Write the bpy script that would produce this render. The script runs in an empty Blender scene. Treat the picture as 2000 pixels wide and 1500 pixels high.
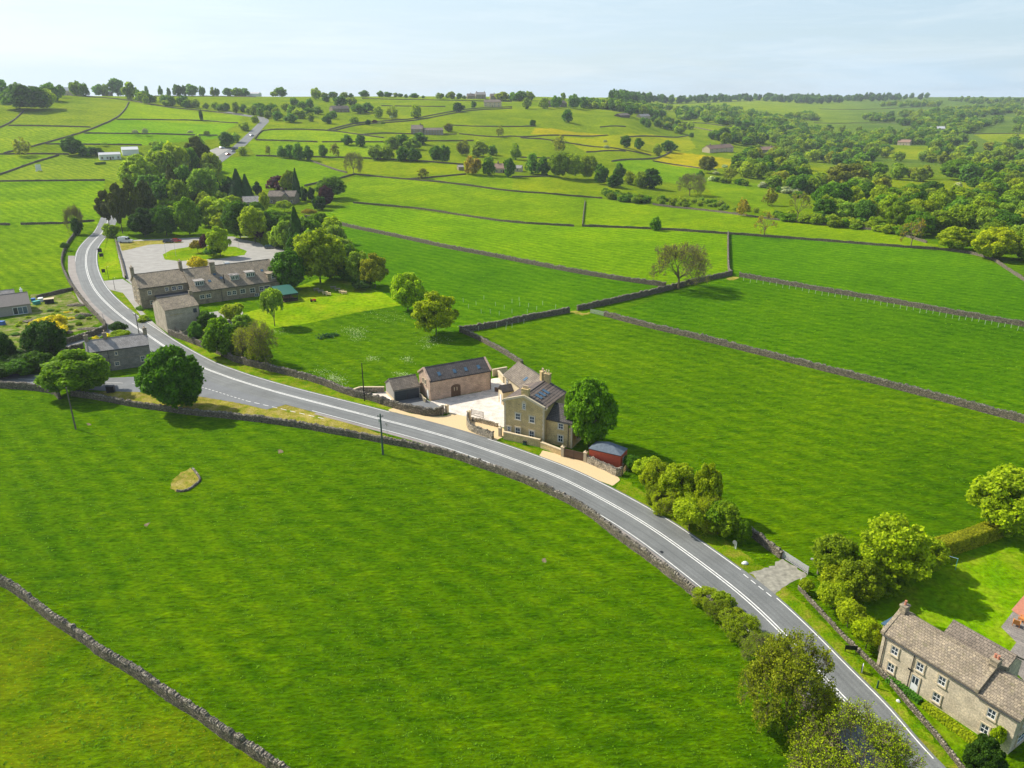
import bpy, math, random
import numpy as np
R = math.radians
# ---------------------------------------------------------------- camera, sky, sun, exposure
H = 57.0; FPX = 1450.0; HZ = 190.0
PITCH = math.atan((750-HZ)/FPX)
scene = bpy.context.scene
cam_d = bpy.data.cameras.new('camera'); cam = bpy.data.objects.new('camera', cam_d)
scene.collection.objects.link(cam); scene.camera = cam
cam.location = (0, 0, H); cam.rotation_euler = (math.pi/2-PITCH, 0, 0)
cam_d.sensor_width = 36; cam_d.lens = 36*FPX/2000; cam_d.clip_start = .5; cam_d.clip_end = 30000
scene.render.resolution_x = 1024; scene.render.resolution_y = 768
SUN_EL = R(43); SUN_DIR = R(-27)           # direction the light travels over the ground
sd = bpy.data.lights.new('sun', 'SUN'); sd.energy = 4.9; sd.angle = R(.55); sd.color = (1, .95, .84)
sun = bpy.data.objects.new('sun', sd); scene.collection.objects.link(sun)
sun.rotation_euler = (R(90)-SUN_EL, 0, SUN_DIR+math.pi/2+math.pi)   # -Z of the lamp points down along the light
from mathutils import Vector
sun.rotation_euler = Vector((math.cos(SUN_DIR)*math.cos(SUN_EL), math.sin(SUN_DIR)*math.cos(SUN_EL), -math.sin(SUN_EL))).to_track_quat('-Z', 'Y').to_euler()
w = bpy.data.worlds.new('World'); scene.world = w; w.use_nodes = True
nt = w.node_tree; bg = nt.nodes['Background']
sky = nt.nodes.new('ShaderNodeTexSky'); sky.sky_type = 'NISHITA'; sky.sun_disc = False
sky.sun_elevation = SUN_EL
tos = SUN_DIR+math.pi                      # azimuth toward the sun, from +X
sky.sun_rotation = math.pi/2-tos
sky.air_density = 1.0; sky.dust_density = 1.2; sky.ozone_density = 2.0
bg.inputs[1].default_value = .13
_tc = nt.nodes.new('ShaderNodeTexCoord'); _sp = nt.nodes.new('ShaderNodeSeparateXYZ'); nt.links.new(_tc.outputs['Generated'], _sp.inputs[0])
def _n(kind, **k):
    n = nt.nodes.new(kind)
    for a, b in k.items(): setattr(n, a, b)
    return n
# thin high veil of cloud, thicker towards the horizon
_mp = _n('ShaderNodeMapping'); _mp.inputs['Scale'].default_value = (1.2, 1.2, 9); nt.links.new(_tc.outputs['Generated'], _mp.inputs[0])
_no = _n('ShaderNodeTexNoise'); _no.inputs['Scale'].default_value = 2.2; _no.inputs['Detail'].default_value = 6; _no.inputs['Roughness'].default_value = .6; nt.links.new(_mp.outputs[0], _no.inputs[0])
_cr = _n('ShaderNodeValToRGB'); _cr.color_ramp.elements[0].position = .42; _cr.color_ramp.elements[0].color = (0, 0, 0, 1); _cr.color_ramp.elements[1].position = .75; _cr.color_ramp.elements[1].color = (.38, .38, .38, 1); nt.links.new(_no.outputs[0], _cr.inputs[0])
_er = _n('ShaderNodeMapRange'); _er.inputs[1].default_value = 0; _er.inputs[2].default_value = .35; _er.inputs[3].default_value = .85; _er.inputs[4].default_value = .12; nt.links.new(_sp.outputs[2], _er.inputs[0])
_ad = _n('ShaderNodeMath', operation='ADD', use_clamp=True); nt.links.new(_cr.outputs[0], _ad.inputs[0]); nt.links.new(_er.outputs[0], _ad.inputs[1])
_xr = _n('ShaderNodeMapRange'); _xr.inputs[1].default_value = -.7; _xr.inputs[2].default_value = .7; nt.links.new(_sp.outputs[0], _xr.inputs[0])
_vc = _n('ShaderNodeMix', data_type='RGBA'); _vc.inputs[6].default_value = (5.3, 6.1, 6.5, 1); _vc.inputs[7].default_value = (3.45, 4.6, 5.55, 1); nt.links.new(_xr.outputs[0], _vc.inputs[0])
_mx = _n('ShaderNodeMix', data_type='RGBA'); nt.links.new(_ad.outputs[0], _mx.inputs[0]); nt.links.new(sky.outputs[0], _mx.inputs[6]); nt.links.new(_vc.outputs[2], _mx.inputs[7])
_m2 = _n('ShaderNodeMapping'); _m2.inputs['Scale'].default_value = (2.2, 2.2, 22); _m2.inputs['Rotation'].default_value = (.08, .05, 0); nt.links.new(_tc.outputs['Generated'], _m2.inputs[0])
_n2 = _n('ShaderNodeTexNoise'); _n2.inputs['Scale'].default_value = 1.7; _n2.inputs['Detail'].default_value = 8; _n2.inputs['Roughness'].default_value = .68; _n2.inputs['Distortion'].default_value = .6; nt.links.new(_m2.outputs[0], _n2.inputs[0])
_c2 = _n('ShaderNodeValToRGB'); _c2.color_ramp.elements[0].position = .46; _c2.color_ramp.elements[0].color = (0, 0, 0, 1); _c2.color_ramp.elements[1].position = .80; _c2.color_ramp.elements[1].color = (.34, .34, .34, 1); nt.links.new(_n2.outputs[0], _c2.inputs[0])
_mw = _n('ShaderNodeMix', data_type='RGBA'); nt.links.new(_c2.outputs[0], _mw.inputs[0]); nt.links.new(_mx.outputs[2], _mw.inputs[6]); _mw.inputs[7].default_value = (6.6, 7.0, 7.2, 1)
nt.links.new(_mw.outputs[2], bg.inputs[0])
scene.view_settings.view_transform = 'Standard'; scene.view_settings.look = 'None'
scene.view_settings.exposure = 0.34; scene.view_settings.gamma = 1
rng = np.random.default_rng(7); random.seed(7)
col = scene.collection
# ---------------------------------------------------------------- terrain height
def sm(t): t = np.clip(t, 0, 1); return t*t*(3-2*t)
XC = [-600, 0, 450, 800, 1050, 1180, 1350, 1650, 2100, 3000]
PR = [ # (distance, height) per picture column
 [(330,0),(430,6),(500,12),(560,18.5),(640,29),(730,42),(810,52),(880,60),(950,63),(1300,60),(6000,20)],
 [(345,0),(430,5),(500,11),(560,18),(640,28),(730,41),(810,51),(880,59),(950,61),(1300,58),(6000,20)],
 [(360,0),(450,4),(560,12),(650,19),(750,29),(850,39),(950,48),(1060,55.5),(1160,58.5),(1500,56),(6000,20)],
 [(370,0),(450,2.5),(560,8.5),(650,15),(750,24),(870,34.5),(1000,44.5),(1130,53),(1260,59),(1500,57),(6000,20)],
 [(370,0),(450,1),(560,6),(650,12),(750,20),(870,31),(1000,42),(1130,51),(1260,58.5),(1500,56),(6000,20)],
 [(370,0),(450,-1),(560,2.5),(650,8),(750,15),(870,25),(1000,35),(1130,45),(1260,52),(1500,54),(1900,57),(6000,20)],
 [(380,0),(450,-3),(560,-3),(650,-1),(750,3),(900,9),(1100,17),(1400,28),(1900,42),(2500,53),(3000,58),(3600,55),(6000,20)],
 [(390,0),(450,-3),(560,-6),(700,-9),(900,-9),(1150,-3),(1400,6),(1800,21),(2300,39),(2800,53),(3100,58.5),(3600,57),(6000,20)],
 [(400,0),(450,-3),(560,-6),(700,-9),(900,-8),(1150,1),(1400,12),(1800,29),(2300,46),(2800,55),(3100,57.5),(3600,57),(6000,20)],
 [(400,0),(450,-3),(560,-6),(700,-9),(900,-8),(1150,1),(1400,12),(1800,29),(2300,46),(2800,55),(3100,57.5),(3600,57),(6000,20)]]
LR = np.linspace(math.log(300), math.log(8000), 260)
def _prof(p):
    d = np.array([0, p[0][0]*.93]+[a for a, b in p]+[9000.]); z = np.array([0, 0.]+[b for a, b in p]+[0.])
    r = np.exp(LR); v = np.interp(r, d, z)
    k = np.exp(-.5*(np.arange(-6, 7)/2.6)**2); k /= k.sum()
    s = np.convolve(np.pad(v, 6, mode='edge'), k, 'valid')
    return np.where(r < 330, np.minimum(v, 0)*0, s)
PT = np.array([_prof(p) for p in PR])
UC = np.array([(x-1000)/1554 for x in XC])
def Z(x, y):
    x = np.asarray(x, float); y = np.asarray(y, float)
    r = np.hypot(x, y); yy = np.where(y > 1, y, 1.0); u = np.clip(x/yy, UC[0], UC[-1])
    i = np.clip(np.searchsorted(UC, u)-1, 0, len(UC)-2); t = sm((u-UC[i])/(UC[i+1]-UC[i]))
    lr = (np.log(np.maximum(y, 1.0))-LR[0])/(LR[1]-LR[0]); j = np.clip(np.floor(lr).astype(int), 0, len(LR)-2); s = np.clip(lr-j, 0, 1)
    a = PT[i, j]*(1-s)+PT[i, j+1]*s; b = PT[i+1, j]*(1-s)+PT[i+1, j+1]*s
    z = a*(1-t)+b*t
    wob = 1.6*np.sin(x*.011+1.3)*np.cos(y*.013)+.9*np.sin(x*.031+y*.017)
    z = z+wob*sm((y-430)/200)*sm((1050-y)/300+.25)*np.where(r < 340, 0, 1)
    return np.where(y < 330, 0., z)
ct, st = math.cos(PITCH), math.sin(PITCH)
TS = np.concatenate([np.linspace(40, 340, 30), np.exp(np.linspace(math.log(345), math.log(4200), 900))])
def G(px, py):
    """ground point under a point of the photograph"""
    u = (px-1000)/FPX; v = (py-750)/FPX
    d = np.array([u, ct-v*st, -st-v*ct])
    if d[2] < 0:
        s = H/-d[2]
        if d[1]*s < 335: return np.array([d[0]*s, d[1]*s, 0.])
    k = TS/d[1]; zz = H+d[2]*k; zt = Z(d[0]*k, TS)
    b = np.nonzero(zz <= zt)[0]
    if len(b) == 0:
        j = int(np.argmin((zz-zt)/TS)); return np.array([d[0]*k[j], TS[j], zt[j]])
    j = b[0]; a0, a1 = (k[j-1], k[j]) if j else (0, k[j])
    for _ in range(14):
        m = (a0+a1)/2
        if H+d[2]*m <= Z(d[0]*m, d[1]*m): a1 = m
        else: a0 = m
    return np.array([d[0]*a1, d[1]*a1, float(Z(d[0]*a1, d[1]*a1))])
def depth(p): return p[1]*ct-(p[2]-H)*st
def height_at(p, topy):
    """height of an upright thing at p whose top is seen at row topy"""
    v = (topy-750)/FPX   # v = -(up)/dep
    # up = y st + dz ct ; dep = y ct - dz st ; up = -v dep
    dz = (-v*p[1]*ct-p[1]*st)/(ct-v*st)
    return dz+H-p[2]
# ---------------------------------------------------------------- tiny node helper
def newmat(name):
    m = bpy.data.materials.new(name); m.use_nodes = True
    return m, m.node_tree, m.node_tree.nodes['Principled BSDF']
def nd(t, kind, **kw):
    n = t.nodes.new(kind)
    for k, v in kw.items():
        if k[0] == 'i' and k[1:].isdigit(): n.inputs[int(k[1:])].default_value = v
        else: setattr(n, k, v)
    return n
def mixc(t, fac, a, b, mode='MIX'):
    n = t.nodes.new('ShaderNodeMix'); n.data_type = 'RGBA'; n.blend_type = mode
    for s, v in ((0, fac), (6, a), (7, b)):
        if isinstance(v, bpy.types.NodeSocket): t.links.new(v, n.inputs[s])
        elif s == 0: n.inputs[0].default_value = v
        else: n.inputs[s].default_value = (*v, 1)
    return n.outputs[2]
def mth(t, op, a, b=0.5, c=None):
    n = t.nodes.new('ShaderNodeMath'); n.operation = op
    for i, v in enumerate((a, b, c)):
        if v is None: continue
        if isinstance(v, bpy.types.NodeSocket): t.links.new(v, n.inputs[i])
        else: n.inputs[i].default_value = v
    return n.outputs[0]
def noise(t, vec, scale, detail=3, rough=.5):
    n = nd(t, 'ShaderNodeTexNoise'); n.inputs['Scale'].default_value = scale; n.inputs['Detail'].default_value = detail
    n.inputs['Roughness'].default_value = rough; t.links.new(vec, n.inputs['Vector']); return n.outputs[0]
def ramp(t, fac, stops):
    n = nd(t, 'ShaderNodeValToRGB'); cr = n.color_ramp
    while len(cr.elements) < len(stops): cr.elements.new(.5)
    for e, (p, c) in zip(cr.elements, stops): e.position = p; e.color = (*c, 1) if len(c) == 3 else c
    t.links.new(fac, n.inputs[0]); return n.outputs[0]
def g3(v): return (v, v, v)
def bump(t, b, h, strength, dist):
    n = nd(t, 'ShaderNodeBump'); n.inputs['Strength'].default_value = strength; n.inputs['Distance'].default_value = dist
    t.links.new(h, n.inputs['Height']); t.links.new(n.outputs[0], b.inputs['Normal'])
def objvec(t, scale=(1, 1, 1)):
    c = nd(t, 'ShaderNodeTexCoord'); m = nd(t, 'ShaderNodeMapping'); m.inputs['Scale'].default_value = scale
    t.links.new(c.outputs['Object'], m.inputs[0]); return m.outputs[0]
MATS = {}
def flat(name, c, rough=.7, metal=0, var=.25, sc=3, spec=.3):
    if name in MATS: return MATS[name]
    m, t, b = newmat(name); v = objvec(t)
    n = noise(t, v, sc, 4); f = ramp(t, n, [(.3, g3(1-var)), (.7, g3(1+var*.5))])
    t.links.new(mixc(t, 1, c, f, 'MULTIPLY'), b.inputs['Base Color'])
    b.inputs['Roughness'].default_value = rough; b.inputs['Metallic'].default_value = metal
    b.inputs['Specular IOR Level'].default_value = spec
    MATS[name] = m; return m
def masonry(name, c1, c2, mortar, rw=.42, rh=.17, msz=.012, roof=False, rough=.85, bs=.5, moss=None):
    """coursed stone or slates laid in the object's own space"""
    if name in MATS: return MATS[name]
    m, t, b = newmat(name); c = nd(t, 'ShaderNodeTexCoord'); s = nd(t, 'ShaderNodeSeparateXYZ'); t.links.new(c.outputs['Object'], s.inputs[0])
    cb = nd(t, 'ShaderNodeCombineXYZ')
    if roof:
        t.links.new(s.outputs[0], cb.inputs[0]); t.links.new(mth(t, 'MULTIPLY', s.outputs[2], 1.7), cb.inputs[1])
    else:
        t.links.new(mth(t, 'ADD', s.outputs[0], s.outputs[1]), cb.inputs[0]); t.links.new(s.outputs[2], cb.inputs[1])
    wv = nd(t, 'ShaderNodeVectorMath', operation='ADD'); nz = nd(t, 'ShaderNodeTexNoise'); nz.inputs['Scale'].default_value = 1.2; t.links.new(c.outputs['Object'], nz.inputs[0])
    sc = nd(t, 'ShaderNodeVectorMath', operation='SCALE'); sc.inputs[3].default_value = .10; t.links.new(nz.outputs[1], sc.inputs[0])
    t.links.new(cb.outputs[0], wv.inputs[0]); t.links.new(sc.outputs[0], wv.inputs[1])
    br = nd(t, 'ShaderNodeTexBrick'); t.links.new(wv.outputs[0], br.inputs['Vector'])
    br.inputs['Color1'].default_value = (*c1, 1); br.inputs['Color2'].default_value = (*c2, 1); br.inputs['Mortar'].default_value = (*mortar, 1)
    br.inputs['Scale'].default_value = 1; br.inputs['Brick Width'].default_value = rw; br.inputs['Row Height'].default_value = rh; br.inputs['Mortar Size'].default_value = msz
    n1 = noise(t, c.outputs['Object'], 6, 4, .6); n2 = noise(t, c.outputs['Object'], .7, 3)
    q = mixc(t, 1, br.outputs[0], ramp(t, n1, [(.3, g3(.62)), (.7, g3(1.2))]), 'MULTIPLY')
    q = mixc(t, 1, q, ramp(t, n2, [(.3, g3(.75)), (.65, g3(1.1))]), 'MULTIPLY')
    if moss:
        n3 = noise(t, c.outputs['Object'], 1.7, 5, .7); q = mixc(t, ramp(t, n3, [(.56, g3(0)), (.72, g3(.8))]), q, moss)
    t.links.new(q, b.inputs['Base Color']); b.inputs['Roughness'].default_value = rough; b.inputs['Specular IOR Level'].default_value = .25
    hh = mth(t, 'ADD', mth(t, 'MULTIPLY', br.outputs[1], -1), mth(t, 'MULTIPLY', n1, .8)); bump(t, b, hh, bs, .04)
    MATS[name] = m; return m
# ---------------------------------------------------------------- mesh helpers
def tag(o, label=None, cat=None, group=None, kind=None):
    if label: o['label'] = label
    if cat: o['category'] = cat
    if group: o['group'] = group
    if kind: o['kind'] = kind
    return o
def link(name, me, parent=None):
    o = bpy.data.objects.new(name, me); col.objects.link(o)
    if parent is not None: o.parent = parent
    return o
def mesh(name, V, F, mat, smooth=False):
    V = np.asarray(V, np.float32); me = bpy.data.meshes.new(name)
    if isinstance(F, np.ndarray):
        k = F.shape[1]; n = len(F)
        me.vertices.add(len(V)); me.vertices.foreach_set('co', V.ravel())
        me.loops.add(n*k); me.loops.foreach_set('vertex_index', F.astype(np.int32).ravel())
        me.polygons.add(n); me.polygons.foreach_set('loop_start', np.arange(0, n*k, k, dtype=np.int32))
        me.update(calc_edges=True)
    else: me.from_pydata(V.tolist(), [], F); me.update()
    if mat: me.materials.append(mat)
    if smooth: me.polygons.foreach_set('use_smooth', [True]*len(me.polygons))
    return me
def empty(name, loc=(0, 0, 0), rz=0):
    o = bpy.data.objects.new(name, None); col.objects.link(o); o.location = loc; o.rotation_euler = (0, 0, rz); o.empty_display_size = .5; return o
class MB:
    def __init__(s): s.v = []; s.f = []
    def poly(s, pts, faces):
        n = len(s.v); s.v += [tuple(map(float, p)) for p in pts]; s.f += [[i+n for i in f] for f in faces]; return s
    def box(s, x0, x1, y0, y1, z0, z1, tx=0, ty=0):
        """box, optionally tapered at the top by tx, ty"""
        return s.poly([(x0, y0, z0), (x1, y0, z0), (x1, y1, z0), (x0, y1, z0), (x0+tx, y0+ty, z1), (x1-tx, y0+ty, z1), (x1-tx, y1-ty, z1), (x0+tx, y1-ty, z1)],
                      [(3, 2, 1, 0), (4, 5, 6, 7), (0, 1, 5, 4), (1, 2, 6, 5), (2, 3, 7, 6), (3, 0, 4, 7)])
    def hexa(s, P): return s.poly(P, [(3, 2, 1, 0), (4, 5, 6, 7), (0, 1, 5, 4), (1, 2, 6, 5), (2, 3, 7, 6), (3, 0, 4, 7)])
    def cyl(s, p, q, r, r2=None, n=8):
        p = Vector(p); q = Vector(q); d = (q-p).normalized(); a = d.orthogonal().normalized(); b = d.cross(a); r2 = r if r2 is None else r2
        P = []
        for c, rr in ((p, r), (q, r2)):
            for k in range(n):
                an = 2*math.pi*k/n; P.append(c+(a*math.cos(an)+b*math.sin(an))*rr)
        return s.poly(P, [(k, (k+1) % n, n+(k+1) % n, n+k) for k in range(n)]+[tuple(range(n-1, -1, -1)), tuple(range(n, 2*n))])
    def prism(s, pts, a0, a1, axis='y'):
        """extrude a polygon given in (u,z) along axis from a0 to a1"""
        n = len(pts); P = []
        for a in (a0, a1):
            for u, z in pts: P.append((u, a, z) if axis == 'y' else (a, u, z) if axis == 'x' else (u, z, a))
        return s.poly(P, [tuple(range(n)), tuple(range(2*n-1, n-1, -1))]+[(k, n+k, n+(k+1) % n, (k+1) % n) for k in range(n)])
    def build(s, name, mat, parent=None, smooth=False):
        me = mesh(name, s.v, s.f, mat, smooth); import bmesh
        bm = bmesh.new(); bm.from_mesh(me); bmesh.ops.recalc_face_normals(bm, faces=bm.faces); bm.to_mesh(me); bm.free()
        return link(name, me, parent)
def inpoly(x, y, P):
    P = np.asarray(P); c = np.zeros(x.shape, bool); n = len(P)
    for i in range(n):
        x0, y0 = P[i][:2]; x1, y1 = P[(i+1) % n][:2]
        if y0 == y1: continue
        m = ((y0 > y) != (y1 > y)) & (x < (x1-x0)*(y-y0)/(y1-y0)+x0); c ^= m
    return c
def resample(P, step):
    P = np.asarray(P, float); d = np.r_[0, np.cumsum(np.hypot(*(P[1:, :2]-P[:-1, :2]).T))]
    n = max(2, int(d[-1]/step)+1); s = np.linspace(0, d[-1], n)
    return np.stack([np.interp(s, d, P[:, k]) for k in range(P.shape[1])], 1)
def smoothline(P, step, it=2):
    P = np.asarray(P, float)
    for _ in range(it):   # Chaikin
        Q = [P[0]]
        for a, b in zip(P[:-1], P[1:]): Q += [a*.75+b*.25, a*.25+b*.75]
        Q.append(P[-1]); P = np.array(Q)
    return resample(P, step)
def normals2(P):
    T = np.gradient(P[:, :2], axis=0); T /= np.maximum(np.hypot(T[:, 0], T[:, 1]), 1e-9)[:, None]; return np.stack([-T[:, 1], T[:, 0]], 1)
# ---------------------------------------------------------------- ground
def ground_mat():
    m, t, b = newmat('grassland'); c = nd(t, 'ShaderNodeTexCoord'); v = c.outputs['Object']
    at = nd(t, 'ShaderNodeAttribute', attribute_name='tint'); fl = nd(t, 'ShaderNodeAttribute', attribute_name='flower')
    mp = nd(t, 'ShaderNodeMapping'); mp.inputs['Scale'].default_value = (.5, 1.35, 1); mp.inputs['Rotation'].default_value = (0, 0, -.2); t.links.new(v, mp.inputs[0])
    big = noise(t, v, .035, 4, .6); mid = noise(t, mp.outputs[0], .50, 6, .66); fine = noise(t, mp.outputs[0], 2.1, 5, .7); far = noise(t, v, .008, 5, .65)
    q = mixc(t, 1, at.outputs[0], ramp(t, big, [(.3, (.78, .84, .8)), (.5, (1, 1, 1)), (.72, (1.32, 1.14, 1.1))]), 'MULTIPLY')
    q = mixc(t, 1, q, ramp(t, mid, [(.32, (.52, .66, .6)), (.5, (1, 1, 1)), (.68, (1.42, 1.22, 1.2))]), 'MULTIPLY')
    q = mixc(t, 1, q, ramp(t, fine, [(.34, g3(.55)), (.5, g3(1)), (.66, g3(1.45))]), 'MULTIPLY')
    q = mixc(t, 1, q, ramp(t, far, [(.35, (.8, .86, .9)), (.6, (1.1, 1.05, 1))]), 'MULTIPLY')
    wv = nd(t, 'ShaderNodeTexWave', bands_direction='DIAGONAL'); wv.inputs['Scale'].default_value = .11; wv.inputs['Distortion'].default_value = 9; wv.inputs['Detail'].default_value = 3; wv.inputs['Detail Scale'].default_value = .25; t.links.new(v, wv.inputs[0])
    q = mixc(t, 1, q, ramp(t, wv.outputs[1], [(.0, (.86, .9, .9)), (.6, (1, 1, 1)), (1, (1.14, 1.07, 1))]), 'MULTIPLY')
    vo = nd(t, 'ShaderNodeTexVoronoi'); vo.inputs['Scale'].default_value = 2.6; t.links.new(v, vo.inputs['Vector'])
    dots = ramp(t, vo.outputs[0], [(.10, g3(1)), (.24, g3(0))]); pn = ramp(t, noise(t, v, .12, 4, .6), [(.42, g3(0)), (.66, g3(1))])
    fm = mth(t, 'MULTIPLY', mth(t, 'MULTIPLY', dots, pn), fl.outputs[2])
    q = mixc(t, fm, q, (.62, .50, .01))
    # soft wash of flowers that are too small to see singly
    q = mixc(t, mth(t, 'MULTIPLY', mth(t, 'MULTIPLY', pn, .33), fl.outputs[2]), q, (.42, .40, .01))
    t.links.new(q, b.inputs['Base Color']); b.inputs['Roughness'].default_value = .8; b.inputs['Specular IOR Level'].default_value = 0
    hh = mth(t, 'ADD', mth(t, 'MULTIPLY', mid, 1.7), mth(t, 'MULTIPLY', fine, 1.0)); bump(t, b, hh, 1.0, 1.1)
    return m
NA, NRr = 760, 620
ang = np.concatenate([np.linspace(-math.pi, -R(46), 60, endpoint=False), np.linspace(-R(46), R(46), NA, endpoint=False), np.linspace(R(46), math.pi, 60)])
rad = np.concatenate([np.linspace(0.5, 45, 24, endpoint=False), np.exp(np.linspace(math.log(45), math.log(4500), NRr))])
AA, RR = np.meshgrid(ang, rad); GX = RR*np.sin(AA); GY = RR*np.cos(AA); GZ = Z(GX, GY)
def c3(s): return np.array([(v/255)**2.2 for v in s])
# field tints: picture polygons -> ground polygons
BASE = (.122, .268, .0001)
tint = np.empty(GX.shape+(3,)); tint[:] = BASE; flo = np.zeros(GX.shape)
def field(pts, c, fl=0):
    c = (c[0]*2.08, c[1]*1.60, c[2]*.15)
    P = np.array([G(*p)[:2] for p in pts]); m = inpoly(GX, GY, P); tint[m] = c; flo[m] = fl
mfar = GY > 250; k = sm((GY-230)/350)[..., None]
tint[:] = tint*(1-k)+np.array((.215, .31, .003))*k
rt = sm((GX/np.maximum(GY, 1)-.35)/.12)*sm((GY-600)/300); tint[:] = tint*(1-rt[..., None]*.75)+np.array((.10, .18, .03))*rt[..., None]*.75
lo = (.10, .225, .008); lo2 = (.085, .22, .008); br2 = (.13, .27, .012)
field([(-300,1000),(-20,1125),(0,1139),(64,1181),(168,1254),(291,1335),(392,1402),(532,1498),(700,1600),(-300,1700)], (.072, .185, .006), .95)
field([(602,426),(695,447),(880,486),(1060,521),(1300,562),(1127,606),(1112,610),(904,649),(850,650),(700,560),(620,520)], (.05, .17, .005))
field([(690,397),(900,421),(1120,442),(1422,457),(1422,530),(1321,563),(1180,543),(880,486),(602,426)], (.10, .25, .010))
field([(695,341),(1000,375),(1155,386),(1142,394),(1137,442),(1000,435),(825,409),(690,397),(640,395)], lo)
field([(1155,386),(1375,411),(1745,455),(1875,491),(1500,463),(1137,443),(1142,394)], (.115, .25, .013), .06)
field([(1424,457),(1625,472),(1875,491),(1958,521),(2050,580),(2050,650),(1850,612),(1444,540),(1429,537)], (.055, .185, .006))
field([(1429,537),(1480,546),(1720,588),(2060,645),(2060,845),(1760,762),(1432,680),(1258,638),(1180,617)], (.052, .17, .005))
field([(692,341),(795,351),(910,341),(1075,345),(1155,350),(1180,386),(1000,375)], (.11, .23, .012), .25)
field([(607,315),(690,341),(910,341),(905,318),(750,311)], (.13, .235, .012), .6)
field([(500,305),(607,315),(675,336),(665,349),(595,364),(500,372),(425,372),(430,310)], (.10, .235, .010))
field([(0,355),(205,353),(190,437),(0,440),(-200,440),(-200,355)], (.10, .24, .008))
field([(-200,440),(140,439),(121,506),(145,566),(163,590),(60,575),(-200,575)], (.095, .225, .008))
field([(-100,375),(60,320),(115,304),(270,306),(250,353),(0,355),(-100,356)], (.125, .235, .10))
field([(60,320),(0,342),(-100,365),(-100,303),(0,302),(115,304)], (.11, .235, .03))
field([(17,246),(177,249),(8,300),(-90,325),(-90,250)], (.115, .23, .06))
field([(17,246),(177,249),(228,234),(252,200),(200,190),(100,215),(42,220)], (.120, .215, .08), .05)
field([(228,234),(465,241),(475,225),(317,209),(252,200)], (.12, .25, .018))
field([(165,261),(425,265),(465,241),(228,234)], (.10, .255, .012))
field([(90,282),(277,284),(430,270),(425,265),(165,261)], (.095, .245, .012))
for pl_ in ([(1725,358),(1900,356),(1915,400),(1740,402)],[(1560,320),(1640,328),(1650,362),(1590,362)],[(1730,283),(1820,285),(1820,312),(1730,310)],[(1900,262),(2060,258),(2060,285),(1930,276)]): field(pl_, (.115, .20, .015))
field([(1275,315),(1312,295),(1500,325),(1462,317),(1425,327),(1370,330)], (.24, .27, .010), .7)
field([(1046,250),(1190,262),(1187,264),(1095,265),(1037,262)], (.2, .24, .025), .5)
field([(1095,268),(1187,266),(1345,265),(1360,290),(1272,302),(1145,297)], (.17, .25, .02), .35)
field([(1195,316),(1270,312),(1370,330),(1372,346),(1330,360),(1250,345)], (.10, .24, .012))
field([(1000,345),(1075,345),(1150,352),(1260,378),(1155,386),(1000,375)], (.12, .225, .012), .35)
field([(1372,346),(1500,361),(1512,420),(1470,405),(1390,380)], (.10, .22, .010))
field([(480,275),(650,278),(751,278),(750,311),(500,305)], (.12, .25, .015))
field([(515,254),(650,256),(750,270),(751,278),(500,274)], (.12, .25, .02))
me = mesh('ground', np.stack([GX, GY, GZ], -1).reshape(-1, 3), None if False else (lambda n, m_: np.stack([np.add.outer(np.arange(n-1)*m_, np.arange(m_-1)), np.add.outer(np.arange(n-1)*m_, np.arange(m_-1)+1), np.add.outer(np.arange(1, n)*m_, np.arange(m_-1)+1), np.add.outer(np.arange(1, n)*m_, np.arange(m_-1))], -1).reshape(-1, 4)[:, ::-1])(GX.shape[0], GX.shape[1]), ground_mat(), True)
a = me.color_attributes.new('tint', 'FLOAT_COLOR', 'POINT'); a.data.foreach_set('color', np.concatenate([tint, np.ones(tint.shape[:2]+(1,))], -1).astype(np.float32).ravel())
a = me.attributes.new('flower', 'FLOAT', 'POINT'); a.data.foreach_set('value', flo.astype(np.float32).ravel())
tag(link('ground', me), kind='structure')
# ---------------------------------------------------------------- roads and paving
def asphalt(name, c, tracks=True, worn=(.30, .29, .27)):
    m, t, b = newmat(name); u = nd(t, 'ShaderNodeUVMap'); s = nd(t, 'ShaderNodeSeparateXYZ'); t.links.new(u.outputs[0], s.inputs[0])
    v = nd(t, 'ShaderNodeTexCoord').outputs['Object']; mp = nd(t, 'ShaderNodeMapping'); mp.inputs['Scale'].default_value = (.03, 2.2, 1); t.links.new(u.outputs[0], mp.inputs[0])
    st_ = noise(t, mp.outputs[0], 1, 4, .6); n1 = noise(t, v, .25, 4, .6); n2 = noise(t, v, 9, 3, .6)
    q = mixc(t, 1, c, ramp(t, n1, [(.3, g3(.85)), (.7, g3(1.12))]), 'MULTIPLY'); q = mixc(t, 1, q, ramp(t, n2, [(.3, g3(.8)), (.7, g3(1.18))]), 'MULTIPLY')
    if tracks:
        q = mixc(t, 1, q, ramp(t, st_, [(.3, g3(.82)), (.7, g3(1.15))]), 'MULTIPLY')
        wv = mth(t, 'ABSOLUTE', mth(t, 'SUBTRACT', mth(t, 'ABSOLUTE', s.outputs[1], 0), 1.75)); q = mixc(t, ramp(t, wv, [(.0, g3(.55)), (.16, g3(0))]), q, tuple(x*.62 for x in c))
    t.links.new(q, b.inputs['Base Color']); b.inputs['Roughness'].default_value = .75; b.inputs['Specular IOR Level'].default_value = .3; bump(t, b, n2, .25, .02)
    return m
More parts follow.
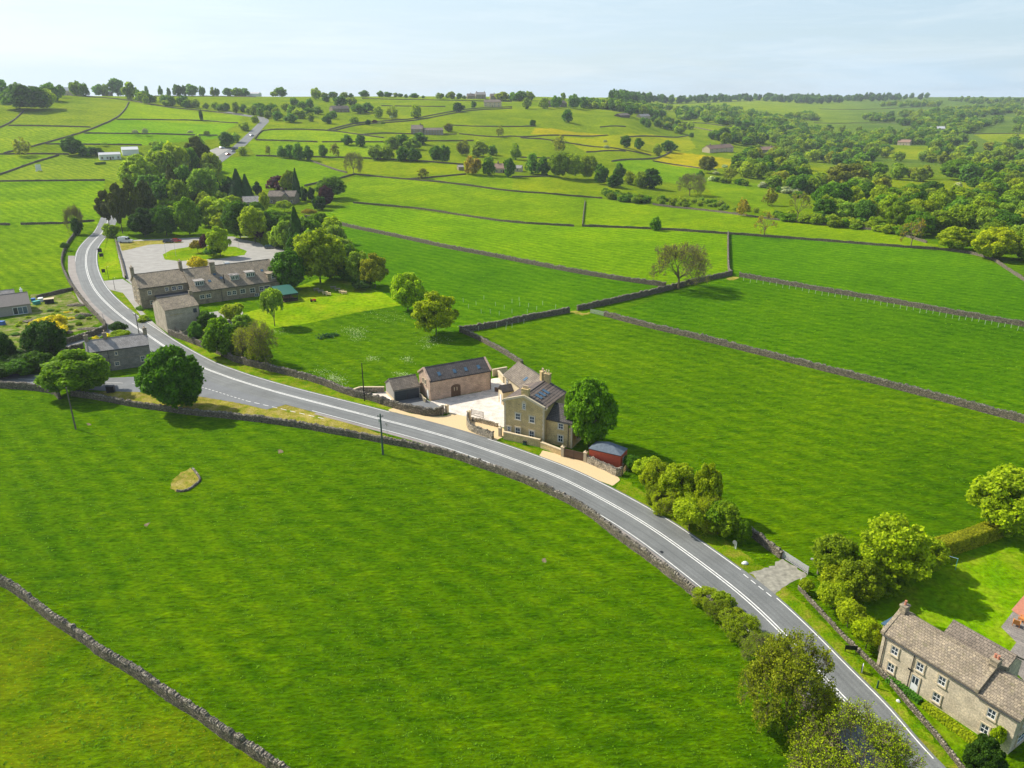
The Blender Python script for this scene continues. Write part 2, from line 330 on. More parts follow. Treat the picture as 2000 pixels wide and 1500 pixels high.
def ribbon(name, C, o0, o1, dz, mat, step=1, rows=2, parent=None, skirt=0):
    """strip along centreline C (world xy) between offsets o0..o1; uv = metres"""
    N = normals2(C); offs = np.linspace(o0, o1, rows) if not skirt else np.array([o0, o0, o1, o1]); zo = [0]*rows if not skirt else [-skirt, 0, 0, -skirt]; rows = len(offs)
    X = C[:, None, 0]+N[:, None, 0]*offs; Y = C[:, None, 1]+N[:, None, 1]*offs; ZZ = Z(X, Y)+dz+np.array(zo)
    n = len(C); V = np.stack([X, Y, ZZ], -1).reshape(-1, 3); i = np.add.outer(np.arange(n-1)*rows, np.arange(rows-1)).ravel()
    F = np.stack([i, i+rows, i+rows+1, i+1], 1)[:, ::-1]; me = mesh(name, V, F, mat)
    L = np.r_[0, np.cumsum(np.hypot(*(C[1:]-C[:-1]).T))]; uv = np.stack([np.repeat(L, rows), np.tile(offs, n)], 1)
    ul = me.uv_layers.new(name='UVMap'); ul.data.foreach_set('uv', uv[F.ravel()].astype(np.float32).ravel())
    return link(name, me, parent)
ROUGH = {'verge': .22, 'grass_margin': .3, 'rough_patch': .2, 'gate_apron': .3, 'car_park': .15, 'traffic_island': .1, 'cottage_garden': .2, 'gravel_drive': .06, 'inn_lawn': .15, 'garden_lawn': .1, 'side_road': .08, 'lane': .12}
def sheet(name, pts, dz, mat, world=False, thick=0):
    P = [G(*p)[:2] for p in pts] if not world else pts
    if name in ROUGH and not thick:
        Q = resample(np.array(P+[P[0]]), .6)[:-1]; P = Q+rng.normal(0, ROUGH[name], Q.shape)*.6
    if thick:
        o = MB().prism([(p[0], p[1]) for p in P], 0, dz, 'z').build(name, mat)
    else: o = MB().poly([(p[0], p[1], dz) for p in P], [tuple(range(len(P)))]).build(name, mat)
    if o.data.polygons[0].normal.z < 0 and not thick: o.data.flip_normals()
    return o
cen = [(214,440),(203,452),(187,465.7),(171.7,484.4),(167.5,503),(168.3,525),(176.8,552.4),(192,576.2),(216,600),(238,618.7),(263.5,637.4),(289,654.4),(318,674.8),(355,697),(396,718.8),(440,734.5),(460,742),(529,763),(588.8,779),(700,807.5),(745,819.5),(805,834.5),(880,855.5),(940,875),(988,892),(1052,916),(1108,939),(1200,987.5),(1275,1032.5),(1350,1086),(1425,1142.5),(1475,1185),(1515,1223.7),(1550,1259.7),(1596.7,1311),(1643.4,1360),(1678.4,1397),(1736.7,1473)]
CW = np.array([G(*p)[:2] for p in cen]); CW = np.vstack([[[-203, 430], [-212, 402]], CW[1:], [[36.8, 46], [38.2, 38], [40, 20], [41, -10], [41, -60]]])
C = smoothline(CW, 1.5)
M_road = asphalt('worn_asphalt', (.168, .172, .163)); M_road2 = asphalt('grey_asphalt', (.165, .170, .170), False); M_pave = asphalt('footway_asphalt', (.27, .235, .205), False)
M_white = flat('road_paint', (.78, .76, .70), .7, var=.2, sc=2)
tag(ribbon('road', C, -3.85, 3.85, .05, M_road, rows=9), kind='structure')
def seg(a, b):
    """part of the centreline between two picture points"""
    A, B = G(*a)[:2], G(*b)[:2]; i = int(np.argmin(np.hypot(*(C-A).T))); j = int(np.argmin(np.hypot(*(C-B).T))); return C[min(i, j):max(i, j)+1]
mk = []
lines = [(C, .12, .27), (C, -.27, -.12), (seg((214,440),(246,605)), 3.44, 3.57), (seg((252,612),(760,805)), 3.44, 3.57), (seg((955,858),(1440,1110)), 3.44, 3.57), (seg((1500,1165),(1800,1490)), 3.44, 3.57),
         (seg((214,440),(217,625)), -3.57, -3.44), (seg((620,800),(1740,1480)), -3.57, -3.44), (seg((240,620),(700,807)), -.03, .03)]
V = []; F = []
for L_, a0, a1 in lines:
    N = normals2(L_); n = len(V)
    for p, q in zip(L_, N): V += [(p[0]+q[0]*a0, p[1]+q[1]*a0, Z(*p)+.056), (p[0]+q[0]*a1, p[1]+q[1]*a1, Z(*p)+.056)]
    F += [(n+2*k, n+2*k+1, n+2*k+3, n+2*k+2) for k in range(len(L_)-1)]
def dash(a, b, wd=.12, n=1, gap=.5, z=.06):
    A, B = G(*a)[:2], G(*b)[:2]; d = (B-A)/n; u = (B-A)/np.hypot(*(B-A)); nn = np.array([-u[1], u[0]])*wd/2
    for k in range(n):
        p = A+d*k; q = p+d*(1-gap if n > 1 else 1); m_ = len(V)
        V.extend([(*(p-nn), z), (*(q-nn), z), (*(q+nn), z), (*(p+nn), z)]); F.append((m_, m_+1, m_+2, m_+3))
for a, b in (((-20,737),(15,739)), ((35,740),(77,742)), ((208,747.5),(240,748.5)), ((258,749.5),(287,750)), ((100,743),(140,744))): dash(a, b)
dash((1452,1122),(1512,1170), .13, 4, .35); dash((380,752),(480,783), .15, 14, .45); dash((480,783),(640,820), .15, 9, .4)
o = MB(); o.v = V; o.f = F; tag(o.build('road_markings', M_white), kind='structure')
def twotone(name, c1, c2, c3, sc, mid=.5):
    m, t, b = newmat(name); v = objvec(t); n = noise(t, v, sc, 6, .68); n2 = noise(t, v, sc*7, 4, .7); n3 = noise(t, v, sc*.3, 3)
    q = ramp(t, n, [(mid-.14, c1), (mid, c2), (mid+.16, c3)]); q = mixc(t, 1, q, ramp(t, n2, [(.3, g3(.55)), (.5, g3(1)), (.7, g3(1.4))]), 'MULTIPLY'); q = mixc(t, 1, q, ramp(t, n3, [(.35, g3(.8)), (.65, g3(1.15))]), 'MULTIPLY')
    t.links.new(q, b.inputs['Base Color']); b.inputs['Roughness'].default_value = .9; b.inputs['Specular IOR Level'].default_value = 0; bump(t, b, n2, .9, .25); MATS[name] = m; return m
M_verge = twotone('verge_grass', (.09, .20, .002), (.16, .24, .004), (.27, .25, .03), .55); M_dry = twotone('dry_grass', (.15, .20, .01), (.29, .25, .04), (.38, .31, .10), .5); M_scrub = twotone('scrubby_garden', (.05, .13, .01), (.15, .20, .02), (.30, .25, .14), .45, .48)
M_lawn = twotone('mown_lawn', (.13, .245, .001), (.175, .28, .002), (.26, .31, .01), .12); M_lawn2 = twotone('garden_lawn', (.10, .225, .001), (.135, .25, .001), (.21, .28, .01), .2)
M_grav = flat('resin_gravel', (.62, .46, .25), .9, var=.15, sc=8); M_pavers = masonry('pale_paving', (.78, .69, .58), (.72, .64, .54), (.64, .56, .47), .5, .35, .01, rough=.8, bs=.1)
M_car = flat('worn_tarmac', (.33, .31, .275), .9, var=.16, sc=.35)
tag(sheet('side_road', [(-160,728),(0,729),(100,733),(215,738),(285,735),(330,725),(370,712),(440,750),(560,790),(520,800),(470,788),(400,776),(330,768),(215,764),(100,757),(0,752),(-160,748)], .03, M_road2), kind='structure')
tag(sheet('lane', [(30,692),(95,671),(150,655),(185,644),(205,633),(216,622),(235,640),(215,652),(190,660),(160,669),(100,690),(40,702)], .026, M_road2), kind='structure')
tag(sheet('footway', [(146,500),(133,500),(133,530),(142,562),(155,590),(178,606),(198,622),(215,642),(262,668),(240,640),(222,628),(205,616),(180,592),(160,564),(149,532)], .10, M_pave, thick=1), kind='structure')
tag(ribbon('pavement', seg((640,793),(1460,1172)), -4.55, -3.84, .045, M_pave), kind='structure')
ps = seg((330,680),(640,793))
tag(sheet('verge', [(215,764),(330,766),(400,770),(470,780),(560,790),(640,810),(760,853),(900,891),(900,897),(750,864),(600,836),(440,814),(330,801),(198,780),(141,770)], .012, M_dry), kind='structure')
tag(sheet('verge', [(380,690),(460,722),(552,750),(658,777),(700,787),(760,801),(768,797),(727,783),(621,749),(552,731),(440,697),(374,669),(355,660)], .012, M_verge), kind='structure')
tag(sheet('verge', [(212,458),(222,468),(240,541),(205,548),(196,540),(191,505),(197,475)], .014, M_lawn), kind='structure')
tag(sheet('verge', [(216,566),(245,570),(272,585),(292,625),(282,632),(250,604)], .014, M_verge), kind='structure')
tag(sheet('verge', [(965,855),(1060,880),(1050,889),(1010,876),(966,862)], .014, M_verge), kind='structure')
tag(sheet('verge', [(1200,955),(1215,935),(1290,980),(1400,1040),(1500,1115),(1580,1190),(1700,1310),(1875,1500),(1820,1490),(1700,1357),(1600,1250),(1500,1160),(1350,1044)], .012, M_verge), kind='structure')
tag(sheet('inn_forecourt', [(200,549),(240,545),(262,560),(275,605),(300,630),(330,656),(320,652),(289,634),(262,600),(240,572),(215,566)], .016, M_car), kind='structure')
tag(sheet('car_park', [(225,470),(240,540),(262,560),(380,560),(545,520),(556,490),(520,470),(480,462),(430,462),(330,466)], .018, M_car), kind='structure')
tag(sheet('traffic_island', [(318,497),(335,488),(370,482),(420,480),(460,482),(482,490),(478,498),(430,505),(350,510),(322,507)], .024, M_lawn), kind='structure')
tag(sheet('grass_margin', [(232,472),(330,469),(360,474),(290,478),(250,488),(238,490)], .024, M_dry), kind='structure')
tag(sheet('grass_margin', [(455,462),(520,465),(560,474),(520,484),(505,474),(470,467)], .024, M_verge), kind='structure')
tag(sheet('inn_lawn', [(475,612),(520,600),(580,560),(620,545),(680,550),(745,570),(785,596),(700,610),(600,632),(530,642),(490,640)], .016, M_lawn), kind='structure')
tag(sheet('inn_yard', [(385,622),(400,612),(470,600),(475,612),(450,640),(430,648),(395,634)], .018, M_car), kind='structure')
tag(sheet('gravel_drive', [(768,797),(800,807),(838,814),(872,812),(890,800),(925,810),(985,838),(985,852),(966,862),(1000,872),(985,869),(880,836),(805,813.5),(760,803),(758,800)], .020, M_grav), kind='structure')
tag(sheet('gravel_drive', [(1060,880),(1150,900),(1205,930),(1212,937),(1197,949),(1164,936.8),(1052,890.4)], .020, M_grav), kind='structure')
tag(sheet('courtyard_paving', [(700,772),(770,785),(830,800),(872,805),(918,815),(984,835),(1000,760),(990,735),(960,740),(940,765),(839,784),(818,770),(755,765)], .022, M_pavers), kind='structure')
tag(sheet('courtyard_tarmac', [(770,786),(835,802),(870,800),(846,786),(818,775),(790,780)], .026, M_road2), kind='structure')
tag(sheet('gate_apron', [(1465,1120),(1500,1108),(1525,1092),(1577,1122),(1540,1140),(1512,1162),(1490,1145)], .018, flat('stony_dirt', (.30, .28, .22), .95, var=.4, sc=1.5)), kind='structure')
tag(sheet('garden_lawn', [(1600,1130),(1800,1085),(1950,1040),(2060,1000),(2150,1100),(2060,1260),(1960,1300),(1860,1230),(1770,1210),(1720,1260),(1640,1190)], .014, M_lawn2), kind='structure')
tag(sheet('patio', [(1955,1225),(2020,1140),(2150,1200),(2100,1340),(2000,1330),(1960,1290),(1985,1255)], .03, masonry('flagstones', (.30, .26, .22), (.25, .22, .19), (.15, .13, .11), .6, .5, .02, bs=.2)), kind='structure')
tag(sheet('front_garden', [(1715,1305),(1740,1312),(1960,1465),(1940,1520),(1880,1500),(1833,1444),(1791,1397)], .014, M_lawn2), kind='structure')
tag(sheet('cottage_garden', [(60,612),(60,575),(140,570),(160,600),(195,630),(170,643),(127,653),(60,690),(0,705),(-60,700),(-60,640)], .014, M_scrub), kind='structure')
tag(sheet('cricket_square', [(110,342),(215,339),(225,333),(130,335)], 6.5, M_verge), kind="structure") if False else None
UR = smoothline(np.array([G(*p)[:2] for p in [(395,345),(410,325),(428,312),(445,300),(465,288),(484,270),(500,255),(511,243),(518,237),(512,231),(498,228),(475,225),(440,219)]]), 4)
tag(ribbon('upper_road', UR, -4.5, 4.5, .12, M_road, rows=5), kind='structure')
# ---------------------------------------------------------------- dry-stone walls
def wall_mat(name, c1, c2, dark, sc=3.2):
    m, t, b = newmat(name); v = nd(t, 'ShaderNodeTexCoord').outputs['Object']
    mp = nd(t, 'ShaderNodeMapping'); mp.inputs['Scale'].default_value = (1, 1, 1.9); t.links.new(v, mp.inputs[0])
    vo = nd(t, 'ShaderNodeTexVoronoi'); vo.inputs['Scale'].default_value = sc; t.links.new(mp.outputs[0], vo.inputs['Vector'])
    ve = nd(t, 'ShaderNodeTexVoronoi', feature='DISTANCE_TO_EDGE'); ve.inputs['Scale'].default_value = sc; t.links.new(mp.outputs[0], ve.inputs['Vector'])
    s = nd(t, 'ShaderNodeSeparateColor'); t.links.new(vo.outputs['Color'], s.inputs[0])
    q = mixc(t, s.outputs[0], c1, c2); q = mixc(t, 1, q, ramp(t, s.outputs[1], [(0, g3(.55)), (1, g3(1.35))]), 'MULTIPLY')
    n = noise(t, v, 1.1, 4, .6); q = mixc(t, ramp(t, n, [(.5, g3(0)), (.75, g3(.6))]), q, (.13, .14, .05))
    q = mixc(t, ramp(t, ve.outputs[0], [(.02, g3(1)), (.10, g3(0))]), q, dark)
    t.links.new(q, b.inputs['Base Color']); b.inputs['Roughness'].default_value = .9; b.inputs['Specular IOR Level'].default_value = .2
    bump(t, b, ramp(t, ve.outputs[0], [(0, g3(0)), (.2, g3(1))]), .9, .08); return m
M_wall = wall_mat('dry_stone', (.25, .205, .14), (.17, .145, .105), (.045, .04, .03)); M_cope = wall_mat('coping_stone', (.38, .33, .25), (.25, .22, .17), (.07, .06, .05), 2.6)
M_warm = wall_mat('new_stone', (.58, .48, .33), (.42, .36, .27), (.12, .10, .07), 3.4); M_warmc = flat('cream_coping', (.58, .47, .31), .8)
def jitter_wall(name, P, h, wd, mat, parent=None, jit=.09, base=.12):
    """battered wall body following ground points P (world xy)"""
    N = normals2(P); n = len(P); hh = h*(1+rng.normal(0, jit, n)); w0 = wd/2*(1+rng.normal(0, .06, n)); zz = Z(P[:, 0], P[:, 1]); V = np.zeros((n, 6, 3))
    for k, (s, zf, wf) in enumerate(((-1, None, 1.15), (-1, .5, .95), (-1, 1, .72), (1, 1, .72), (1, .5, .95), (1, None, 1.15))):
        o_ = s*w0*wf+rng.normal(0, .02, n); V[:, k, 0] = P[:, 0]+N[:, 0]*o_; V[:, k, 1] = P[:, 1]+N[:, 1]*o_; V[:, k, 2] = zz-base if zf is None else zz+hh*zf
    i = np.add.outer(np.arange(n-1)*6, np.arange(5)).ravel(); F = np.stack([i, i+6, i+7, i+1], 1)[:, ::-1].tolist()
    e = (n-1)*6; F += [[0, 1, 2, 5], [2, 3, 4, 5], [e+5, e+2, e+1, e], [e+5, e+4, e+3, e+2]]
    o = link(name, mesh(name, V.reshape(-1, 3), F, mat), parent); return o, hh
def coping(name, P, hh, wd, mat, parent, ln=.28):
    """row of rough upright stones along the top"""
    Q = resample(P, ln); hq = np.interp(np.linspace(0, 1, len(Q)), np.linspace(0, 1, len(hh)), hh); N = normals2(Q); T = np.stack([N[:, 1], -N[:, 0]], 1); n = len(Q)
    zz = Z(Q[:, 0], Q[:, 1])+hq-.03; l = ln/2*rng.uniform(.6, .98, n); w_ = wd/2*rng.uniform(.75, 1.1, n); h_ = rng.uniform(.16, .34, n)*min(1, wd/.5); tl = rng.normal(0, .06, n)
    V = np.zeros((n, 8, 3)); k = 0
    for top in (0, 1):
        for sx, sy in ((-1, -1), (1, -1), (1, 1), (-1, 1)):
            f = 1-.25*top; V[:, k, :2] = Q+T*(sx*l*f+top*tl)[:, None]+N*(sy*w_*f)[:, None]; V[:, k, 2] = zz+top*h_*rng.uniform(.85, 1.1, n); k += 1
    F = (np.array([(4, 5, 6, 7), (0, 1, 5, 4), (1, 2, 6, 5), (2, 3, 7, 6), (3, 0, 4, 7)])[None]+(np.arange(n)*8)[:, None, None]).reshape(-1, 4)
    return link(name, mesh(name, V.reshape(-1, 3), F, mat), parent)
def stonewall(label, pts, h=1.25, wd=.6, near=False, mat=None, cope=None, step=None, smooth=1, world=False, group=None, cat='stone wall'):
    P = np.array([G(*p)[:2] for p in pts]) if not world else np.array(pts, float)
    D = P[:, 1].mean(); P = smoothline(P, step or (.6 if near else max(1.5, D/150)), smooth)
    root = empty('dry_stone_wall', (0, 0, 0)) if near else None
    if near:
        b_, hh = jitter_wall('wall_body', P, h, wd, mat or M_wall, root); coping('coping', P, hh, wd*.86, cope or M_cope, root, .26 if D < 90 else .36)
        c0 = P[len(P)//2]; root.location = (c0[0], c0[1], 0)
        for o in root.children: o.location = (-c0[0], -c0[1], 0)
        tag(root, label, cat, group); return root
    o, _ = jitter_wall('dry_stone_wall', P, h, wd, mat or M_wall, None, .09); tag(o, label, cat, group); return o
NW = [
 ('long dry stone wall crossing the bottom left corner of the big field', [(-60,1108),(0,1139),(28,1153),(64,1181),(106,1215),(168,1254),(202,1282),(252,1310),(291,1335),(336,1369),(392,1402),(431,1433),(476,1461),(532,1498),(600,1545)], 1.15),
 ('long curving dry stone wall between the big foreground field and the road', [(141,772.6),(198,781.0),(264,794.6),(330,803.0),(374,810.0),(440,815.5),(520,825.0),(600,836.5),(645,845.5),(690,853.0),(750,865.0),(795,872.5),(840,882.0),(900,897.5),(940,913.0),(1004,933.0),(1090,971.0),(1150,1004.0),(1200,1045.0),(1237,1072.0),(1282,1104.0),(1325,1139.0),(1360,1166.0),(1400,1199.0),(1450,1242.0),(1500,1292.0),(1545,1342.0),(1600,1412.0),(1660,1502.0)], 1.0),
 ('stone wall along the road left of the two big trees, below the side road', [(-80,752),(0,757),(50,760),(84,764),(110,770),(118,780)], 1.3),
 ('dark rubble wall along the far verge from the pale gabled barn to the garage', [(331,654),(374,669),(440,696),(460,707.7),(552,729.5),(621,747),(682.5,772.5),(727,782),(769.5,796.5),(810,807),(840,812.7),(862.5,810),(865,806)], 1.35),
 ('low tumbled stone wall from the yellow green trees down to the back of the tall house', [(900,648),(925,658.7),(954,673.4),(988,692.3),(1011,708),(1020,712)], 1.0),
 ('shaded stone wall with staked saplings in front of it, left of the field gap', [(898,648),(904,649),(967,638.7),(1030,625),(1112,610.4)], 1.4),
 ('stone wall passing behind the trunk of the lone bare oak', [(1127.5,606.5),(1210,590),(1321,563),(1360,552.5),(1429,537.5)], 1.5),
 ('short straight stone wall running away uphill to the right of the lone oak', [(1429,537),(1423,530),(1422,500),(1422,458)], 1.2),
 ('stone wall starting at the metal field gate and running right to the frame edge', [(1180,617),(1258,638),(1330,654.5),(1432,680),(1600,722),(1760,762),(1850,786),(2060,842)], 1.3),
 ('upper right field wall with a row of pale tree guards along it', [(1444,540.5),(1480,546.5),(1600,568),(1720,588),(1850,612),(2060,648)], 1.3),
 ('wall slanting from the garden with the copper beech down to behind the oak', [(595,426),(602,426),(650,436),(695,447),(740,456),(820,473),(880,486.5),(955,500),(1060,521),(1180,543.5),(1300,560)], 1.35),
 ('wall of the verge in front of the cottage, overgrown with shrubs', [(1560,1150),(1628,1225),(1677,1274),(1726,1320),(1791,1397),(1833,1444),(1875,1499),(1900,1530)], .42),
 ('short rubble wall leading to the metal gate by the road', [(1448,1032),(1470,1047),(1500,1071),(1526,1090)], 1.0),
 ('pale topped stone wall bordering the bend of the road on its left', [(152,452),(148,457),(129,483),(121,506.5),(122,523.5),(132.6,545.6),(144.5,566),(163,590),(185,615),(202,632)], 1.1),
 ('curved retaining wall of the rubble garden above the narrow lane', [(202,632),(208,640),(204,648),(190,654),(170,660),(128,672),(95,684),(40,700)], 1.3),
 ('dark stone wall between the lane and the grey cottage garden', [(20,720),(60,714),(100,700),(130,690),(163,680)], 1.3),
]
for lb, pts, h in NW: stonewall(lb, pts, h, .62 if h > .5 else .34, near=True)
MW = [
 ('low grey wall at the left edge of the inn car park', [(226,470),(232,492),(241,520),(246,545)]),
 ('distant garden end wall between bungalow field and rubble garden', [(72,583),(100,577),(138,568),(144,566)]),
 ('wall with a gap from the garden of the copper beech to the right, middle one', [(690,397),(760,403),(825,409),(900,421),(1000,435.5),(1121,442.5)]),
 ('wall from the small square gap running behind the round field bush to the wood', [(1137.5,442.5),(1275,447.5),(1422,457.5),(1500,463),(1625,472.5),(1750,482.5),(1875,491),(1940,507),(1958,521)]),
 ('light stone wall stub at the right edge below the two golden oaks', [(1940,508),(1958,521),(1980,535),(2040,575)]),
 ('tiny upright wall joining two long walls left of the round field bush', [(1137.5,442),(1140,415),(1142.5,394)]),
 ('long wall starting under the crooked bare tree and ending at the hedge', [(692,341),(795,351),(900,361),(1000,374.5),(1087,381),(1155,386),(1176,388)]),
 ('wall beyond the long hedge running down to the wooded valley', [(1275,400),(1375,411),(1470,424),(1512,430),(1675,446),(1745,455),(1810,475)]),
 ('wall forking towards the reddish tree from the long wall', [(795,351),(850,347),(910,341)]),
 ('short broken wall between garden trees and the crooked bare tree', [(595,364),(630,356),(665,349),(692,341)]),
 ('faint wall slanting down to the crooked bare tree from the left', [(600,312),(630,323),(660,334),(678,338)]),
 ('wall behind the row of small conifers on the mid hillside', [(500,305),(550,306),(650,307.5),(750,311),(875,320),(905,322)]),
 ('broken wall with a gap, its left half, above the conifer row', [(500,274),(560,275.5),(620,278)]),
 ('broken wall with a gap, its right half, behind two round trees', [(629,278),(690,278),(751,278)]),
 ('wall beside the upper road bending toward the stone farm lane', [(498,272),(505,262),(515,254),(580,253),(650,256),(705,264),(750,270)]),
 ('left wall of the lane climbing to the hilltop houses', [(640,255),(700,240),(760,236),(812,232),(875,220),(925,212),(1000,209)]),
 ('right wall of the lane climbing to the hilltop houses', [(648,257),(705,243),(765,239),(818,235),(880,223),(930,215),(1000,212)]),
 ('wall in front of the distant stone farm', [(705,264),(752,260),(825,263),(892,262.5)]),
 ('wall right of the distant stone farm', [(897,262),(970,269),(1000,266),(1030,269),(1095,265),(1187,264.5)]),
 ('short wall above the distant stone farm', [(880,245),(930,247.5),(1000,248),(1047,247)]),
 ('highest thin wall near the skyline in the centre', [(745,207),(810,208),(870,209)]),
 ('thin skyline wall left of the hilltop houses', [(707,193),(800,195),(900,197),(1000,199)]),
 ('short wall below the distant stone farm', [(830,276),(925,275)]),
 ('dark wall below the two white hawthorns', [(1145,298),(1222,296)]),
 ('slanting wall from the white hawthorns to the yellow field', [(1017,270),(1110,280),(1200,291),(1272,304)]),
 ('wall along the top of the green field under the buttercups', [(1195,316),(1270,312),(1300,303),(1312,295)]),
 ('wall below the bright buttercup field', [(1275,315),(1320,322),(1370,330),(1400,333)]),
 ('wall at the right end of the buttercup field', [(1425,327),(1462,317),(1500,312)]),
 ('dark wall across the centre meadow left of the wood', [(1000,307),(1040,309),(1075,310)]),
 ('little wall across the slope with the white sheep shelter', [(1172,249),(1222,248)]),
 ('wall right of the small hawthorns on the mid slope', [(1212,269),(1280,267),(1345,265)]),
 ('upper of two long walls converging to the right valley', [(1297,232),(1360,240),(1430,249),(1500,256)]),
 ('lower of two long walls converging to the right valley', [(1305,237),(1360,250),(1415,262)]),
 ('far wall below the skyline conifer wood', [(1300,202),(1400,200),(1500,195)]),
 ('garden wall beside the hedge in the centre', [(1000,346),(1040,346),(1075,345)]),
 ('dark field wall on the near side of the cricket ground', [(-30,355),(0,355),(100,354),(205,353)]),
 ('sloping wall on the left side of the cricket ground', [(-40,354),(0,342),(60,320),(115,304)]),
 ('wall behind the cricket ground under the left trees', [(-40,302),(0,302),(60,301),(135,302)]),
 ('long diagonal wall climbing the left hillside', [(8,300),(75,284),(125,270),(175,255),(225,234),(245,215),(252,200)]),
 ('upper cross wall on the left hillside with the chimney stack', [(228,234),(300,234.5),(392,235),(465,241)]),
 ('cross wall behind the two white bushes on the left hillside', [(165,261),(250,262),(340,263),(425,265)]),
 ('lowest cross wall behind the cricket pavilion', [(90,282),(180,283),(277,284)]),
 ('short wall on the pasture under the big round hillside wood', [(17,246),(90,247),(177,249)]),
 ('dark wall climbing left from the pasture to the hillside wood', [(-20,258),(0,250),(25,238),(46,218)]),
 ('lane wall below the left skyline houses', [(140,187),(195,191),(250,196),(317,209),(400,216),(475,225)]),
 ('topmost wall on the skyline field left of centre', [(302,187),(400,188),(500,190)]),
 ('short wall at the far left margin beyond the meadow', [(-30,439),(20,440)]),
 ('wall across the left meadow ending at the ivy covered tree', [(41,439),(85,438),(130,437),(165,434),(185,432)]),
 ('far right valley wall on the open hillside', [(1600,213),(1700,214),(1800,209)]),
 ('far right valley wall beside the pale field strip', [(1590,240),(1700,240),(1810,241)]),
 ('short walled field edge behind the barn like house in the valley', [(1900,262),(1960,261),(2020,262)]),
]
for lb, pts in MW:
    y = np.mean([p[1] for p in pts]); stonewall(lb, pts, 1.0 if y > 330 else 1.05, .5 if y > 330 else .75)
# ---------------------------------------------------------------- foliage
def leaf_mat(name, trans=.42, var=.5):
    m, t, b = newmat(name); oi = nd(t, 'ShaderNodeObjectInfo'); ge = nd(t, 'ShaderNodeNewGeometry'); v = nd(t, 'ShaderNodeTexCoord').outputs['Object']
    q = mixc(t, 1, oi.outputs['Color'], ramp(t, ge.outputs['Random Per Island'], [(0, (1-var, 1-var*.8, 1-var)), (.5, (1, 1, 1)), (1, (1+var*.9, 1+var*.8, 1+var*.3))]), 'MULTIPLY')
    n = noise(t, v, 5, 2); q = mixc(t, 1, q, ramp(t, n, [(.3, (.75, .8, .8)), (.7, (1.22, 1.2, 1.05))]), 'MULTIPLY')
    b.inputs['Roughness'].default_value = .6; b.inputs['Specular IOR Level'].default_value = .10; t.links.new(q, b.inputs['Base Color'])
    tr = nd(t, 'ShaderNodeBsdfTranslucent'); t.links.new(mixc(t, 1, q, (1.35, 1.4, .4), 'MULTIPLY'), tr.inputs[0]); mx = nd(t, 'ShaderNodeMixShader'); mx.inputs[0].default_value = trans
    t.links.new(b.outputs[0], mx.inputs[1]); t.links.new(tr.outputs[0], mx.inputs[2]); t.links.new(mx.outputs[0], t.nodes['Material Output'].inputs[0]); return m
M_leaf = leaf_mat('foliage'); M_needle = leaf_mat('needles', .12, .4); M_bark = flat('bark', (.10, .085, .065), .9, var=.4, sc=8); M_pale = flat('pale_bark', (.22, .19, .15), .9, var=.3, sc=8)
M_twig = flat('twigs', (.20, .165, .085), .9, var=.3, sc=4)
def unit(n):
    v = rng.normal(size=(n, 3)); return v/np.linalg.norm(v, axis=1)[:, None]
def quads(P, N, size, asp=1.0, curl=.15):
    """leaf-sized quads at P facing N"""
    n = len(P); size = np.broadcast_to(size, (n,)); r = unit(n); a = np.cross(N, r); a /= np.linalg.norm(a, axis=1)[:, None]+1e-9; b = np.cross(N, a)
    s = (size*rng.uniform(.65, 1.3, n))[:, None]*.5; k = N*s*curl*2
    V = np.stack([P-a*s-b*s*asp, P+a*s-b*s*asp*.7+k, P+a*s*.8+b*s*asp, P-a*s*.9+b*s*asp*.8+k], 1).reshape(-1, 3)
    return V, np.arange(4*n).reshape(-1, 4)
def lobed(nl, n, leaf, shape='round', lr=.34, flat_=1., z0=.03, tight=1.0, inner=.12, seed=0):
    """crown in unit space: x,y in +-.5, z in 0..1"""
    global rng; keep = rng; rng = np.random.default_rng(seed); C_ = []
    cz = (1+z0)/2; hz_ = (1-z0)/2
    while len(C_) < nl:
        d = unit(1)[0]; rr = rng.uniform(.25, 1)**.4*.74
        c = d*rr
        if shape == 'round': c[2] *= 1.06; c[:2] *= 1.0 if c[2] > 0 else 1.08
        if shape == 'cone': zz = rng.uniform(-1, 1); w_ = (1-zz)/2*.85+.08; an = rng.uniform(0, 6.28); c = np.array([math.cos(an)*w_*rng.uniform(.5, .8), math.sin(an)*w_*rng.uniform(.5, .8), zz*.85])
        if shape == 'tall': c[:2] *= (1-.35*abs(c[2]))
        if shape == 'umbrella': c[2] = abs(c[2])*.8-.15
        C_.append(c)
    C_ = np.array(C_); rad_ = lr*rng.uniform(.6, 1.15, nl)
    if shape == 'cone': rad_ *= .45+.55*(1-(C_[:, 2]+1)/2)
    w_ = rad_**2; li = rng.choice(nl, n, p=w_/w_.sum()); d = unit(n); d[:, 2] = np.where(rng.random(n) < .35, np.abs(d[:, 2]), d[:, 2]); d /= np.linalg.norm(d, axis=1)[:, None]
    rr = rad_[li]*np.where(rng.random(n) < inner, rng.uniform(.3, 1, n), rng.normal(1, .15, n)); P = C_[li]+d*rr[:, None]
    D = np.linalg.norm(P[:, None]-C_[None], axis=2)/rad_[None]; ok = (D < .6).sum(1) == 0; ok |= rng.random(n) < inner; P = P[ok]; d = d[ok]
    nn = d*1.0+unit(len(P))*.95; nn[:, 2] += .25; nn /= np.linalg.norm(nn, axis=1)[:, None]
    P = P*np.array([.5, .5, hz_]); P[:, 2] += cz; P[:, 2] = np.maximum(P[:, 2], z0*.6)
    V, F = quads(P, nn, leaf*(1 if shape != 'weep' else .8)); rng = keep; return V, F
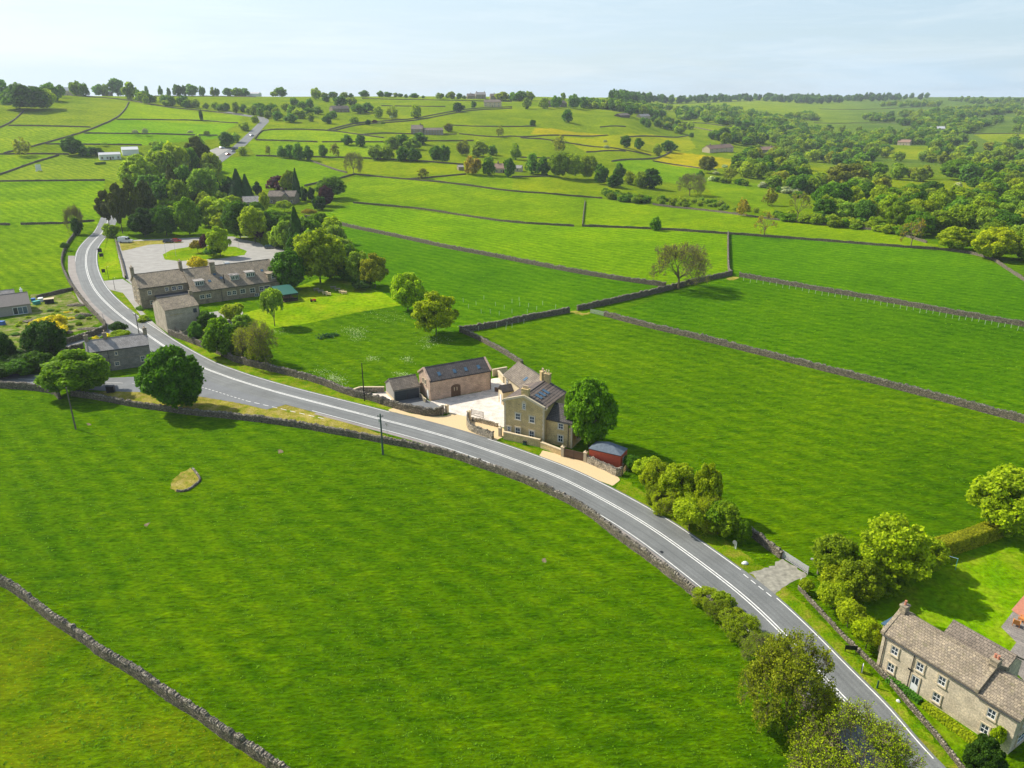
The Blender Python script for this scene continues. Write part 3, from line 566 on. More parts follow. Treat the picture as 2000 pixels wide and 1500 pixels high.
def conifer(n, leaf, seed=0, skirt=.06, tiers=15, fat=1.0):
    r_ = np.random.default_rng(seed); global rng; keep = rng; rng = r_
    t_ = rng.random(n)**.75; z = skirt+(1-skirt)*(1-t_); k = np.floor(z*tiers)/tiers; f = (z-k)*tiers
    R_ = .5*fat*(1-k)**.85*(1-.38*f)*rng.uniform(.72, 1.05, n); an = rng.uniform(0, 2*math.pi, n); R_ *= 1+.14*np.sin(an*5+z*23)
    P = np.stack([R_*np.cos(an), R_*np.sin(an), z], 1); N = np.stack([np.cos(an), np.sin(an), np.full(n, .55)], 1)+unit(n)*.5; N /= np.linalg.norm(N, axis=1)[:, None]
    V, F = quads(P, N, leaf, 1.5); rng = keep; return V, F
def weeping(n, leaf, seed=0):
    global rng; keep = rng; rng = np.random.default_rng(seed); st_ = 130; a = rng.uniform(0, 6.28, st_); r0 = rng.uniform(.08, .5, st_)**.8*.62; zt = 1-(r0/.55)**2*.38*rng.uniform(.7, 1.1, st_); ln = rng.uniform(.25, .55, st_)*(.5+r0)
    i = rng.integers(0, st_, n); f = rng.random(n); P = np.stack([np.cos(a[i])*r0[i]*(1+.1*f), np.sin(a[i])*r0[i]*(1+.1*f), np.maximum(zt[i]-f*ln[i], .14)], 1)+rng.normal(0, .022, (n, 3))
    N = np.stack([np.cos(a[i]), np.sin(a[i]), np.full(n, .4)], 1)+unit(n)*.8; N /= np.linalg.norm(N, axis=1)[:, None]; V, F = quads(P, N, leaf, 1.8); rng = keep; return V, F
def branches(seed, lv=5, spread=.62, up=.25, trunk=.22, r0=.03, n0=5, kids=3, leafn=0, leaf=.02, thin=.0028, domed=True):
    """bare limbs in unit space, returns twig mesh and leaf mesh arrays"""
    r_ = random.Random(seed); S = []; T = []
    def go(p, d, l, r, k):
        q = p; segs = 2 if k < 4 else 1; rr = r
        for s in range(segs):
            d = (d+Vector((r_.gauss(0, .13), r_.gauss(0, .13), r_.gauss(0, .08)+up*.12))).normalized(); e = q+d*l/segs; r2 = max(rr*.8, thin*.6); S.append((q, e, rr, r2)); q = e; rr = r2
        if k >= lv: T.append(q); return
        n = kids+(r_.random() < .4)
        for i in range(n):
            a = d.orthogonal().normalized(); a.rotate(__import__('mathutils').Quaternion(d, r_.uniform(0, 6.28)+i*6.28/n)); an = r_.uniform(.35, .85)
            nd_ = (d*math.cos(an)+a*math.sin(an)+Vector((0, 0, up*.3))).normalized(); go(q, nd_, l*r_.uniform(.6, .86), rr*r_.uniform(.5, .72), k+1)
    base = Vector((0, 0, 0)); top = Vector((r_.gauss(0, .01), r_.gauss(0, .01), trunk)); S.append((base, top, r0, r0*.8))
    for i in range(n0):
        an = i*6.28/n0+r_.uniform(-.3, .3); t_ = r_.uniform(.25, 1.05)*spread*1.5
        go(top-Vector((0, 0, r_.uniform(0, trunk*.25))), Vector((math.cos(an)*math.sin(t_), math.sin(an)*math.sin(t_), math.cos(t_))), .2, r0*.55, 1)
    A = np.array([[*a, *b] for a, b, _, _ in S]); ra = np.array([[x, y] for _, _, x, y in S]); ra = np.maximum(ra, thin)
    mn = A.reshape(-1, 3); zmax = mn[:, 2].max(); wx = np.percentile(np.abs(mn[:, :2]), 99.3); sc = np.array([.5/wx, .5/wx, 1/zmax]); A[:, :3] *= sc; A[:, 3:] *= sc
    p = A[:, :3]; q = A[:, 3:]; d = q-p; d /= np.linalg.norm(d, axis=1)[:, None]+1e-9; h = np.where(np.abs(d[:, 2:3]) < .9, [[0, 0, 1.]], [[1., 0, 0]]); a = np.cross(d, h); a /= np.linalg.norm(a, axis=1)[:, None]; b = np.cross(d, a)
    V = []
    for c, k in ((p, 0), (q, 1)):
        for j in range(3):
            an = 2*math.pi*j/3; V.append(c+(a*math.cos(an)+b*math.sin(an))*ra[:, k:k+1])
    V = np.stack(V, 1).reshape(-1, 3); n = len(p); F = (np.array([(0, 1, 4, 3), (1, 2, 5, 4), (2, 0, 3, 5)])[None]+(np.arange(n)*6)[:, None, None]).reshape(-1, 4)
    LV = LF = None
    if leafn:
        tp = np.array([list(x) for x in T])*sc; keep = globals()['rng']; globals()['rng'] = np.random.default_rng(seed); i = rng.integers(0, len(tp), leafn); P = tp[i]+rng.normal(0, .018, (leafn, 3)); N = unit(leafn)+np.array([0, 0, .5]); N /= np.linalg.norm(N, axis=1)[:, None]
        LV, LF = quads(P, N, leaf); globals()['rng'] = keep
    return V, F, LV, LF
def limbs(seed, top=.62):
    """trunk and main limbs hidden inside a leafy crown"""
    V, F, _, _ = branches(seed, 3, .5, .2, .24, .026, 5, 2, thin=.006); return V*np.array([.72, .72, top*1.25]), F
CR = {}; TK = {}
def proto(key, VF, mat): CR.setdefault(key, []).append(mesh('crown', *VF, mat))
for s in range(3): proto('dense', lobed(130, 36000, .034, 'round', .18, seed=s+1, inner=.1), M_leaf)
for s in range(3): proto('loose', lobed(110, 20000, .030, 'round', .17, seed=s+11, inner=.25), M_leaf)
for s in range(3): proto('mid', lobed(52, 9000, .055, 'round', .26, z0=.03, seed=s+21), M_leaf)
for s in range(2): proto('tall', lobed(34, 9000, .045, 'tall', .30, z0=.1, seed=s+31), M_leaf)
for s in range(3): proto('low', lobed(20, 1700, .11, 'round', .36, z0=.02, seed=s+41), M_leaf)
for s in range(2): proto('shrub', lobed(46, 12000, .042, 'umbrella', .26, z0=0, seed=s+51, inner=.2), M_leaf)
for s in range(2): proto('conifer', conifer(7000, .05, s+61), M_needle)
for s in range(2): proto('pine', lobed(70, 11000, .040, 'tall', .16, z0=.12, seed=s+71, inner=.3), M_needle)
proto('spruce', conifer(8000, .04, 81, .1, 22, .9), M_needle); proto('cypress', lobed(24, 5000, .06, 'tall', .34, z0=.02, seed=82), M_needle)
proto('weep', weeping(14000, .03, 91), M_leaf)
for s in range(3): TK.setdefault('limbs', []).append(mesh('trunk', *limbs(s+5), M_bark))
for key, args in (('bare', dict(lv=6, kids=3, leafn=7000, leaf=.011, n0=9, thin=.0024, r0=.024, spread=.8, up=.14)), ('barelow', dict(lv=5, kids=2, leafn=700, leaf=.03, n0=6, thin=.006, r0=.03)), ('halfbare', dict(lv=6, kids=3, up=.15, leafn=17000, leaf=.019, n0=8, thin=.0024, trunk=.08, r0=.018, spread=.85))):
    for s in range(2):
        if key == 'halfbare': args['leafn'] = 14000+s*10000; args['leaf'] = .011+.005*s
        V_, F_, LV, LF = branches(s+101, **args); CR.setdefault(key, []).append(mesh('crown', LV, LF, M_leaf)); TK.setdefault(key, []).append(mesh('trunk', V_, F_, M_twig))
PAL = dict(dk=(.044, .098, .010), dd=(.024, .058, .016), md=(.084, .150, .012), lt=(.175, .215, .018), yl=(.19, .235, .008), gd=(.62, .53, .006), pu=(.085, .030, .045), cf=(.014, .044, .020),
           br=(.115, .120, .045), gy=(.145, .200, .080), wh=(.48, .50, .38), ol=(.125, .170, .022), rb=(.19, .145, .05), pn=(.050, .058, .024), bg=(.07, .135, .05), go=(.22, .25, .008), tn=(.155, .165, .035))
used = {}
SPECS = []
def tree(kind, bx, by, topy, wpx, color, label=None, group=None, cat='tree', name='tree', base=None, single=None):
    p = G(bx, by) if base is None else np.array(base, float); h = max(height_at(p, topy), 1.0) if base is None else topy; D = depth(p); wd = wpx*D/FPX if base is None else wpx
    c = np.array(PAL[color])*(LEAFK if color not in ('wh', 'gd', 'pu') else 1.1)*rng.uniform(.88, 1.14)*rng.uniform(.95, 1.05, 3)
    SPECS.append(((wd*h)/D**2, kind, p, h, wd, c, label, group, cat, name, D > 520 if single is None else single, D))
def plant(spec):
    _, kind, p, h, wd, c, label, group, cat, name, single, D = spec
    arr = CR[kind]; me = arr[used.setdefault(kind, 0) % len(arr)]; used[kind] += 1
    rz = rng.uniform(0, 6.28) if kind not in ('weep',) else 0
    trunkm = TK[kind][(used[kind]-1) % 2] if kind in TK else TK['limbs'][used[kind] % 3]
    if single and kind not in TK:
        r = link(name, me); r.location = p-[0, 0, .1]; r.rotation_euler = (0, 0, rz); r.scale = (wd, wd, h); r.color = (*c, 1)
    else:
        r = empty(name, p-[0, 0, .05], rz)
        cr_ = link('crown', me, r); cr_.scale = (wd, wd, h); cr_.color = (*c, 1)
        tk = link('trunk', trunkm, r); tk.scale = (wd, wd, h) if kind in TK else (min(wd, h*.9),)*2+(h,)
    tag(r, label, cat, group); return r
def plant_all():
    """the 300 trees that show largest stand alone; the tiny remainder is one mass"""
    S = sorted([s for s in SPECS if s[8] == 'tree'], key=lambda s: -s[0])
    for s in S[:298]+[s for s in SPECS if s[8] != 'tree']: plant(s)
    Vs = []; Cs = []; protos = [np.array([v.co[:] for v in m.vertices]).reshape(-1, 4, 3) for m in CR['low']]
    for i, s in enumerate(S[298:]):
        _, kind, p, h, wd, c = s[:6]; V = protos[i % 3]; V = V[rng.random(len(V)) < (.75 if kind not in TK else .2)].reshape(-1, 3); a_ = rng.uniform(0, 6.28)
        Vs.append(np.stack([V[:, 0]*math.cos(a_)-V[:, 1]*math.sin(a_), V[:, 0]*math.sin(a_)+V[:, 1]*math.cos(a_), V[:, 2]], 1)*np.array([wd, wd, h])+p-[0, 0, .2]); Cs.append(np.tile([*c, 1], (len(V), 1)))
    V = np.concatenate(Vs); me = mesh('distant_trees', V, np.arange(len(V)).reshape(-1, 4), M_wood); a = me.color_attributes.new('tone', 'FLOAT_COLOR', 'POINT'); a.data.foreach_set('color', np.concatenate(Cs).astype(np.float32).ravel())
    tag(link('distant_trees', me), 'small far trees dotted along the skyline and far fields', 'trees', kind='stuff')
M_wood = M_leaf.copy(); M_wood.name = 'wood_foliage'; t = M_wood.node_tree; at = nd(t, 'ShaderNodeAttribute', attribute_name='tone')
for l_ in list(t.links):
    if l_.from_node.type == 'OBJECT_INFO': t.links.new(at.outputs[0], l_.to_socket)
LEAFK = np.array([1.95, 1.95, .45])
# ---------------------------------------------------------------- the trees one can tell apart
T_ = [
('dense',1150,873,736,112,'md','big round sycamore standing right of the tall sandstone house'),
('dense',346,800,672,128,'dk','tall dense dark tree on the verge at the road junction'),
('dense',152,770,682,138,'md','broad spreading green tree on the verge left of the black bin'),
('loose',94,702,622,92,'dd','dark open shrub-like tree beside the narrow lane'),
('shrub',234,652,624,40,'dd','dark rounded bush behind the grey cottage, beside the main road'),
('shrub',238,664,640,44,'lt','bright green rounded bush against the back of the grey cottage'),
('loose',8,712,645,60,'dd','dark tree cut by the left edge above the side road'),
('dense',384,668,627,32,'bg','small bluish green tree at the fence of the pale gabled barn'),
('mid',433,697,620,64,'md','leafy green tree on the far verge right of the pale gabled barn'),
('halfbare',502,712,628,88,'tn','thin half-bare tree with orange-green leaves on the far verge'),
('mid',456,625,590,48,'lt','light green small tree in front of the inn yard'),
('mid',478,650,612,44,'gy','greyish tree between the inn yard and the road trees'),
('weep',537,637,566,56,'gy','slender leaning birch with drooping branches on the inn lawn'),
('loose',797,608,527,80,'yl','yellow green young oak at the corner of the inn lawn'),
('loose',852,655,566,104,'yl','broad yellow green oak in front of the other young oak'),
('dense',567,566,487,82,'dk','dark green tree shading the right end of the inn'),
('loose',626,552,442,122,'lt','largest light green tree of the clump behind the inn lawn'),
('mid',612,520,455,60,'md','green tree tucked into the left side of the largest light tree'),
('loose',702,556,484,54,'gy','silvery willow at the right end of the clump behind the inn lawn'),
('loose',733,562,491,62,'tn','brownish thin-leaved tree right of the silvery willow'),
('shrub',706,566,545,50,'dd','dark shrub under the silvery willow'),
('spruce',583,500,405,56,'dd','dark shaggy conifer rising out of the clump above the inn car park'),
('loose',562,492,425,48,'gy','pale grey green tree left of the dark shaggy conifer'),
('loose',431,502,438,52,'lt','light green tree on the car park island'),
('shrub',404,497,448,26,'pu','purple leaved small tree on the car park island'),
('shrub',387,494,464,32,'rb','orange tinged bush on the car park island'),
('shrub',418,503,478,40,'dk','dark low bush under the light tree on the car park island'),
('shrub',388,533,494,42,'gd','golden yellow bush against the inn roof'),
('dense',470,466,390,68,'dk','dark leafy tree behind the far edge of the car park'),
('loose',499,474,397,66,'lt','light leafy tree right of the dark one behind the car park'),
('shrub',509,474,440,26,'pu','reddish purple bush at the far edge of the car park'),
('shrub',530,478,445,34,'ol','olive green bush beside the parked teal car'),
('mid',545,484,440,44,'gy','grey green bushy tree right of the teal car'),
('dense',371,459,382,56,'md','bright rounded tree above the red car'),
('dense',326,461,400,62,'dk','dark rounded tree above the black car'),
('dense',284,462,405,64,'dd','very dark tree behind the white van'),
('loose',408,442,385,42,'yl','yellowish slim tree right of the bright rounded tree'),
('pine',214,444,366,52,'pn','leftmost brown pine at the road bend'),
('pine',240,456,350,50,'pn','brown pine second from the road bend'),
('pine',266,452,340,54,'pn','tallest brown pine above the white van'),
('pine',292,444,346,48,'pn','rightmost brown pine of the roadside group'),
('loose',217,463,436,32,'ol','low olive tree at the foot of the brown pines'),
('dense',278,378,300,82,'lt','bright yellow green tree beside the cricket pavilion'),
('mid',318,362,287,62,'ol','olive tree right of the cricket pavilion'),
('mid',350,355,276,58,'lt','light tree on top of the long wood'),
('dense',392,345,265,62,'pn','dull brownish tree crowning the long wood'),
('mid',372,352,281,40,'md','green tree in front of the dull brownish tree'),
('mid',415,350,292,44,'lt','pale tree at the right end of the long wood by the upper road'),
('spruce',343,408,322,62,'pn','dark ragged conifer in the middle of the long wood'),
('mid',367,400,318,50,'bg','blue green tree right of the dark ragged conifer'),
('loose',403,405,322,72,'gy','pale airy tree above the dark pointed conifers'),
('mid',300,400,338,60,'bg','grey green tree behind the tallest brown pine'),
('mid',325,420,350,60,'dk','green tree with bright top left of the pointed conifers'),
('loose',352,420,345,56,'ol','olive tree beside the first pointed conifer'),
('conifer',355,405,345,30,'cf','first dark pointed conifer from the left'),
('conifer',384,394,349,28,'cf','second dark pointed conifer from the left'),
('conifer',427,390,345,32,'cf','third dark pointed conifer from the left'),
('conifer',468,396,331,44,'cf','tallest dark pointed conifer beside the garden house'),
('conifer',484,396,341,34,'cf','dark pointed conifer leaning on the tallest one'),
('conifer',449,386,346,24,'cf','small dark conifer left of the tallest pointed one'),
('conifer',504,380,354,18,'cf','lone little conifer behind the garden house'),
('mid',440,440,385,60,'lt','pale green tree in the garden left of the garden house'),
('shrub',437,405,386,30,'pu','dark red tree in the garden left of the garden house'),
('shrub',462,402,380,26,'ol','round olive bush at the roof of the garden house'),
('conifer',518,412,373,20,'go','golden pointed conifer in front of the garden house'),
('shrub',556,415,386,34,'lt','bright green bush in front of the garden house'),
('loose',545,372,343,44,'pu','dusky purple tree behind the garden house'),
('loose',566,378,330,38,'ol','olive tree behind the garden house chimney'),
('spruce',581,390,329,26,'cf','tall narrow spruce at the right of the garden house'),
('cypress',595,394,364,14,'dd','left one of the pair of dark garden cypresses'),
('cypress',609,394,366,15,'dd','right one of the pair of dark garden cypresses'),
('loose',648,388,341,66,'md','wide green garden tree behind the copper beech'),
('dense',637,402,361,36,'pu','copper beech at the corner of the walled garden'),
('dense',624,410,382,26,'dd','small dark round tree in front of the copper beech'),
('shrub',604,422,405,34,'rb','flowering shrubs inside the corner of the walled garden'),
('bare',1325,565,467,108,'tn','lone nearly bare oak beside the crossing field walls'),
('shrub',1233,915,884,42,'dk','dark bush just right of the red shed'),
('loose',1278,968,896,66,'lt','first light green roadside tree right of the red shed'),
('loose',1322,985,901,92,'lt','tall light green roadside tree in the middle of the thicket'),
('loose',1378,1008,898,66,'lt','light green roadside tree at the field side of the thicket'),
('shrub',1345,1035,968,80,'lt','low bright bush in front of the thicket beside the road'),
('shrub',1402,1042,965,76,'md','green bush at the right end of the roadside thicket'),
('loose',1447,1062,1012,40,'md','small tree above the white post near the gate'),
('loose',1738,1140,1007,158,'lt','big light green tree on the lawn beyond the gate'),
('loose',1625,1130,1042,104,'ol','olive tree by the short wooden pole near the gate'),
('loose',1668,1175,1092,100,'ol','thin leaved tree at the lawn corner over the hedge'),
('shrub',1574,1158,1126,32,'lt','small bush at the white marker by the gate'),
('shrub',1628,1190,1130,76,'lt','bright shrub of the roadside row nearest the gate'),
('shrub',1655,1225,1165,70,'lt','bright shrub in the middle of the row towards the cottage'),
('shrub',1690,1268,1200,66,'yl','bright yellow green shrub against the left end of the cottage'),
('loose',1962,1042,907,168,'lt','large yellow green tree at the right edge behind the clipped hedge'),
('dense',1912,1515,1441,80,'dd','clipped dark round yew in front of the cottage'),
('halfbare',1535,1425,1262,168,'tn','half-bare tree leaning over the road near the bottom'),
('halfbare',1660,1540,1408,215,'lt','leafier half-bare tree at the bottom edge over the road'),
('shrub',1500,1430,1370,70,'ol','dark undergrowth at the foot of the half-bare tree'),
('shrub',1942,1462,1408,28,'yl','yellow climber on the wall of the cottage annex'),
('mid',1280,450,424,23,'md','lone round bush on the long field wall'),
('barelow',1492,463,413,42,'rb','thin brownish tree on the wall left of the valley thicket'),
('barelow',1779,482,426,48,'rb','thin bare tree standing clear in front of the valley wood'),
('dense',1862,488,441,74,'go','left one of the two golden green oaks below the valley wood'),
('dense',1938,506,441,88,'go','right one of the two golden green oaks below the valley wood'),
('mid',1995,505,440,50,'ol','tree cut by the right edge beside the golden oaks'),
('bare',691,341,295,36,'tn','crooked bare tree at the meeting of three field walls'),
('barelow',826,349,328,26,'br','small bare tree on the pale meadow'),
('barelow',46,305,268,32,'tn','bare tree on the left hillside beside the diagonal wall'),
('dense',145,303,265,46,'dk','round dark tree behind the cricket ground'),
('mid',170,306,285,30,'dk','low dark trees between the round tree and the pavilion'),
('mid',190,304,288,26,'dd','darkest low tree left of the pavilion'),
('bare',150,457,397,34,'br','ivy covered bare tree left of the road bend'),
('dense',152,459,425,20,'dd','ivy thicket round the foot of the bare tree at the bend'),
('shrub',128,490,470,18,'dk','small bush on the bend wall'),
('dense',443,288,258,30,'dk','dark tree left of the upper road lay-by'),
('mid',462,278,258,18,'gy','pale hawthorn by the upper road'),
('mid',474,303,286,20,'lt','light bush on the right of the upper road lay-by'),
('mid',478,255,238,22,'lt','pale tree left of the upper road bend'),
('mid',499,240,226,16,'lt','pale bush at the upper road bend'),
('shrub',265,265,250,13,'wh','left one of the two white bushes on the left hillside'),
('shrub',284,265,247,15,'wh','right one of the two white bushes on the left hillside'),
('shrub',372,263,252,12,'wh','small whitish bush left of the dark lay-by tree'),
('shrub',404,266,253,14,'gy','grey bush on the hillside wall near the lay-by tree'),
('shrub',204,286,276,16,'gy','grey bush above the pavilion wall, left one'),
('shrub',297,287,275,14,'gy','grey bush above the pavilion wall, right one'),
('spruce',394,237,214,7,'dd','tall thin dark conifer on the upper left field'),
('dense',680,283,263,22,'dk','left one of the pair of round trees on the mid hillside'),
('dense',704,286,264,22,'dk','right one of the pair of round trees on the mid hillside'),
('mid',552,308,284,20,'bg','first tree of the little row on the mid hillside wall'),
('mid',566,309,282,22,'bg','second tree of the little row on the mid hillside wall'),
('spruce',583,312,280,22,'bg','pointed tree of the little row on the mid hillside wall'),
('spruce',602,314,284,22,'dk','last tree of the little row on the mid hillside wall'),
('mid',631,307,282,17,'bg','slim tree right of the little conifer row'),
('barelow',655,306,280,20,'br','thin bare tree right of the slim tree'),
('barelow',524,304,284,12,'br','tiny bare tree left of the little conifer row'),
('loose',735,312,282,30,'gy','pale airy tree at the left end of the central belt'),
('loose',757,312,284,28,'ol','olive tree second in the central belt'),
('dense',787,315,288,28,'dk','dark tree in the middle of the central belt'),
('dense',809,316,290,28,'dk','dark tree right of the middle of the central belt'),
('dense',851,316,284,26,'dk','bright sided tree right of the central belt gap'),
('mid',868,317,283,24,'bg','bluish tree at the right end of the central belt'),
('dense',787,286,262,28,'dk','round tree just below the stone farm, left one'),
('dense',818,282,259,30,'dk','round tree just below the stone farm, right one'),
('mid',806,292,268,34,'ol','olive tree below the stone farm'),
('loose',768,290,266,30,'ol','pale olive tree left below the stone farm'),
('mid',905,304,274,26,'br','brownish tree above the reddish tree'),
('loose',938,306,276,34,'ol','wide airy tree above the bungalow roofs in the centre'),
('spruce',962,303,284,22,'bg','blue green trees behind the reddish tree'),
('dense',923,341,305,33,'rb','reddish brown tree beside the central bungalow'),
('dense',955,342,307,28,'md','bright round tree right of the reddish brown tree'),
('dense',995,346,310,24,'dk','dark tree at the right of the central bungalow'),
('mid',1008,312,280,20,'ol','slim olive tree behind the central wood'),
('loose',1092,347,293,50,'ol','tall airy olive tree at the left of the central wood'),
('loose',1118,349,296,46,'lt','light tree in the middle of the central wood'),
('loose',1148,350,298,46,'lt','light tree at the right of the central wood'),
('mid',1060,342,306,30,'dk','dark tree at the left end of the central wood'),
('mid',1038,340,300,24,'bg','slim tree left of the central wood'),
('dense',1174,360,320,30,'dk','dark egg shaped tree at the right end of the central wood'),
('dense',1200,366,341,32,'dd','dark round bush below the egg shaped tree'),
('mid',1208,352,318,24,'dk','tree behind the dark round bush'),
('mid',1230,360,335,22,'lt','light small tree between the dark bushes'),
('mid',1250,366,335,28,'ol','olive tree left of the dark cluster'),
('dense',1273,368,329,34,'dd','dark cluster tree right of the central wood'),
('bare',1347,382,337,52,'ol','wide bare limbed tree above the rough meadow'),
('barelow',1450,423,388,26,'rb','thin reddish tree on the rough meadow wall'),
('barelow',1502,402,366,30,'br','thin tree at the edge of the rough meadow'),
('barelow',1557,432,374,40,'tn','tall thin pale tree in the rough hedge line'),
('loose',1381,338,302,40,'br','brownish airy tree at the foot of the buttercup field'),
('dense',1222,288,265,22,'dk','left one of the twin trees on the buttercup slope'),
('dense',1247,291,269,18,'dk','right one of the twin trees on the buttercup slope'),
('shrub',1185,294,281,14,'wh','round white hawthorn below the twin trees'),
('shrub',1182,281,271,9,'wh','smaller hawthorn above the round white one'),
('mid',1283,303,280,20,'ol','olive tree at the lane end near the buttercup field'),
('mid',1303,297,273,24,'dk','dark tree at the lane end near the buttercup field'),
('bare',1092,298,264,30,'br','bare forked tree in the centre meadow'),
('dense',1108,239,214,22,'dk','round tree alone on the centre slope'),
('mid',1040,246,234,14,'dk','small bush on the wall of the centre slope'),
('barelow',977,268,244,16,'br','bare tree right of the stone farm'),
('dense',895,219,200,22,'dd','dark round tree where the hilltop lane bends'),
('dense',925,211,197,11,'dk','small tree at the hilltop lane'),
('loose',740,231,208,20,'lt','pale tree at the left of the farm lane'),
('loose',767,232,207,22,'lt','pale tree in the middle of the farm lane'),
('loose',812,231,206,24,'lt','pale tree at the right of the farm lane'),
('shrub',765,233,224,9,'wh','white hawthorn between the pale lane trees'),
('dense',719,244,233,11,'dd','dark bush left of the dusky red bush'),
('shrub',732,243,232,12,'pu','dusky red bush on the farm lane'),
('shrub',748,245,236,9,'dk','green bush right of the dusky red bush'),
('mid',876,257,240,18,'br','brownish tree at the right end of the stone farm'),
('mid',1350,268,259,10,'dk','small bush right on the mid slope'),
('dense',1315,293,280,16,'dk','dark bush at the head of the buttercup field'),
('shrub',1398,342,333,16,'wh','left one of the pale hawthorns under the buttercup field'),
('shrub',1415,331,319,14,'wh','right one of the pale hawthorns under the buttercup field'),
('mid',1368,347,333,16,'dk','dark bush left of the pale hawthorns'),
('barelow',1424,352,328,28,'br','brown bare tree right of the pale hawthorns'),
]
SHR = ('shrub',)
for r_ in T_:
    k = r_[0]; nm = 'shrub' if k == 'shrub' and r_[2]-r_[3] < 60 else {'conifer': 'conifer_tree', 'spruce': 'conifer_tree', 'cypress': 'cypress_tree', 'pine': 'pine_tree'}.get(k, 'tree')
    tree(*r_, cat='shrub' if nm == 'shrub' else 'tree', name=nm)
# skyline and hillside trees: base x, base row, top row, width
SK = dict(left=[(8,200,155,30),(33,212,170,50),(58,215,161,70),(86,212,168,52),(100,196,163,34),(120,190,166,16),(152,187,158,24),(166,188,163,20),(193,186,164,22),(207,186,165,14),(229,186,154,29),(257,193,160,30),(275,196,176,20),(287,184,168,8),(314,184,167,9),(330,184,172,8),(347,184,166,20),(360,184,167,10),(375,184,164,24),(395,184,168,12),(415,184,170,10),(424,184,172,10),(445,185,172,18),(463,185,171,22),(480,185,172,18)],
 centre=[(548,188,171,26),(535,188,178,12),(618,194,171,18),(634,190,180,16),(648,190,179,12),(655,190,179,10),(672,190,180,16),(685,190,182,10),(711,189,176,21),(743,189,177,14),(758,189,179,18),(773,189,181,10),(782,189,182,10),(793,190,184,8),(808,190,182,18),(827,191,186,7),(859,192,181,16),(874,191,183,8),(882,192,179,16),(897,192,182,12),(907,192,186,8),(980,195,179,30),(1005,196,180,26),(1018,196,178,24),(1033,196,179,22)],
 mid=[(1028,212,191,17),(1062,211,190,20),(1086,210,187,20),(1121,211,184,24),(1139,210,189,16),(1100,195,181,10),(1150,208,193,10),(1165,210,195,12),(1180,211,194,14),(1193,213,193,14),(1206,216,196,14),(1218,214,199,12),(1229,226,206,20),(1240,214,201,12),(1256,225,206,18),(1272,216,202,12),(1291,230,214,18),(665,207,188,28),(688,206,189,18),(637,198,187,16),(605,210,193,16),(575,206,190,16),(590,212,198,18),(570,224,206,20),(558,216,200,18),(700,221,203,26),(718,219,200,28),(692,240,228,18),(650,231,216,18),(606,236,220,14),(640,240,226,20),(568,238,221,26),(585,230,212,28),(602,226,211,24),(622,222,208,18)])
names = dict(left='tree on the left skyline among the hilltop houses', centre='small tree on the central skyline', mid='tree on the far hillside in front of the skyline')
grp = dict(left='trees along the left skyline', centre='trees along the central skyline', mid='trees scattered on the far hillside')
for key in SK:
    for i, (x, b, t_, w_) in enumerate(SK[key]):
        tree('low' if w_ < 26 else 'mid', x, b+1, t_, w_*1.05, random.choice(['bg', 'md', 'bg', 'dk', 'ol', 'lt']), names[key], grp[key], single=True)
CLEAR = [[(1725,358),(1900,356),(1915,400),(1740,402)],[(1560,320),(1640,328),(1650,362),(1590,362)],[(1730,283),(1820,285),(1820,312),(1730,310)],[(1900,262),(2060,258),(2060,285),(1930,276)]]
# young plantation belts on the left hillside, counted one by one
def belt(poly, n, hm, wm, cols, label, group, kinds=('low', 'low', 'mid'), mind=.72, single=True, wpx=None, spread=None):
    P = np.array(poly, float); x0, y0 = P.min(0); x1, y1 = P.max(0); pts = []; tries = 0
    while len(pts) < n and tries < n*60:
        tries += 1; x = random.uniform(x0, x1); y = random.uniform(y0, y1)
        if not inpoly(np.array([x]), np.array([y]), P)[0] or any(inpoly(np.array([x]), np.array([y]), q)[0] for q in CLEAR): continue
        g_ = G(x, y); w_ = random.uniform(*wm)
        if any((g_[0]-q[0])**2+(g_[1]-q[1])**2 < (mind*(w_+q[3])/2)**2 for q in pts): continue
        pts.append((*g_, w_))
    for x, y, z, w_ in pts:
        tree(random.choice(kinds), 0, 0, random.uniform(*hm)*(.75+.25*w_/wm[1]), w_, random.choice(cols), label, group, base=(x, y, z), single=single)
belt([(275,196),(320,200),(380,210),(480,218),(500,216),(545,224),(545,236),(520,232),(480,224),(390,212),(310,206),(270,203)], 42, (7, 12), (7, 11), ['bg', 'dk', 'gy', 'ol', 'md'], 'young tree of the planted belt below the left skyline', 'planted belt below the left skyline')
belt([(1250,240),(1290,236),(1350,250),(1360,264),(1310,262),(1260,252)], 22, (7, 11), (8, 11), ['dk', 'ol', 'bg', 'lt'], 'young tree of the thicket on the slope left of the valley', 'thicket on the slope left of the valley')
belt([(1360,275),(1420,262),(1490,270),(1490,285),(1420,286),(1365,286)], 16, (11, 15), (13, 17), ['dk', 'dk', 'ol', 'md'], 'tree of the dark row above the red roofed farmhouse', 'row above the red roofed farmhouse', ('mid', 'dense'))
cb = ['dk', 'md', 'ol', 'lt', 'md', 'gy', 'bg', 'ol']
belt([(270,400),(330,395),(420,400),(470,420),(545,440),(550,470),(500,462),(430,452),(300,450),(265,446)], 34, (9, 13), (9, 13), cb, 'tree packed into the thick belt behind the inn car park', 'thick belt behind the inn car park', ('mid', 'loose', 'dense'), .5, False)
belt([(555,455),(600,445),(650,470),(690,505),(700,550),(640,552),(590,540),(570,500)], 20, (8, 14), (9, 13), cb, 'tree packed into the clump between the car park and the meadow', 'clump between the car park and the meadow', ('mid', 'loose'), .5, False)
belt([(275,330),(330,300),(400,290),(425,320),(430,380),(400,400),(330,400),(290,380)], 26, (10, 15), (10, 14), cb+['dd'], 'tree inside the long dark wood beyond the car park', 'long dark wood beyond the car park', ('mid', 'tall'), .55, False)
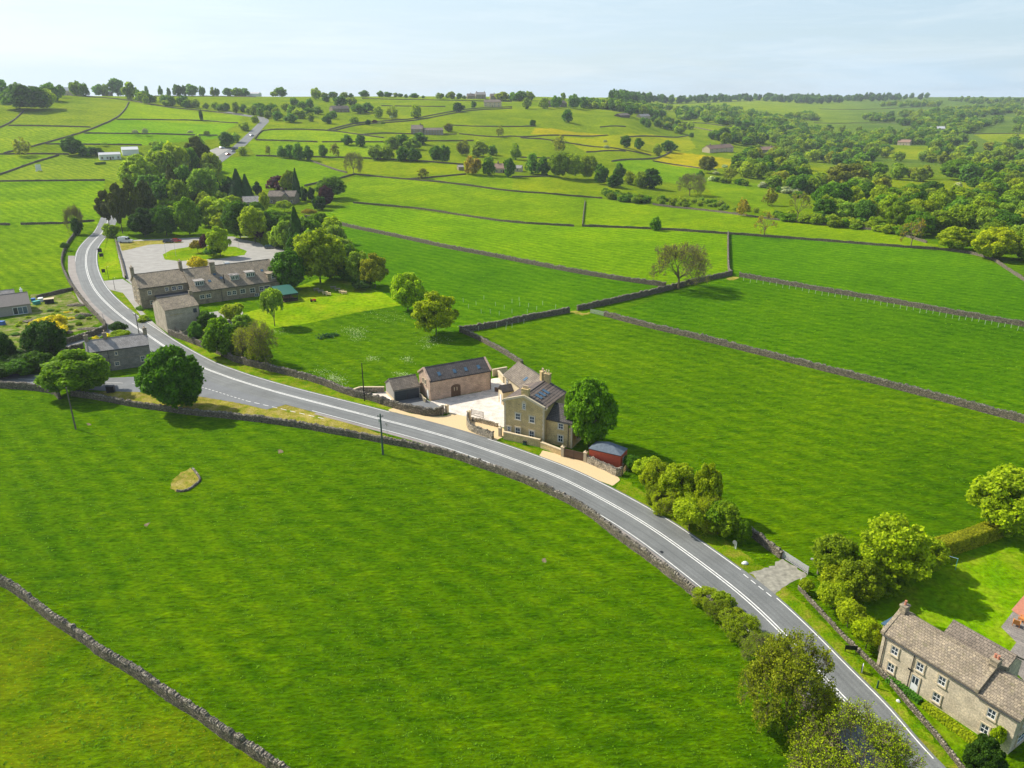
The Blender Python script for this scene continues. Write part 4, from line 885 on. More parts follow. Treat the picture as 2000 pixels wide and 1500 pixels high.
belt([(395,640),(440,650),(500,690),(535,715),(500,718),(440,700)], 9, (3, 6), (5, 8), cb, 'small tree filling the far verge right of the gabled outbuilding', 'small trees on the far verge', ('mid', 'loose'), .5, False)
belt([(1262,925),(1290,960),(1400,1030),(1440,1055),(1400,1050),(1300,1000),(1262,955)], 26, (3, 6), (3.5, 6.5), ['lt', 'lt', 'lt', 'ol'], 'leafy bush in the roadside thicket right of the red shed', 'roadside thicket right of the red shed', ('loose', 'halfbare', 'loose'), .42, False)
belt([(1590,1110),(1700,1120),(1800,1110),(1790,1140),(1720,1170),(1620,1150)], 9, (4, 7), (5, 8), ['lt', 'ol', 'md'], 'bushy tree at the lawn edge behind the pull-in', 'bushy trees at the lawn edge', ('loose',), .5, False)
# the wooded valley on the right
VL = 'broadleaf tree crowded among others in the wooded valley on the right'; VG = 'trees of the wooded valley'
cv = ['dk', 'md', 'ol', 'lt', 'ol', 'gy', 'bg', 'lt', 'ol', 'ol', 'tn', 'md']
belt([(1480,362),(1560,345),(1640,330),(1720,335),(1800,350),(1900,345),(2060,350),(2060,470),(2000,478),(1900,462),(1830,472),(1760,452),(1690,440),(1600,428),(1590,400),(1540,380),(1500,375)], 150, (9, 15), (10, 16), cv, VL, VG, ('mid', 'loose', 'mid', 'mid', 'tall', 'mid'), .62, False)
belt([(1840,472),(1910,470),(2070,475),(2070,530),(2010,520),(1990,500),(1900,490)], 14, (8, 12), (9, 13), cv, 'tree at the near right end of the valley wood', 'near right end of the valley wood', ('mid', 'loose'), .6, False)
belt([(1440,315),(1520,300),(1600,300),(1700,305),(1830,300),(1840,318),(1720,318),(1600,330),(1520,345),(1480,352),(1420,340)], 56, (9, 14), (11, 16), cv, 'tree on the near slope of the valley below the hamlet', 'trees below the hamlet', ('mid', 'mid', 'dense'), .66, False)
belt([(1840,300),(2060,280),(2060,350),(1900,345),(1830,330)], 44, (9, 14), (11, 17), cv, 'tree on the steep right side of the valley', 'trees on the steep right side of the valley', ('mid',), .62, True)
for b_ in [('shrub',1870,372,356,16,'wh','pale flowering hawthorn beside the valley meadow'),('mid',1620,412,352,72,'dk','big dark rounded tree at the front of the valley wood'),('dense',1690,402,355,58,'dk','dark tree right of the big rounded one in the valley'),('dense',1815,392,352,56,'dk','dark spreading tree above the valley meadow'),('mid',1655,372,316,86,'br','broad brown-green tree topping the valley wood'),('dense',1870,352,310,76,'md','broad bright tree above the valley meadow'),('dense',1940,352,315,40,'dk','round dark tree right of the broad bright tree'),('dense',1530,366,322,50,'dk','dark tree above the round meadow edge'),('dense',1565,368,326,40,'dk','dark tree right of its neighbour above the meadow edge')]: tree(*b_)
# hedgerow shrubs
HS = 'low hawthorn of the rough hedge above the round meadow'
belt([(1300,352),(1370,352),(1440,362),(1520,370),(1560,378),(1560,390),(1500,368),(1430,356),(1360,350)], 22, (3, 5), (5, 8), ['dk', 'ol', 'wh', 'md'], HS, 'rough hedge above the round meadow', ('mid',), .6)
belt([(1180,378),(1265,392),(1270,400),(1225,397),(1180,388)], 26, (3, 4.6), (4.5, 6.5), ['md', 'dk', 'ol', 'md'], 'bush of the long dark hedge in the centre', 'long dark hedge in the centre', ('mid',), .5, True)
belt([(1260,392),(1350,390),(1440,405),(1480,415),(1480,424),(1380,409),(1280,399)], 34, (2, 4), (3, 5.5), ['lt', 'ol', 'md', 'gy'], 'low scrub bush on the rough meadow', 'scrub on the rough meadow', ('mid', 'low'), .6, True)
belt([(1500,428),(1520,424),(1600,432),(1700,440),(1750,452),(1810,468),(1750,458),(1680,450),(1560,436)], 34, (3, 6), (5, 8), ['ol', 'lt', 'bg', 'md'], 'bush of the overgrown hedge under the valley wood', 'overgrown hedge under the valley wood', ('mid',), .55, False)
belt([(1368,1172),(1384,1166),(1430,1205),(1480,1255),(1500,1290),(1480,1295),(1440,1250),(1400,1210)], 24, (1.8, 3.2), (2.8, 4.8), ['ol', 'ol', 'tn', 'lt'], 'scruffy shrub growing over the foreground roadside wall', 'shrubs over the foreground wall', ('loose', 'halfbare'), .5, False)
belt([(0,706),(55,716),(85,722),(70,738),(0,738),(-40,738),(-40,706)], 10, (3, 5), (6, 8), ['dd', 'dk', 'dd'], 'dark bush of the hedge bank above the side road', 'hedge bank above the side road', ('mid',), .55, False)
belt([(60,640),(125,636),(128,655),(95,668)], 5, (3, 4), (5.5, 7), ['gd'], 'yellow flowering gorse bush in the rubble garden', 'gorse bushes in the rubble garden', ('shrub',), .5, False)
belt([(268,605),(280,600),(290,630),(280,640),(265,618)], 6, (.8, 1.4), (1.6, 2.8), ['lt', 'bg', 'dk'], 'low ornamental bush in the bed at the inn gable', 'ornamental bushes at the inn gable', ('shrub',), .6, False)
belt([(20,625),(130,600),(190,620),(120,650),(20,668)], 26, (.4, 1.2), (1, 2.6), ['lt', 'go', 'ol', 'bg', 'gd'], 'weedy clump in the rubble garden', 'weedy clumps in the rubble garden', ('shrub',), .6, False)
belt([(168,672),(205,664),(213,660),(205,668)], 4, (1.2, 2), (2, 3), ['lt', 'gd', 'md'], 'small bush behind the chimneys of the grey cottage', 'bushes behind the grey cottage', ('shrub',), .5, False)
# far woods that read as one mass
def wood(name, regs, cols, h=(9, 14), label=None):
    Vs = []; Fs = []; Cs = []; n0 = 0; protos = [np.array([v.co[:] for v in m.vertices]) for m in CR['low']]
    for poly, n in regs:
        P = np.array(poly, float); x0, y0 = P.min(0); x1, y1 = P.max(0); c_ = 0; t_ = 0
        while c_ < n and t_ < 40*n:
            t_ += 1; x = random.uniform(x0, x1); y = random.uniform(y0, y1)
            if not inpoly(np.array([x]), np.array([y]), P)[0] or any(inpoly(np.array([x]), np.array([y]), q)[0] for q in CLEAR): continue
            c_ += 1; g_ = G(x, y); w_ = random.uniform(10, 17); hh = random.uniform(*h); a_ = random.uniform(0, 6.28); V = protos[c_ % 3].reshape(-1, 4, 3); V = V[rng.random(len(V)) < .5].reshape(-1, 3)
            Vs.append(np.stack([V[:, 0]*math.cos(a_)-V[:, 1]*math.sin(a_), V[:, 0]*math.sin(a_)+V[:, 1]*math.cos(a_), V[:, 2]], 1)*np.array([w_, w_, hh])*1.0+g_-[0, 0, .5])
            Fs.append(np.arange(len(V)).reshape(-1, 4)+n0); n0 += len(V); cc = np.array(PAL[random.choice(cols)])*LEAFK*random.uniform(.8, 1.15); Cs.append(np.tile([*cc, 1], (len(V), 1)))
    me = mesh(name, np.concatenate(Vs), np.concatenate(Fs), M_wood); a = me.color_attributes.new('tone', 'FLOAT_COLOR', 'POINT'); a.data.foreach_set('color', np.concatenate(Cs).astype(np.float32).ravel())
    tag(link(name, me), label, 'woodland', kind='stuff')
plant_all()
wd_ = ['md', 'bg', 'ol', 'lt', 'dk', 'md', 'gy']
wood('distant_woodland', [([(1130,206),(1200,208),(1290,214),(1290,232),(1240,222),(1150,212)], 90), ([(1300,216),(1420,212),(1480,226),(1560,240),(1580,262),(1500,262),(1420,244),(1330,234)], 240)], wd_, (9, 13), 'distant wood running down the hillside into the valley')
wood('distant_woodland', [([(1190,198),(1230,192),(1280,194),(1280,202),(1200,204)], 60), ([(1285,200),(1410,194),(1500,192),(1620,193),(1650,200),(1600,204),(1480,198),(1300,203)], 190), ([(1620,196),(1700,191),(1820,190),(1800,195),(1680,199)], 90)], ['dd', 'dk', 'bg'], (12, 20), 'dark conifer wood along the right skyline')
wood('distant_woodland', [([(1480,262),(1560,256),(1660,262),(1740,262),(1850,262),(1900,280),(1840,296),(1720,300),(1600,296),(1520,292)], 300), ([(1750,240),(1830,232),(1960,238),(1900,262),(1800,262)], 130)], wd_, (9, 14), 'mixed wood filling the far side of the valley')
wood('distant_woodland', [([(1530,228),(1600,228),(1600,236),(1530,236)], 34), ([(1690,230),(1745,228),(1742,238),(1690,238)], 26), ([(1755,226),(1890,214),(1990,208),(1990,222),(1890,232),(1790,240)], 190), ([(1720,205),(1840,203),(1840,209),(1725,209)], 60), ([(1990,228),(2060,224),(2060,300),(1960,285)], 60), ([(1850,196),(2060,194),(2060,204),(1900,203)], 70)], wd_, (9, 14), 'scattered copses on the far right hillside')
# ---------------------------------------------------------------- buildings
M_sand = masonry('sandstone_render', (.62, .46, .21), (.55, .41, .20), (.40, .31, .18), .9, .3, .004, bs=.12); M_quoin = flat('dressed_stone', (.56, .47, .32), .8, var=.15)
M_cream = flat('cream_stone', (.62, .50, .32), .8, var=.15); M_barn = masonry('barn_stone', (.70, .48, .34), (.54, .39, .28), (.40, .31, .24), .45, .16, .015)
M_old = masonry('old_gritstone', (.42, .34, .22), (.28, .23, .16), (.20, .17, .13), .5, .2, .015); M_grey = masonry('grey_gritstone', (.36, .33, .27), (.27, .25, .21), (.20, .18, .15), .5, .2, .012)
M_cot = masonry('pale_gritstone', (.72, .60, .42), (.60, .51, .37), (.60, .49, .34), .55, .2, .012); M_rdr = masonry('pale_roughcast', (.54, .46, .33), (.48, .41, .30), (.38, .33, .25), .7, .25, .005, bs=.15)
M_slate = masonry('stone_slates', (.40, .32, .215), (.27, .22, .16), (.14, .115, .085), .30, .26, .018, roof=True, bs=.7, moss=(.15, .14, .06)); M_slate2 = masonry('brown_slates', (.29, .235, .175), (.22, .18, .14), (.07, .06, .05), .4, .32, .02, roof=True)
M_tile = masonry('dark_tiles', (.135, .115, .105), (.105, .092, .088), (.05, .045, .04), .45, .30, .03, roof=True); M_tile2 = masonry('striped_tiles', (.24, .18, .14), (.13, .105, .09), (.06, .05, .05), 2.2, .34, .04, roof=True)
M_gslate = masonry('grey_slates', (.42, .38, .34), (.36, .33, .30), (.14, .13, .12), .35, .28, .015, roof=True); M_dark = flat('dark_slate', (.05, .052, .06), .6, var=.2)
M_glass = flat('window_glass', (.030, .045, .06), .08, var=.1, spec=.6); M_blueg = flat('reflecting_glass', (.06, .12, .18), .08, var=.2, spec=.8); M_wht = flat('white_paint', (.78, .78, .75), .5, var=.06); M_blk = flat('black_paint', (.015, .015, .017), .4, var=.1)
M_oak = flat('brown_boards', (.12, .07, .04), .6, var=.2); M_char = flat('charcoal_boards', (.060, .066, .072), .5, var=.15); M_terra = flat('terracotta', (.50, .20, .12), .8, var=.15); M_buffpot = flat('buff_clay', (.60, .45, .30), .8, var=.1)
M_redp = flat('rust_red_panel', (.50, .085, .040), .6, var=.12); M_timb = flat('weathered_timber', (.30, .25, .19), .85, var=.25, sc=5); M_gutter = flat('dark_gutter', (.04, .04, .04), .4, var=.1); M_greenr = flat('green_canopy', (.025, .12, .09), .5, var=.1); M_cladding = flat('grey_cladding', (.33, .30, .26), .8, var=.12)
class House:
    """local frame: x along the front wall, y into the house, z up"""
    def __init__(s, name, A, angd, label, cat='house', z=0, group=None):
        s.r = empty(name, (A[0], A[1], z), R(angd)); tag(s.r, label, cat, group)
    def walls(s, L, W, e, r, mat, name='wall', x0=0, y0=0, ry=None, gable='x'):
        """body with gables at both ends of x (gable='x') or of y"""
        ry = W/2 if ry is None else ry; b = MB(); z0 = -.3
        if gable == 'x': b.prism([(y0, z0), (y0+W, z0), (y0+W, e), (y0+ry, r), (y0, e)], x0, x0+L, 'x')
        elif gable == 'y': b.prism([(x0, z0), (x0+L, z0), (x0+L, e), (x0+L/2, r), (x0, e)], y0, y0+W, 'y')
        else: b.box(x0, x0+L, y0, y0+W, z0, e)
        return b.build(name, mat, s.r)
    def roof(s, L, W, e, r, mat, x0=0, y0=0, ov=.28, th=.16, gable='x', ry=None, vg=.15):
        ry = W/2 if ry is None else ry; b = MB(); g_ = .03
        if gable == 'x':
            k = (r-e)/ry; k2 = (r-e)/(W-ry); pts = [(y0-ov, e-k*ov+g_), (y0+ry, r+g_), (y0+W+ov, e-k2*ov+g_), (y0+W+ov, e-k2*ov+g_+th), (y0+ry, r+g_+th*1.15), (y0-ov, e-k*ov+g_+th)]
            b.prism(pts, x0-vg, x0+L+vg, 'x')
        else:
            k = (r-e)/(L/2); pts = [(x0-ov, e-k*ov+g_), (x0+L/2, r+g_), (x0+L+ov, e-k*ov+g_), (x0+L+ov, e-k*ov+g_+th), (x0+L/2, r+g_+th*1.15), (x0-ov, e-k*ov+g_+th)]
            b.prism(pts, y0-vg, y0+W+vg, 'y')
        rf = b.build('roof', mat, s.r)
        rd = MB()
        if gable == 'x': rd.prism([(y0+ry-.16, r+g_+th*.9), (y0+ry, r+g_+th*1.15+.12), (y0+ry+.16, r+g_+th*.9)], x0-vg-.01, x0+L+vg+.01, 'x')
        else: rd.prism([(x0+L/2-.16, r+g_+th*.9), (x0+L/2, r+g_+th*1.15+.12), (x0+L/2+.16, r+g_+th*.9)], y0-vg-.01, y0+W+vg+.01, 'y')
        rd.build('ridge_tiles', mat, rf); return rf
    def verge(s, L, W, e, r, mat, x0=0, y0=0, which=(0, 1), ry=None, lift=.2, gable='x'):
        """stone copings along the gable slopes"""
        ry = W/2 if ry is None else ry
        for k in which:
            b = MB(); z1 = lift+.03
            if gable == 'x':
                xa = x0-.22 if k == 0 else x0+L-.16; b.prism([(y0-.15, e-.1), (y0-.15, e+z1+.08), (y0+ry, r+z1+.1), (y0+W+.15, e+z1+.08), (y0+W+.15, e-.1), (y0+ry, r-.05)], xa, xa+.38, 'x')
            else:
                ya = y0-.22 if k == 0 else y0+W-.16; b.prism([(x0-.15, e-.1), (x0-.15, e+z1+.08), (x0+L/2, r+z1+.1), (x0+L+.15, e+z1+.08), (x0+L+.15, e-.1), (x0+L/2, r-.05)], ya, ya+.38, 'y')
            b.build('gable_coping', mat, s.r)
    def gutter(s, L, e, x0=0, y=-.3, z=None): MB().cyl((x0, y-.04, e-.12), (x0+L, y-.04, e-.12), .07, n=6).build('gutter', M_gutter, s.r)
    def pipe(s, x, y, z): MB().cyl((x, y, 0), (x, y, z), .05, n=6).build('drainpipe', M_gutter, s.r)
    def _fr(s, face, off=0):
        """map (u, depth outwards, z) to local xyz for a wall face ('f' y=off, 'b', 'l' x=off, 'r')"""
        return {'f': lambda u, d, z: (u, off-d, z), 'b': lambda u, d, z: (u, off+d, z), 'l': lambda u, d, z: (off-d, u, z), 'r': lambda u, d, z: (off+d, u, z)}[face]
    def _bx(s, b, f, u0, u1, d0, d1, z0, z1):
        b.hexa([f(u0, d0, z0), f(u1, d0, z0), f(u1, d1, z0), f(u0, d1, z0), f(u0, d0, z1), f(u1, d0, z1), f(u1, d1, z1), f(u0, d1, z1)])
    def window(s, face, u, z, w=.9, h=1.25, off=0, bars=(2, 2), sur=M_quoin, fr=M_wht, glass=M_glass, sw=.14, arch=False, name='window'):
        f = s._fr(face, off); o = MB(); d = .09
        for a in ((u-w/2-sw, u-w/2, z-.02, z+h), (u+w/2, u+w/2+sw, z-.02, z+h)): s._bx(o, f, a[0], a[1], -.02, d, a[2], a[3])
        s._bx(o, f, u-w/2-sw-.02, u+w/2+sw+.02, -.02, d+.01, z+h, z+h+sw)
        win = o.build(name, sur, s.r)
        o = MB(); s._bx(o, f, u-w/2-sw-.04, u+w/2+sw+.04, -.02, d+.07, z-.16, z-.025); o.build('sill', sur, win)
        o = MB(); s._bx(o, f, u-w/2, u+w/2, .0, .025, z, z+h); o.build('pane', glass, win)
        o = MB(); t_ = .075
        for a in ((u-w/2, u-w/2+t_, z, z+h), (u+w/2-t_, u+w/2, z, z+h), (u-w/2+t_, u+w/2-t_, z, z+t_), (u-w/2+t_, u+w/2-t_, z+h-t_, z+h)): s._bx(o, f, a[0], a[1], .02, .055, a[2], a[3])
        for i in range(1, bars[0]): x = u-w/2+w*i/bars[0]; s._bx(o, f, x-.025, x+.025, .022, .045, z+t_, z+h-t_)
        for i in range(1, bars[1]): q = z+h*i/bars[1]; s._bx(o, f, u-w/2+t_, u+w/2-t_, .024, .050, q-.03, q+.03)
        o.build('frame', fr, win); return win
    def door(s, face, u, w=.95, h=2.05, off=0, mat=M_wht, sur=M_quoin, z=0, panes=False, handle=True):
        f = s._fr(face, off); o = MB()
        for a in ((u-w/2-.12, u-w/2, z, z+h), (u+w/2, u+w/2+.12, z, z+h), (u-w/2-.12, u+w/2+.12, z+h, z+h+.15)): s._bx(o, f, a[0], a[1], -.02, .08, a[2], a[3])
        o.build('door_surround', sur, s.r); o = MB(); s._bx(o, f, u-w/2, u+w/2, -.01, .04, z, z+h); d = o.build('door', mat, s.r)
        if panes:
            o = MB(); s._bx(o, f, u-w/2+.1, u-.04, .041, .05, z+h*.52, z+h*.93); s._bx(o, f, u+.04, u+w/2-.1, .041, .05, z+h*.52, z+h*.93); o.build('pane', M_glass, d)
        if handle: o = MB(); s._bx(o, f, u+w/2-.14, u+w/2-.09, .041, .08, z+.95, z+1.1); o.build('handle', M_gutter, d)
        return d
    def chimney(s, x, y, z0, z1, w=.7, d=.6, mat=M_old, pots=2, pot=M_buffpot, ph=.5, axis='x'):
        o = MB().box(x-w/2, x+w/2, y-d/2, y+d/2, z0, z1).box(x-w/2-.07, x+w/2+.07, y-d/2-.07, y+d/2+.07, z1+.002, z1+.14).box(x-w/2-.05, x+w/2+.05, y-d/2-.05, y+d/2+.05, z1-.5, z1-.4)
        c = o.build('chimney', mat, s.r)
        for i in range(pots):
            k = (i-(pots-1)/2)*(.85*(w if axis == 'x' else d)/max(pots, 1)); px_, py_ = (x+k, y) if axis == 'x' else (x, y+k)
            MB().cyl((px_, py_, z1+.14), (px_, py_, z1+.14+ph), .13, .10, 8).cyl((px_, py_, z1+.14+ph), (px_, py_, z1+.20+ph), .135, .135, 8).build('chimney_pot', pot, c)
        return c
    def skylight(s, u, t_, w, h, y0, ry, e, r, glass=M_blueg, gable='x', side=-1, x0=0, L=0, lift=.19):
        """roof window; t_ 0..1 up the slope"""
        if gable == 'x':
            k = math.atan2(r-e, ry); yy = y0+ry*t_; zz = e+(r-e)*t_+lift; P = lambda a, b, c: (u+a, yy+b*math.cos(k)-c*math.sin(k), zz+b*math.sin(k)+c*math.cos(k))
        else:
            k = math.atan2(r-e, L/2); xx = x0+L-L/2*t_; zz = e+(r-e)*t_+lift; P = lambda a, b, c: (xx-b*math.cos(k)+c*math.sin(k), u+a, zz+b*math.sin(k)+c*math.cos(k))
            if side < 0: xx = x0+L/2*t_; P = lambda a, b, c: (xx+b*math.cos(k)-c*math.sin(k), u-a, zz+b*math.sin(k)+c*math.cos(k))
        def hx(o, a0, a1, b0, b1, c0, c1): o.hexa([P(a0, b0, c0), P(a1, b0, c0), P(a1, b1, c0), P(a0, b1, c0), P(a0, b0, c1), P(a1, b0, c1), P(a1, b1, c1), P(a0, b1, c1)])
        o = MB(); hx(o, -w/2-.08, w/2+.08, -h/2-.08, h/2+.08, -.08, .05); f = o.build('skylight', M_char, s.r); o = MB(); hx(o, -w/2, w/2, -h/2, h/2, .052, .065); o.build('pane', glass, f); return f
    def block(s, name, x0, x1, y0, y1, z0, z1, mat, tx=0, ty=0): return MB().box(x0, x1, y0, y1, z0, z1, tx, ty).build(name, mat, s.r)
def xy(h, x, y):
    a = h.r.rotation_euler[2]; return (h.r.location[0]+x*math.cos(a)-y*math.sin(a), h.r.location[1]+x*math.sin(a)+y*math.cos(a))
# ---- tall sandstone house
h = House('sandstone_house', (-1.34, 121.75), -29, 'tall sandstone house with three storeys of sash windows on its road-facing gable')
Lm, Wm = 7.9, 8.6
h.walls(Lm, Wm, 6.9, 8.35, M_sand, gable='y'); h.roof(Lm, Wm, 6.9, 8.35, M_tile2, gable='y', ov=.3); h.verge(Lm, Wm, 6.9, 8.35, M_quoin, which=(0,), gable='y')
for x, z, w_, hh in ((2.75, 3.75, .95, 1.2), (5.55, 3.75, .95, 1.2), (2.75, .75, .95, 1.45), (5.55, .75, .95, 1.45), (.95, 1.05, .6, .95)): h.window('f', x, z, w_, hh, sw=.2)
w_ = h.window('f', 3.95, 6.0, .55, 1.1, sw=.16, bars=(2, 3)); MB().prism([(3.6, 7.26), (4.3, 7.26), (4.22, 7.46), (3.95, 7.56), (3.68, 7.46)], -.11, .02, 'y').build('arched_head', M_quoin, w_)
for x in (-.06, Lm-.34):
    b = MB()
    for k in range(17): q = k*.4; b.box(x, x+(.40 if k % 2 else .30) if x < 1 else x+.40, -.055, .30, q, q+.37) if x < 1 else b.box(x+(0 if k % 2 else .1), x+.40, -.055, .30, q, q+.37)
    b.build('quoins', M_quoin, h.r)
h.block('kneeler', -.45, .25, -.12, .5, 6.62, 6.95, M_quoin); h.block('kneeler', Lm-.25, Lm+.45, -.12, .5, 6.62, 6.95, M_quoin)
h.chimney(3.95, .55, 8.0, 9.55, 1.35, .75, M_sand, 4, M_buffpot, .5)
h.chimney(4.3, Wm-.2, 7.6, 9.9, 1.1, .8, M_sand, 2, M_buffpot, .6)
for k in range(3): h.skylight(2.2+k*1.35, .56, .7, 1.35, 0, 0, 6.9, 8.35, gable='y', L=Lm, side=1, lift=.22)
for k, (y, z) in enumerate(((2.2, 4), (5, 4), (2.2, 1.2), (5, 1.2))): h.window('l', y, z, .85, 1.2)
# lower front block on the right, set back
h.walls(4.9, 6.2, 4.7, 6.3, M_sand, 'wall', x0=Lm+.01, y0=1.05, gable='x'); h.roof(4.9, 6.2, 4.7, 6.3, M_tile, x0=Lm+.16, y0=1.05, ov=.2)
for z, hh in ((3.25, 1.05), (.8, 1.25)): h.window('f', Lm+2.75, z, .95, hh, off=1.05, sw=.18)
h.window('r', 3.4, 1.0, .7, 1.2, off=Lm+4.91, glass=M_blueg); h.pipe(Lm+4.2, .98, 4.6); h.gutter(4.9, 4.7, Lm, .8)
b = MB()
for k in range(11): b.box(Lm+4.62+(0 if k % 2 else .08), Lm+4.97, 1.0, 1.3, k*.4, k*.4+.37)
b.build('quoins', M_quoin, h.r)
# porch on the courtyard side, facing left
h.gutter(0.1, 6.9, 3, -.2)
# ---- rear wing, turned towards the barn
h2 = House('rear_wing', (9.6, 131.6), 115, 'low stone wing with a broad tiled roof behind the tall sandstone house', 'house extension')
h2.walls(13.0, 6.2, 4.7, 6.75, M_cream); h2.roof(13.0, 6.2, 4.7, 6.75, M_slate2); h2.skylight(7.5, .5, .7, 1.1, 0, 0, 4.7, 6.75) if False else None
# local +y of this wing points to the left-front courtyard
for x, z in ((7.2, .9), (11.6, 3.0), (5.4, .9)): h2.window('b', x, z, .8, 1.2, off=6.2)
h2.block('porch_wall', 8.7, 10.9, 6.21, 8.5, -.2, 2.7, M_cream); MB().prism([(8.5, 2.65), (9.8, 3.7), (11.1, 2.65), (11.1, 2.82), (9.8, 3.9), (8.5, 2.82)], 6.25, 8.7, 'y').build('porch_roof', M_tile, h2.r); h2.door('b', 9.8, .9, 2.0, off=8.5)
h2.door('b', 12.3, .9, 2.0, off=6.2, mat=M_oak)
P_ = MB(); k_ = math.atan2(2.05, 3.1)
def sk2(u, t_):
    yy = 6.2-3.1*t_; zz = 4.7+2.05*t_+.2; f = lambda a, b, c: (u+a, yy-b*math.cos(k_)+c*math.sin(k_), zz+b*math.sin(k_)+c*math.cos(k_))
    def hx(a0, a1, b0, b1, c0, c1): return MB().hexa([f(a0, b0, c0), f(a1, b0, c0), f(a1, b1, c0), f(a0, b1, c0), f(a0, b0, c1), f(a1, b0, c1), f(a1, b1, c1), f(a0, b1, c1)])
    s_ = hx(-.45, .45, -.55, .55, -.1, .05).build('skylight', M_char, h2.r); hx(-.36, .36, -.46, .46, .052, .065).build('pane', M_blueg, s_)
sk2(6.2, .45)
h2.chimney(2.2, 3.1, 6.4, 8.4, .8, .9, M_sand, 2, M_buffpot, .5)
# ---- barn
h = House('stone_barn', (-16.4, 138.1), 28, 'long pinkish stone barn with arched double doors facing the courtyard', 'barn')
h.walls(13.6, 5.9, 4.2, 6.0, M_barn); h.roof(13.6, 5.9, 4.2, 6.0, M_tile, ov=.2, vg=-.06); h.verge(13.6, 5.9, 4.2, 6.0, M_barn); h.gutter(13.6, 4.2, 0, -.2); h.pipe(13.45, -.08, 4.1)
d_ = MB().prism([(4.55, 0), (6.65, 0), (6.65, 2.15), (6.4, 2.42), (6.0, 2.58), (5.6, 2.62), (5.2, 2.58), (4.8, 2.42), (4.55, 2.15)], -.05, .02, 'y').build('barn_door', M_oak, h.r)
for x in (5.25, 5.85): MB().box(x-.06, x+.06, -.075, -.052, 1.25, 2.0).build('slit_pane', M_cream, d_)
b = MB(); 
for k in range(9): a0 = math.pi*k/9; a1 = math.pi*(k+1)/9-.02; f = lambda a, r_, s_=1: (5.6+r_*1.06*math.cos(a), 2.12+r_*.5*math.sin(a)); b.prism([f(a0, 1), f(a1, 1), f(a1, 1.28), f(a0, 1.28)], -.04, .02, 'y')
b.build('door_arch', M_barn, h.r)
for x, z in ((2.1, 1.4), (9.9, 1.7), (10.9, 1.7), (11.9, 1.7), (8.3, 3.2), (10.6, 3.2), (1.9, 3.3)): MB().box(x-.06, x+.06, -.012, .02, z, z+.6).build('vent_slit', M_cream, h.r)
for x in (2.5, 5.9, 8.4, 11.3): h.skylight(x, .36, .62, .95, 0, 2.95, 4.2, 6.0)
for y in (2.3, 3.5): h.window('l', y, 2.9, .42, .9, bars=(1, 1), fr=M_char)
h.door('l', 1.2, .9, 2.0, mat=M_wht); MB().box(-.05, .02, .02, .45, 3.2, 4.0).build('vent_slit', M_char, h.r) if False else None
# ---- garage
h = House('garage', (-23.6, 137.7), 27.5, 'small garage with two charcoal doors left of the stone barn', 'garage')
h.walls(5.5, 5.1, 2.35, 3.85, M_cladding); h.roof(5.5, 5.1, 2.35, 3.85, M_slate2, ov=.15); h.block('plinth', -.05, 5.55, -.04, 5.14, -.2, .5, M_barn) if False else None
MB().box(-.06, -.005, -.02, 5.12, -.2, .55).build('plinth', M_cream, h.r)
for x in (1.42, 4.08):
    d_ = h.block('garage_door', x-1.22, x+1.22, -.05, .02, .02, 2.12, M_char); b = MB()
    for k in range(5): b.box(x-1.2, x+1.2, -.062, -.051, .2+k*.4, .24+k*.4)
    b.build('door_ribs', M_blk, d_)
h.block('post', 2.68, 2.82, -.06, .02, 0, 2.15, M_blk)
# ---- long inn
h = House('roadside_inn', (-106.6, 207.6), 35, 'long stone inn with dormers between the car park and the main road', 'inn')
h.walls(13.2, 12, 6.0, 8.8, M_old, ry=6); h.roof(13.2, 12, 6.0, 8.8, M_slate, ry=6, vg=-.05); h.verge(13.2, 12, 6.0, 8.8, M_old, which=(0,))
h.chimney(-.1, 6, 8.2, 11, .9, 1.3, M_old, 2, M_buffpot, .5, 'y'); h.chimney(13.1, 6, 8.2, 11.2, .9, 1.2, M_old, 2, M_buffpot, .5, 'y')
for y, z in ((2.6, 3.6), (2.6, 1), (8.5, 3.7), (8.6, 1)): h.window('l', y, z, .8, 1.15)
for x, z, w_ in ((2.6, 3.9, .9), (7.3, 4.3, .9), (9.3, 4.3, 1.2), (11.0, 4.3, 1.2), (2.8, 1.0, .9)): h.window('f', x, z, w_, 1.1)
h.block('flat_roofed_lean_to', 4.0, 15.5, -3.2, -.01, -.2, 3.3, M_old); h.block('lean_to_roof', 3.8, 15.7, -3.4, -.02, 3.302, 3.5, M_dark); h.gutter(13.2, 6.0, 0, -.28)
h.gr = 0
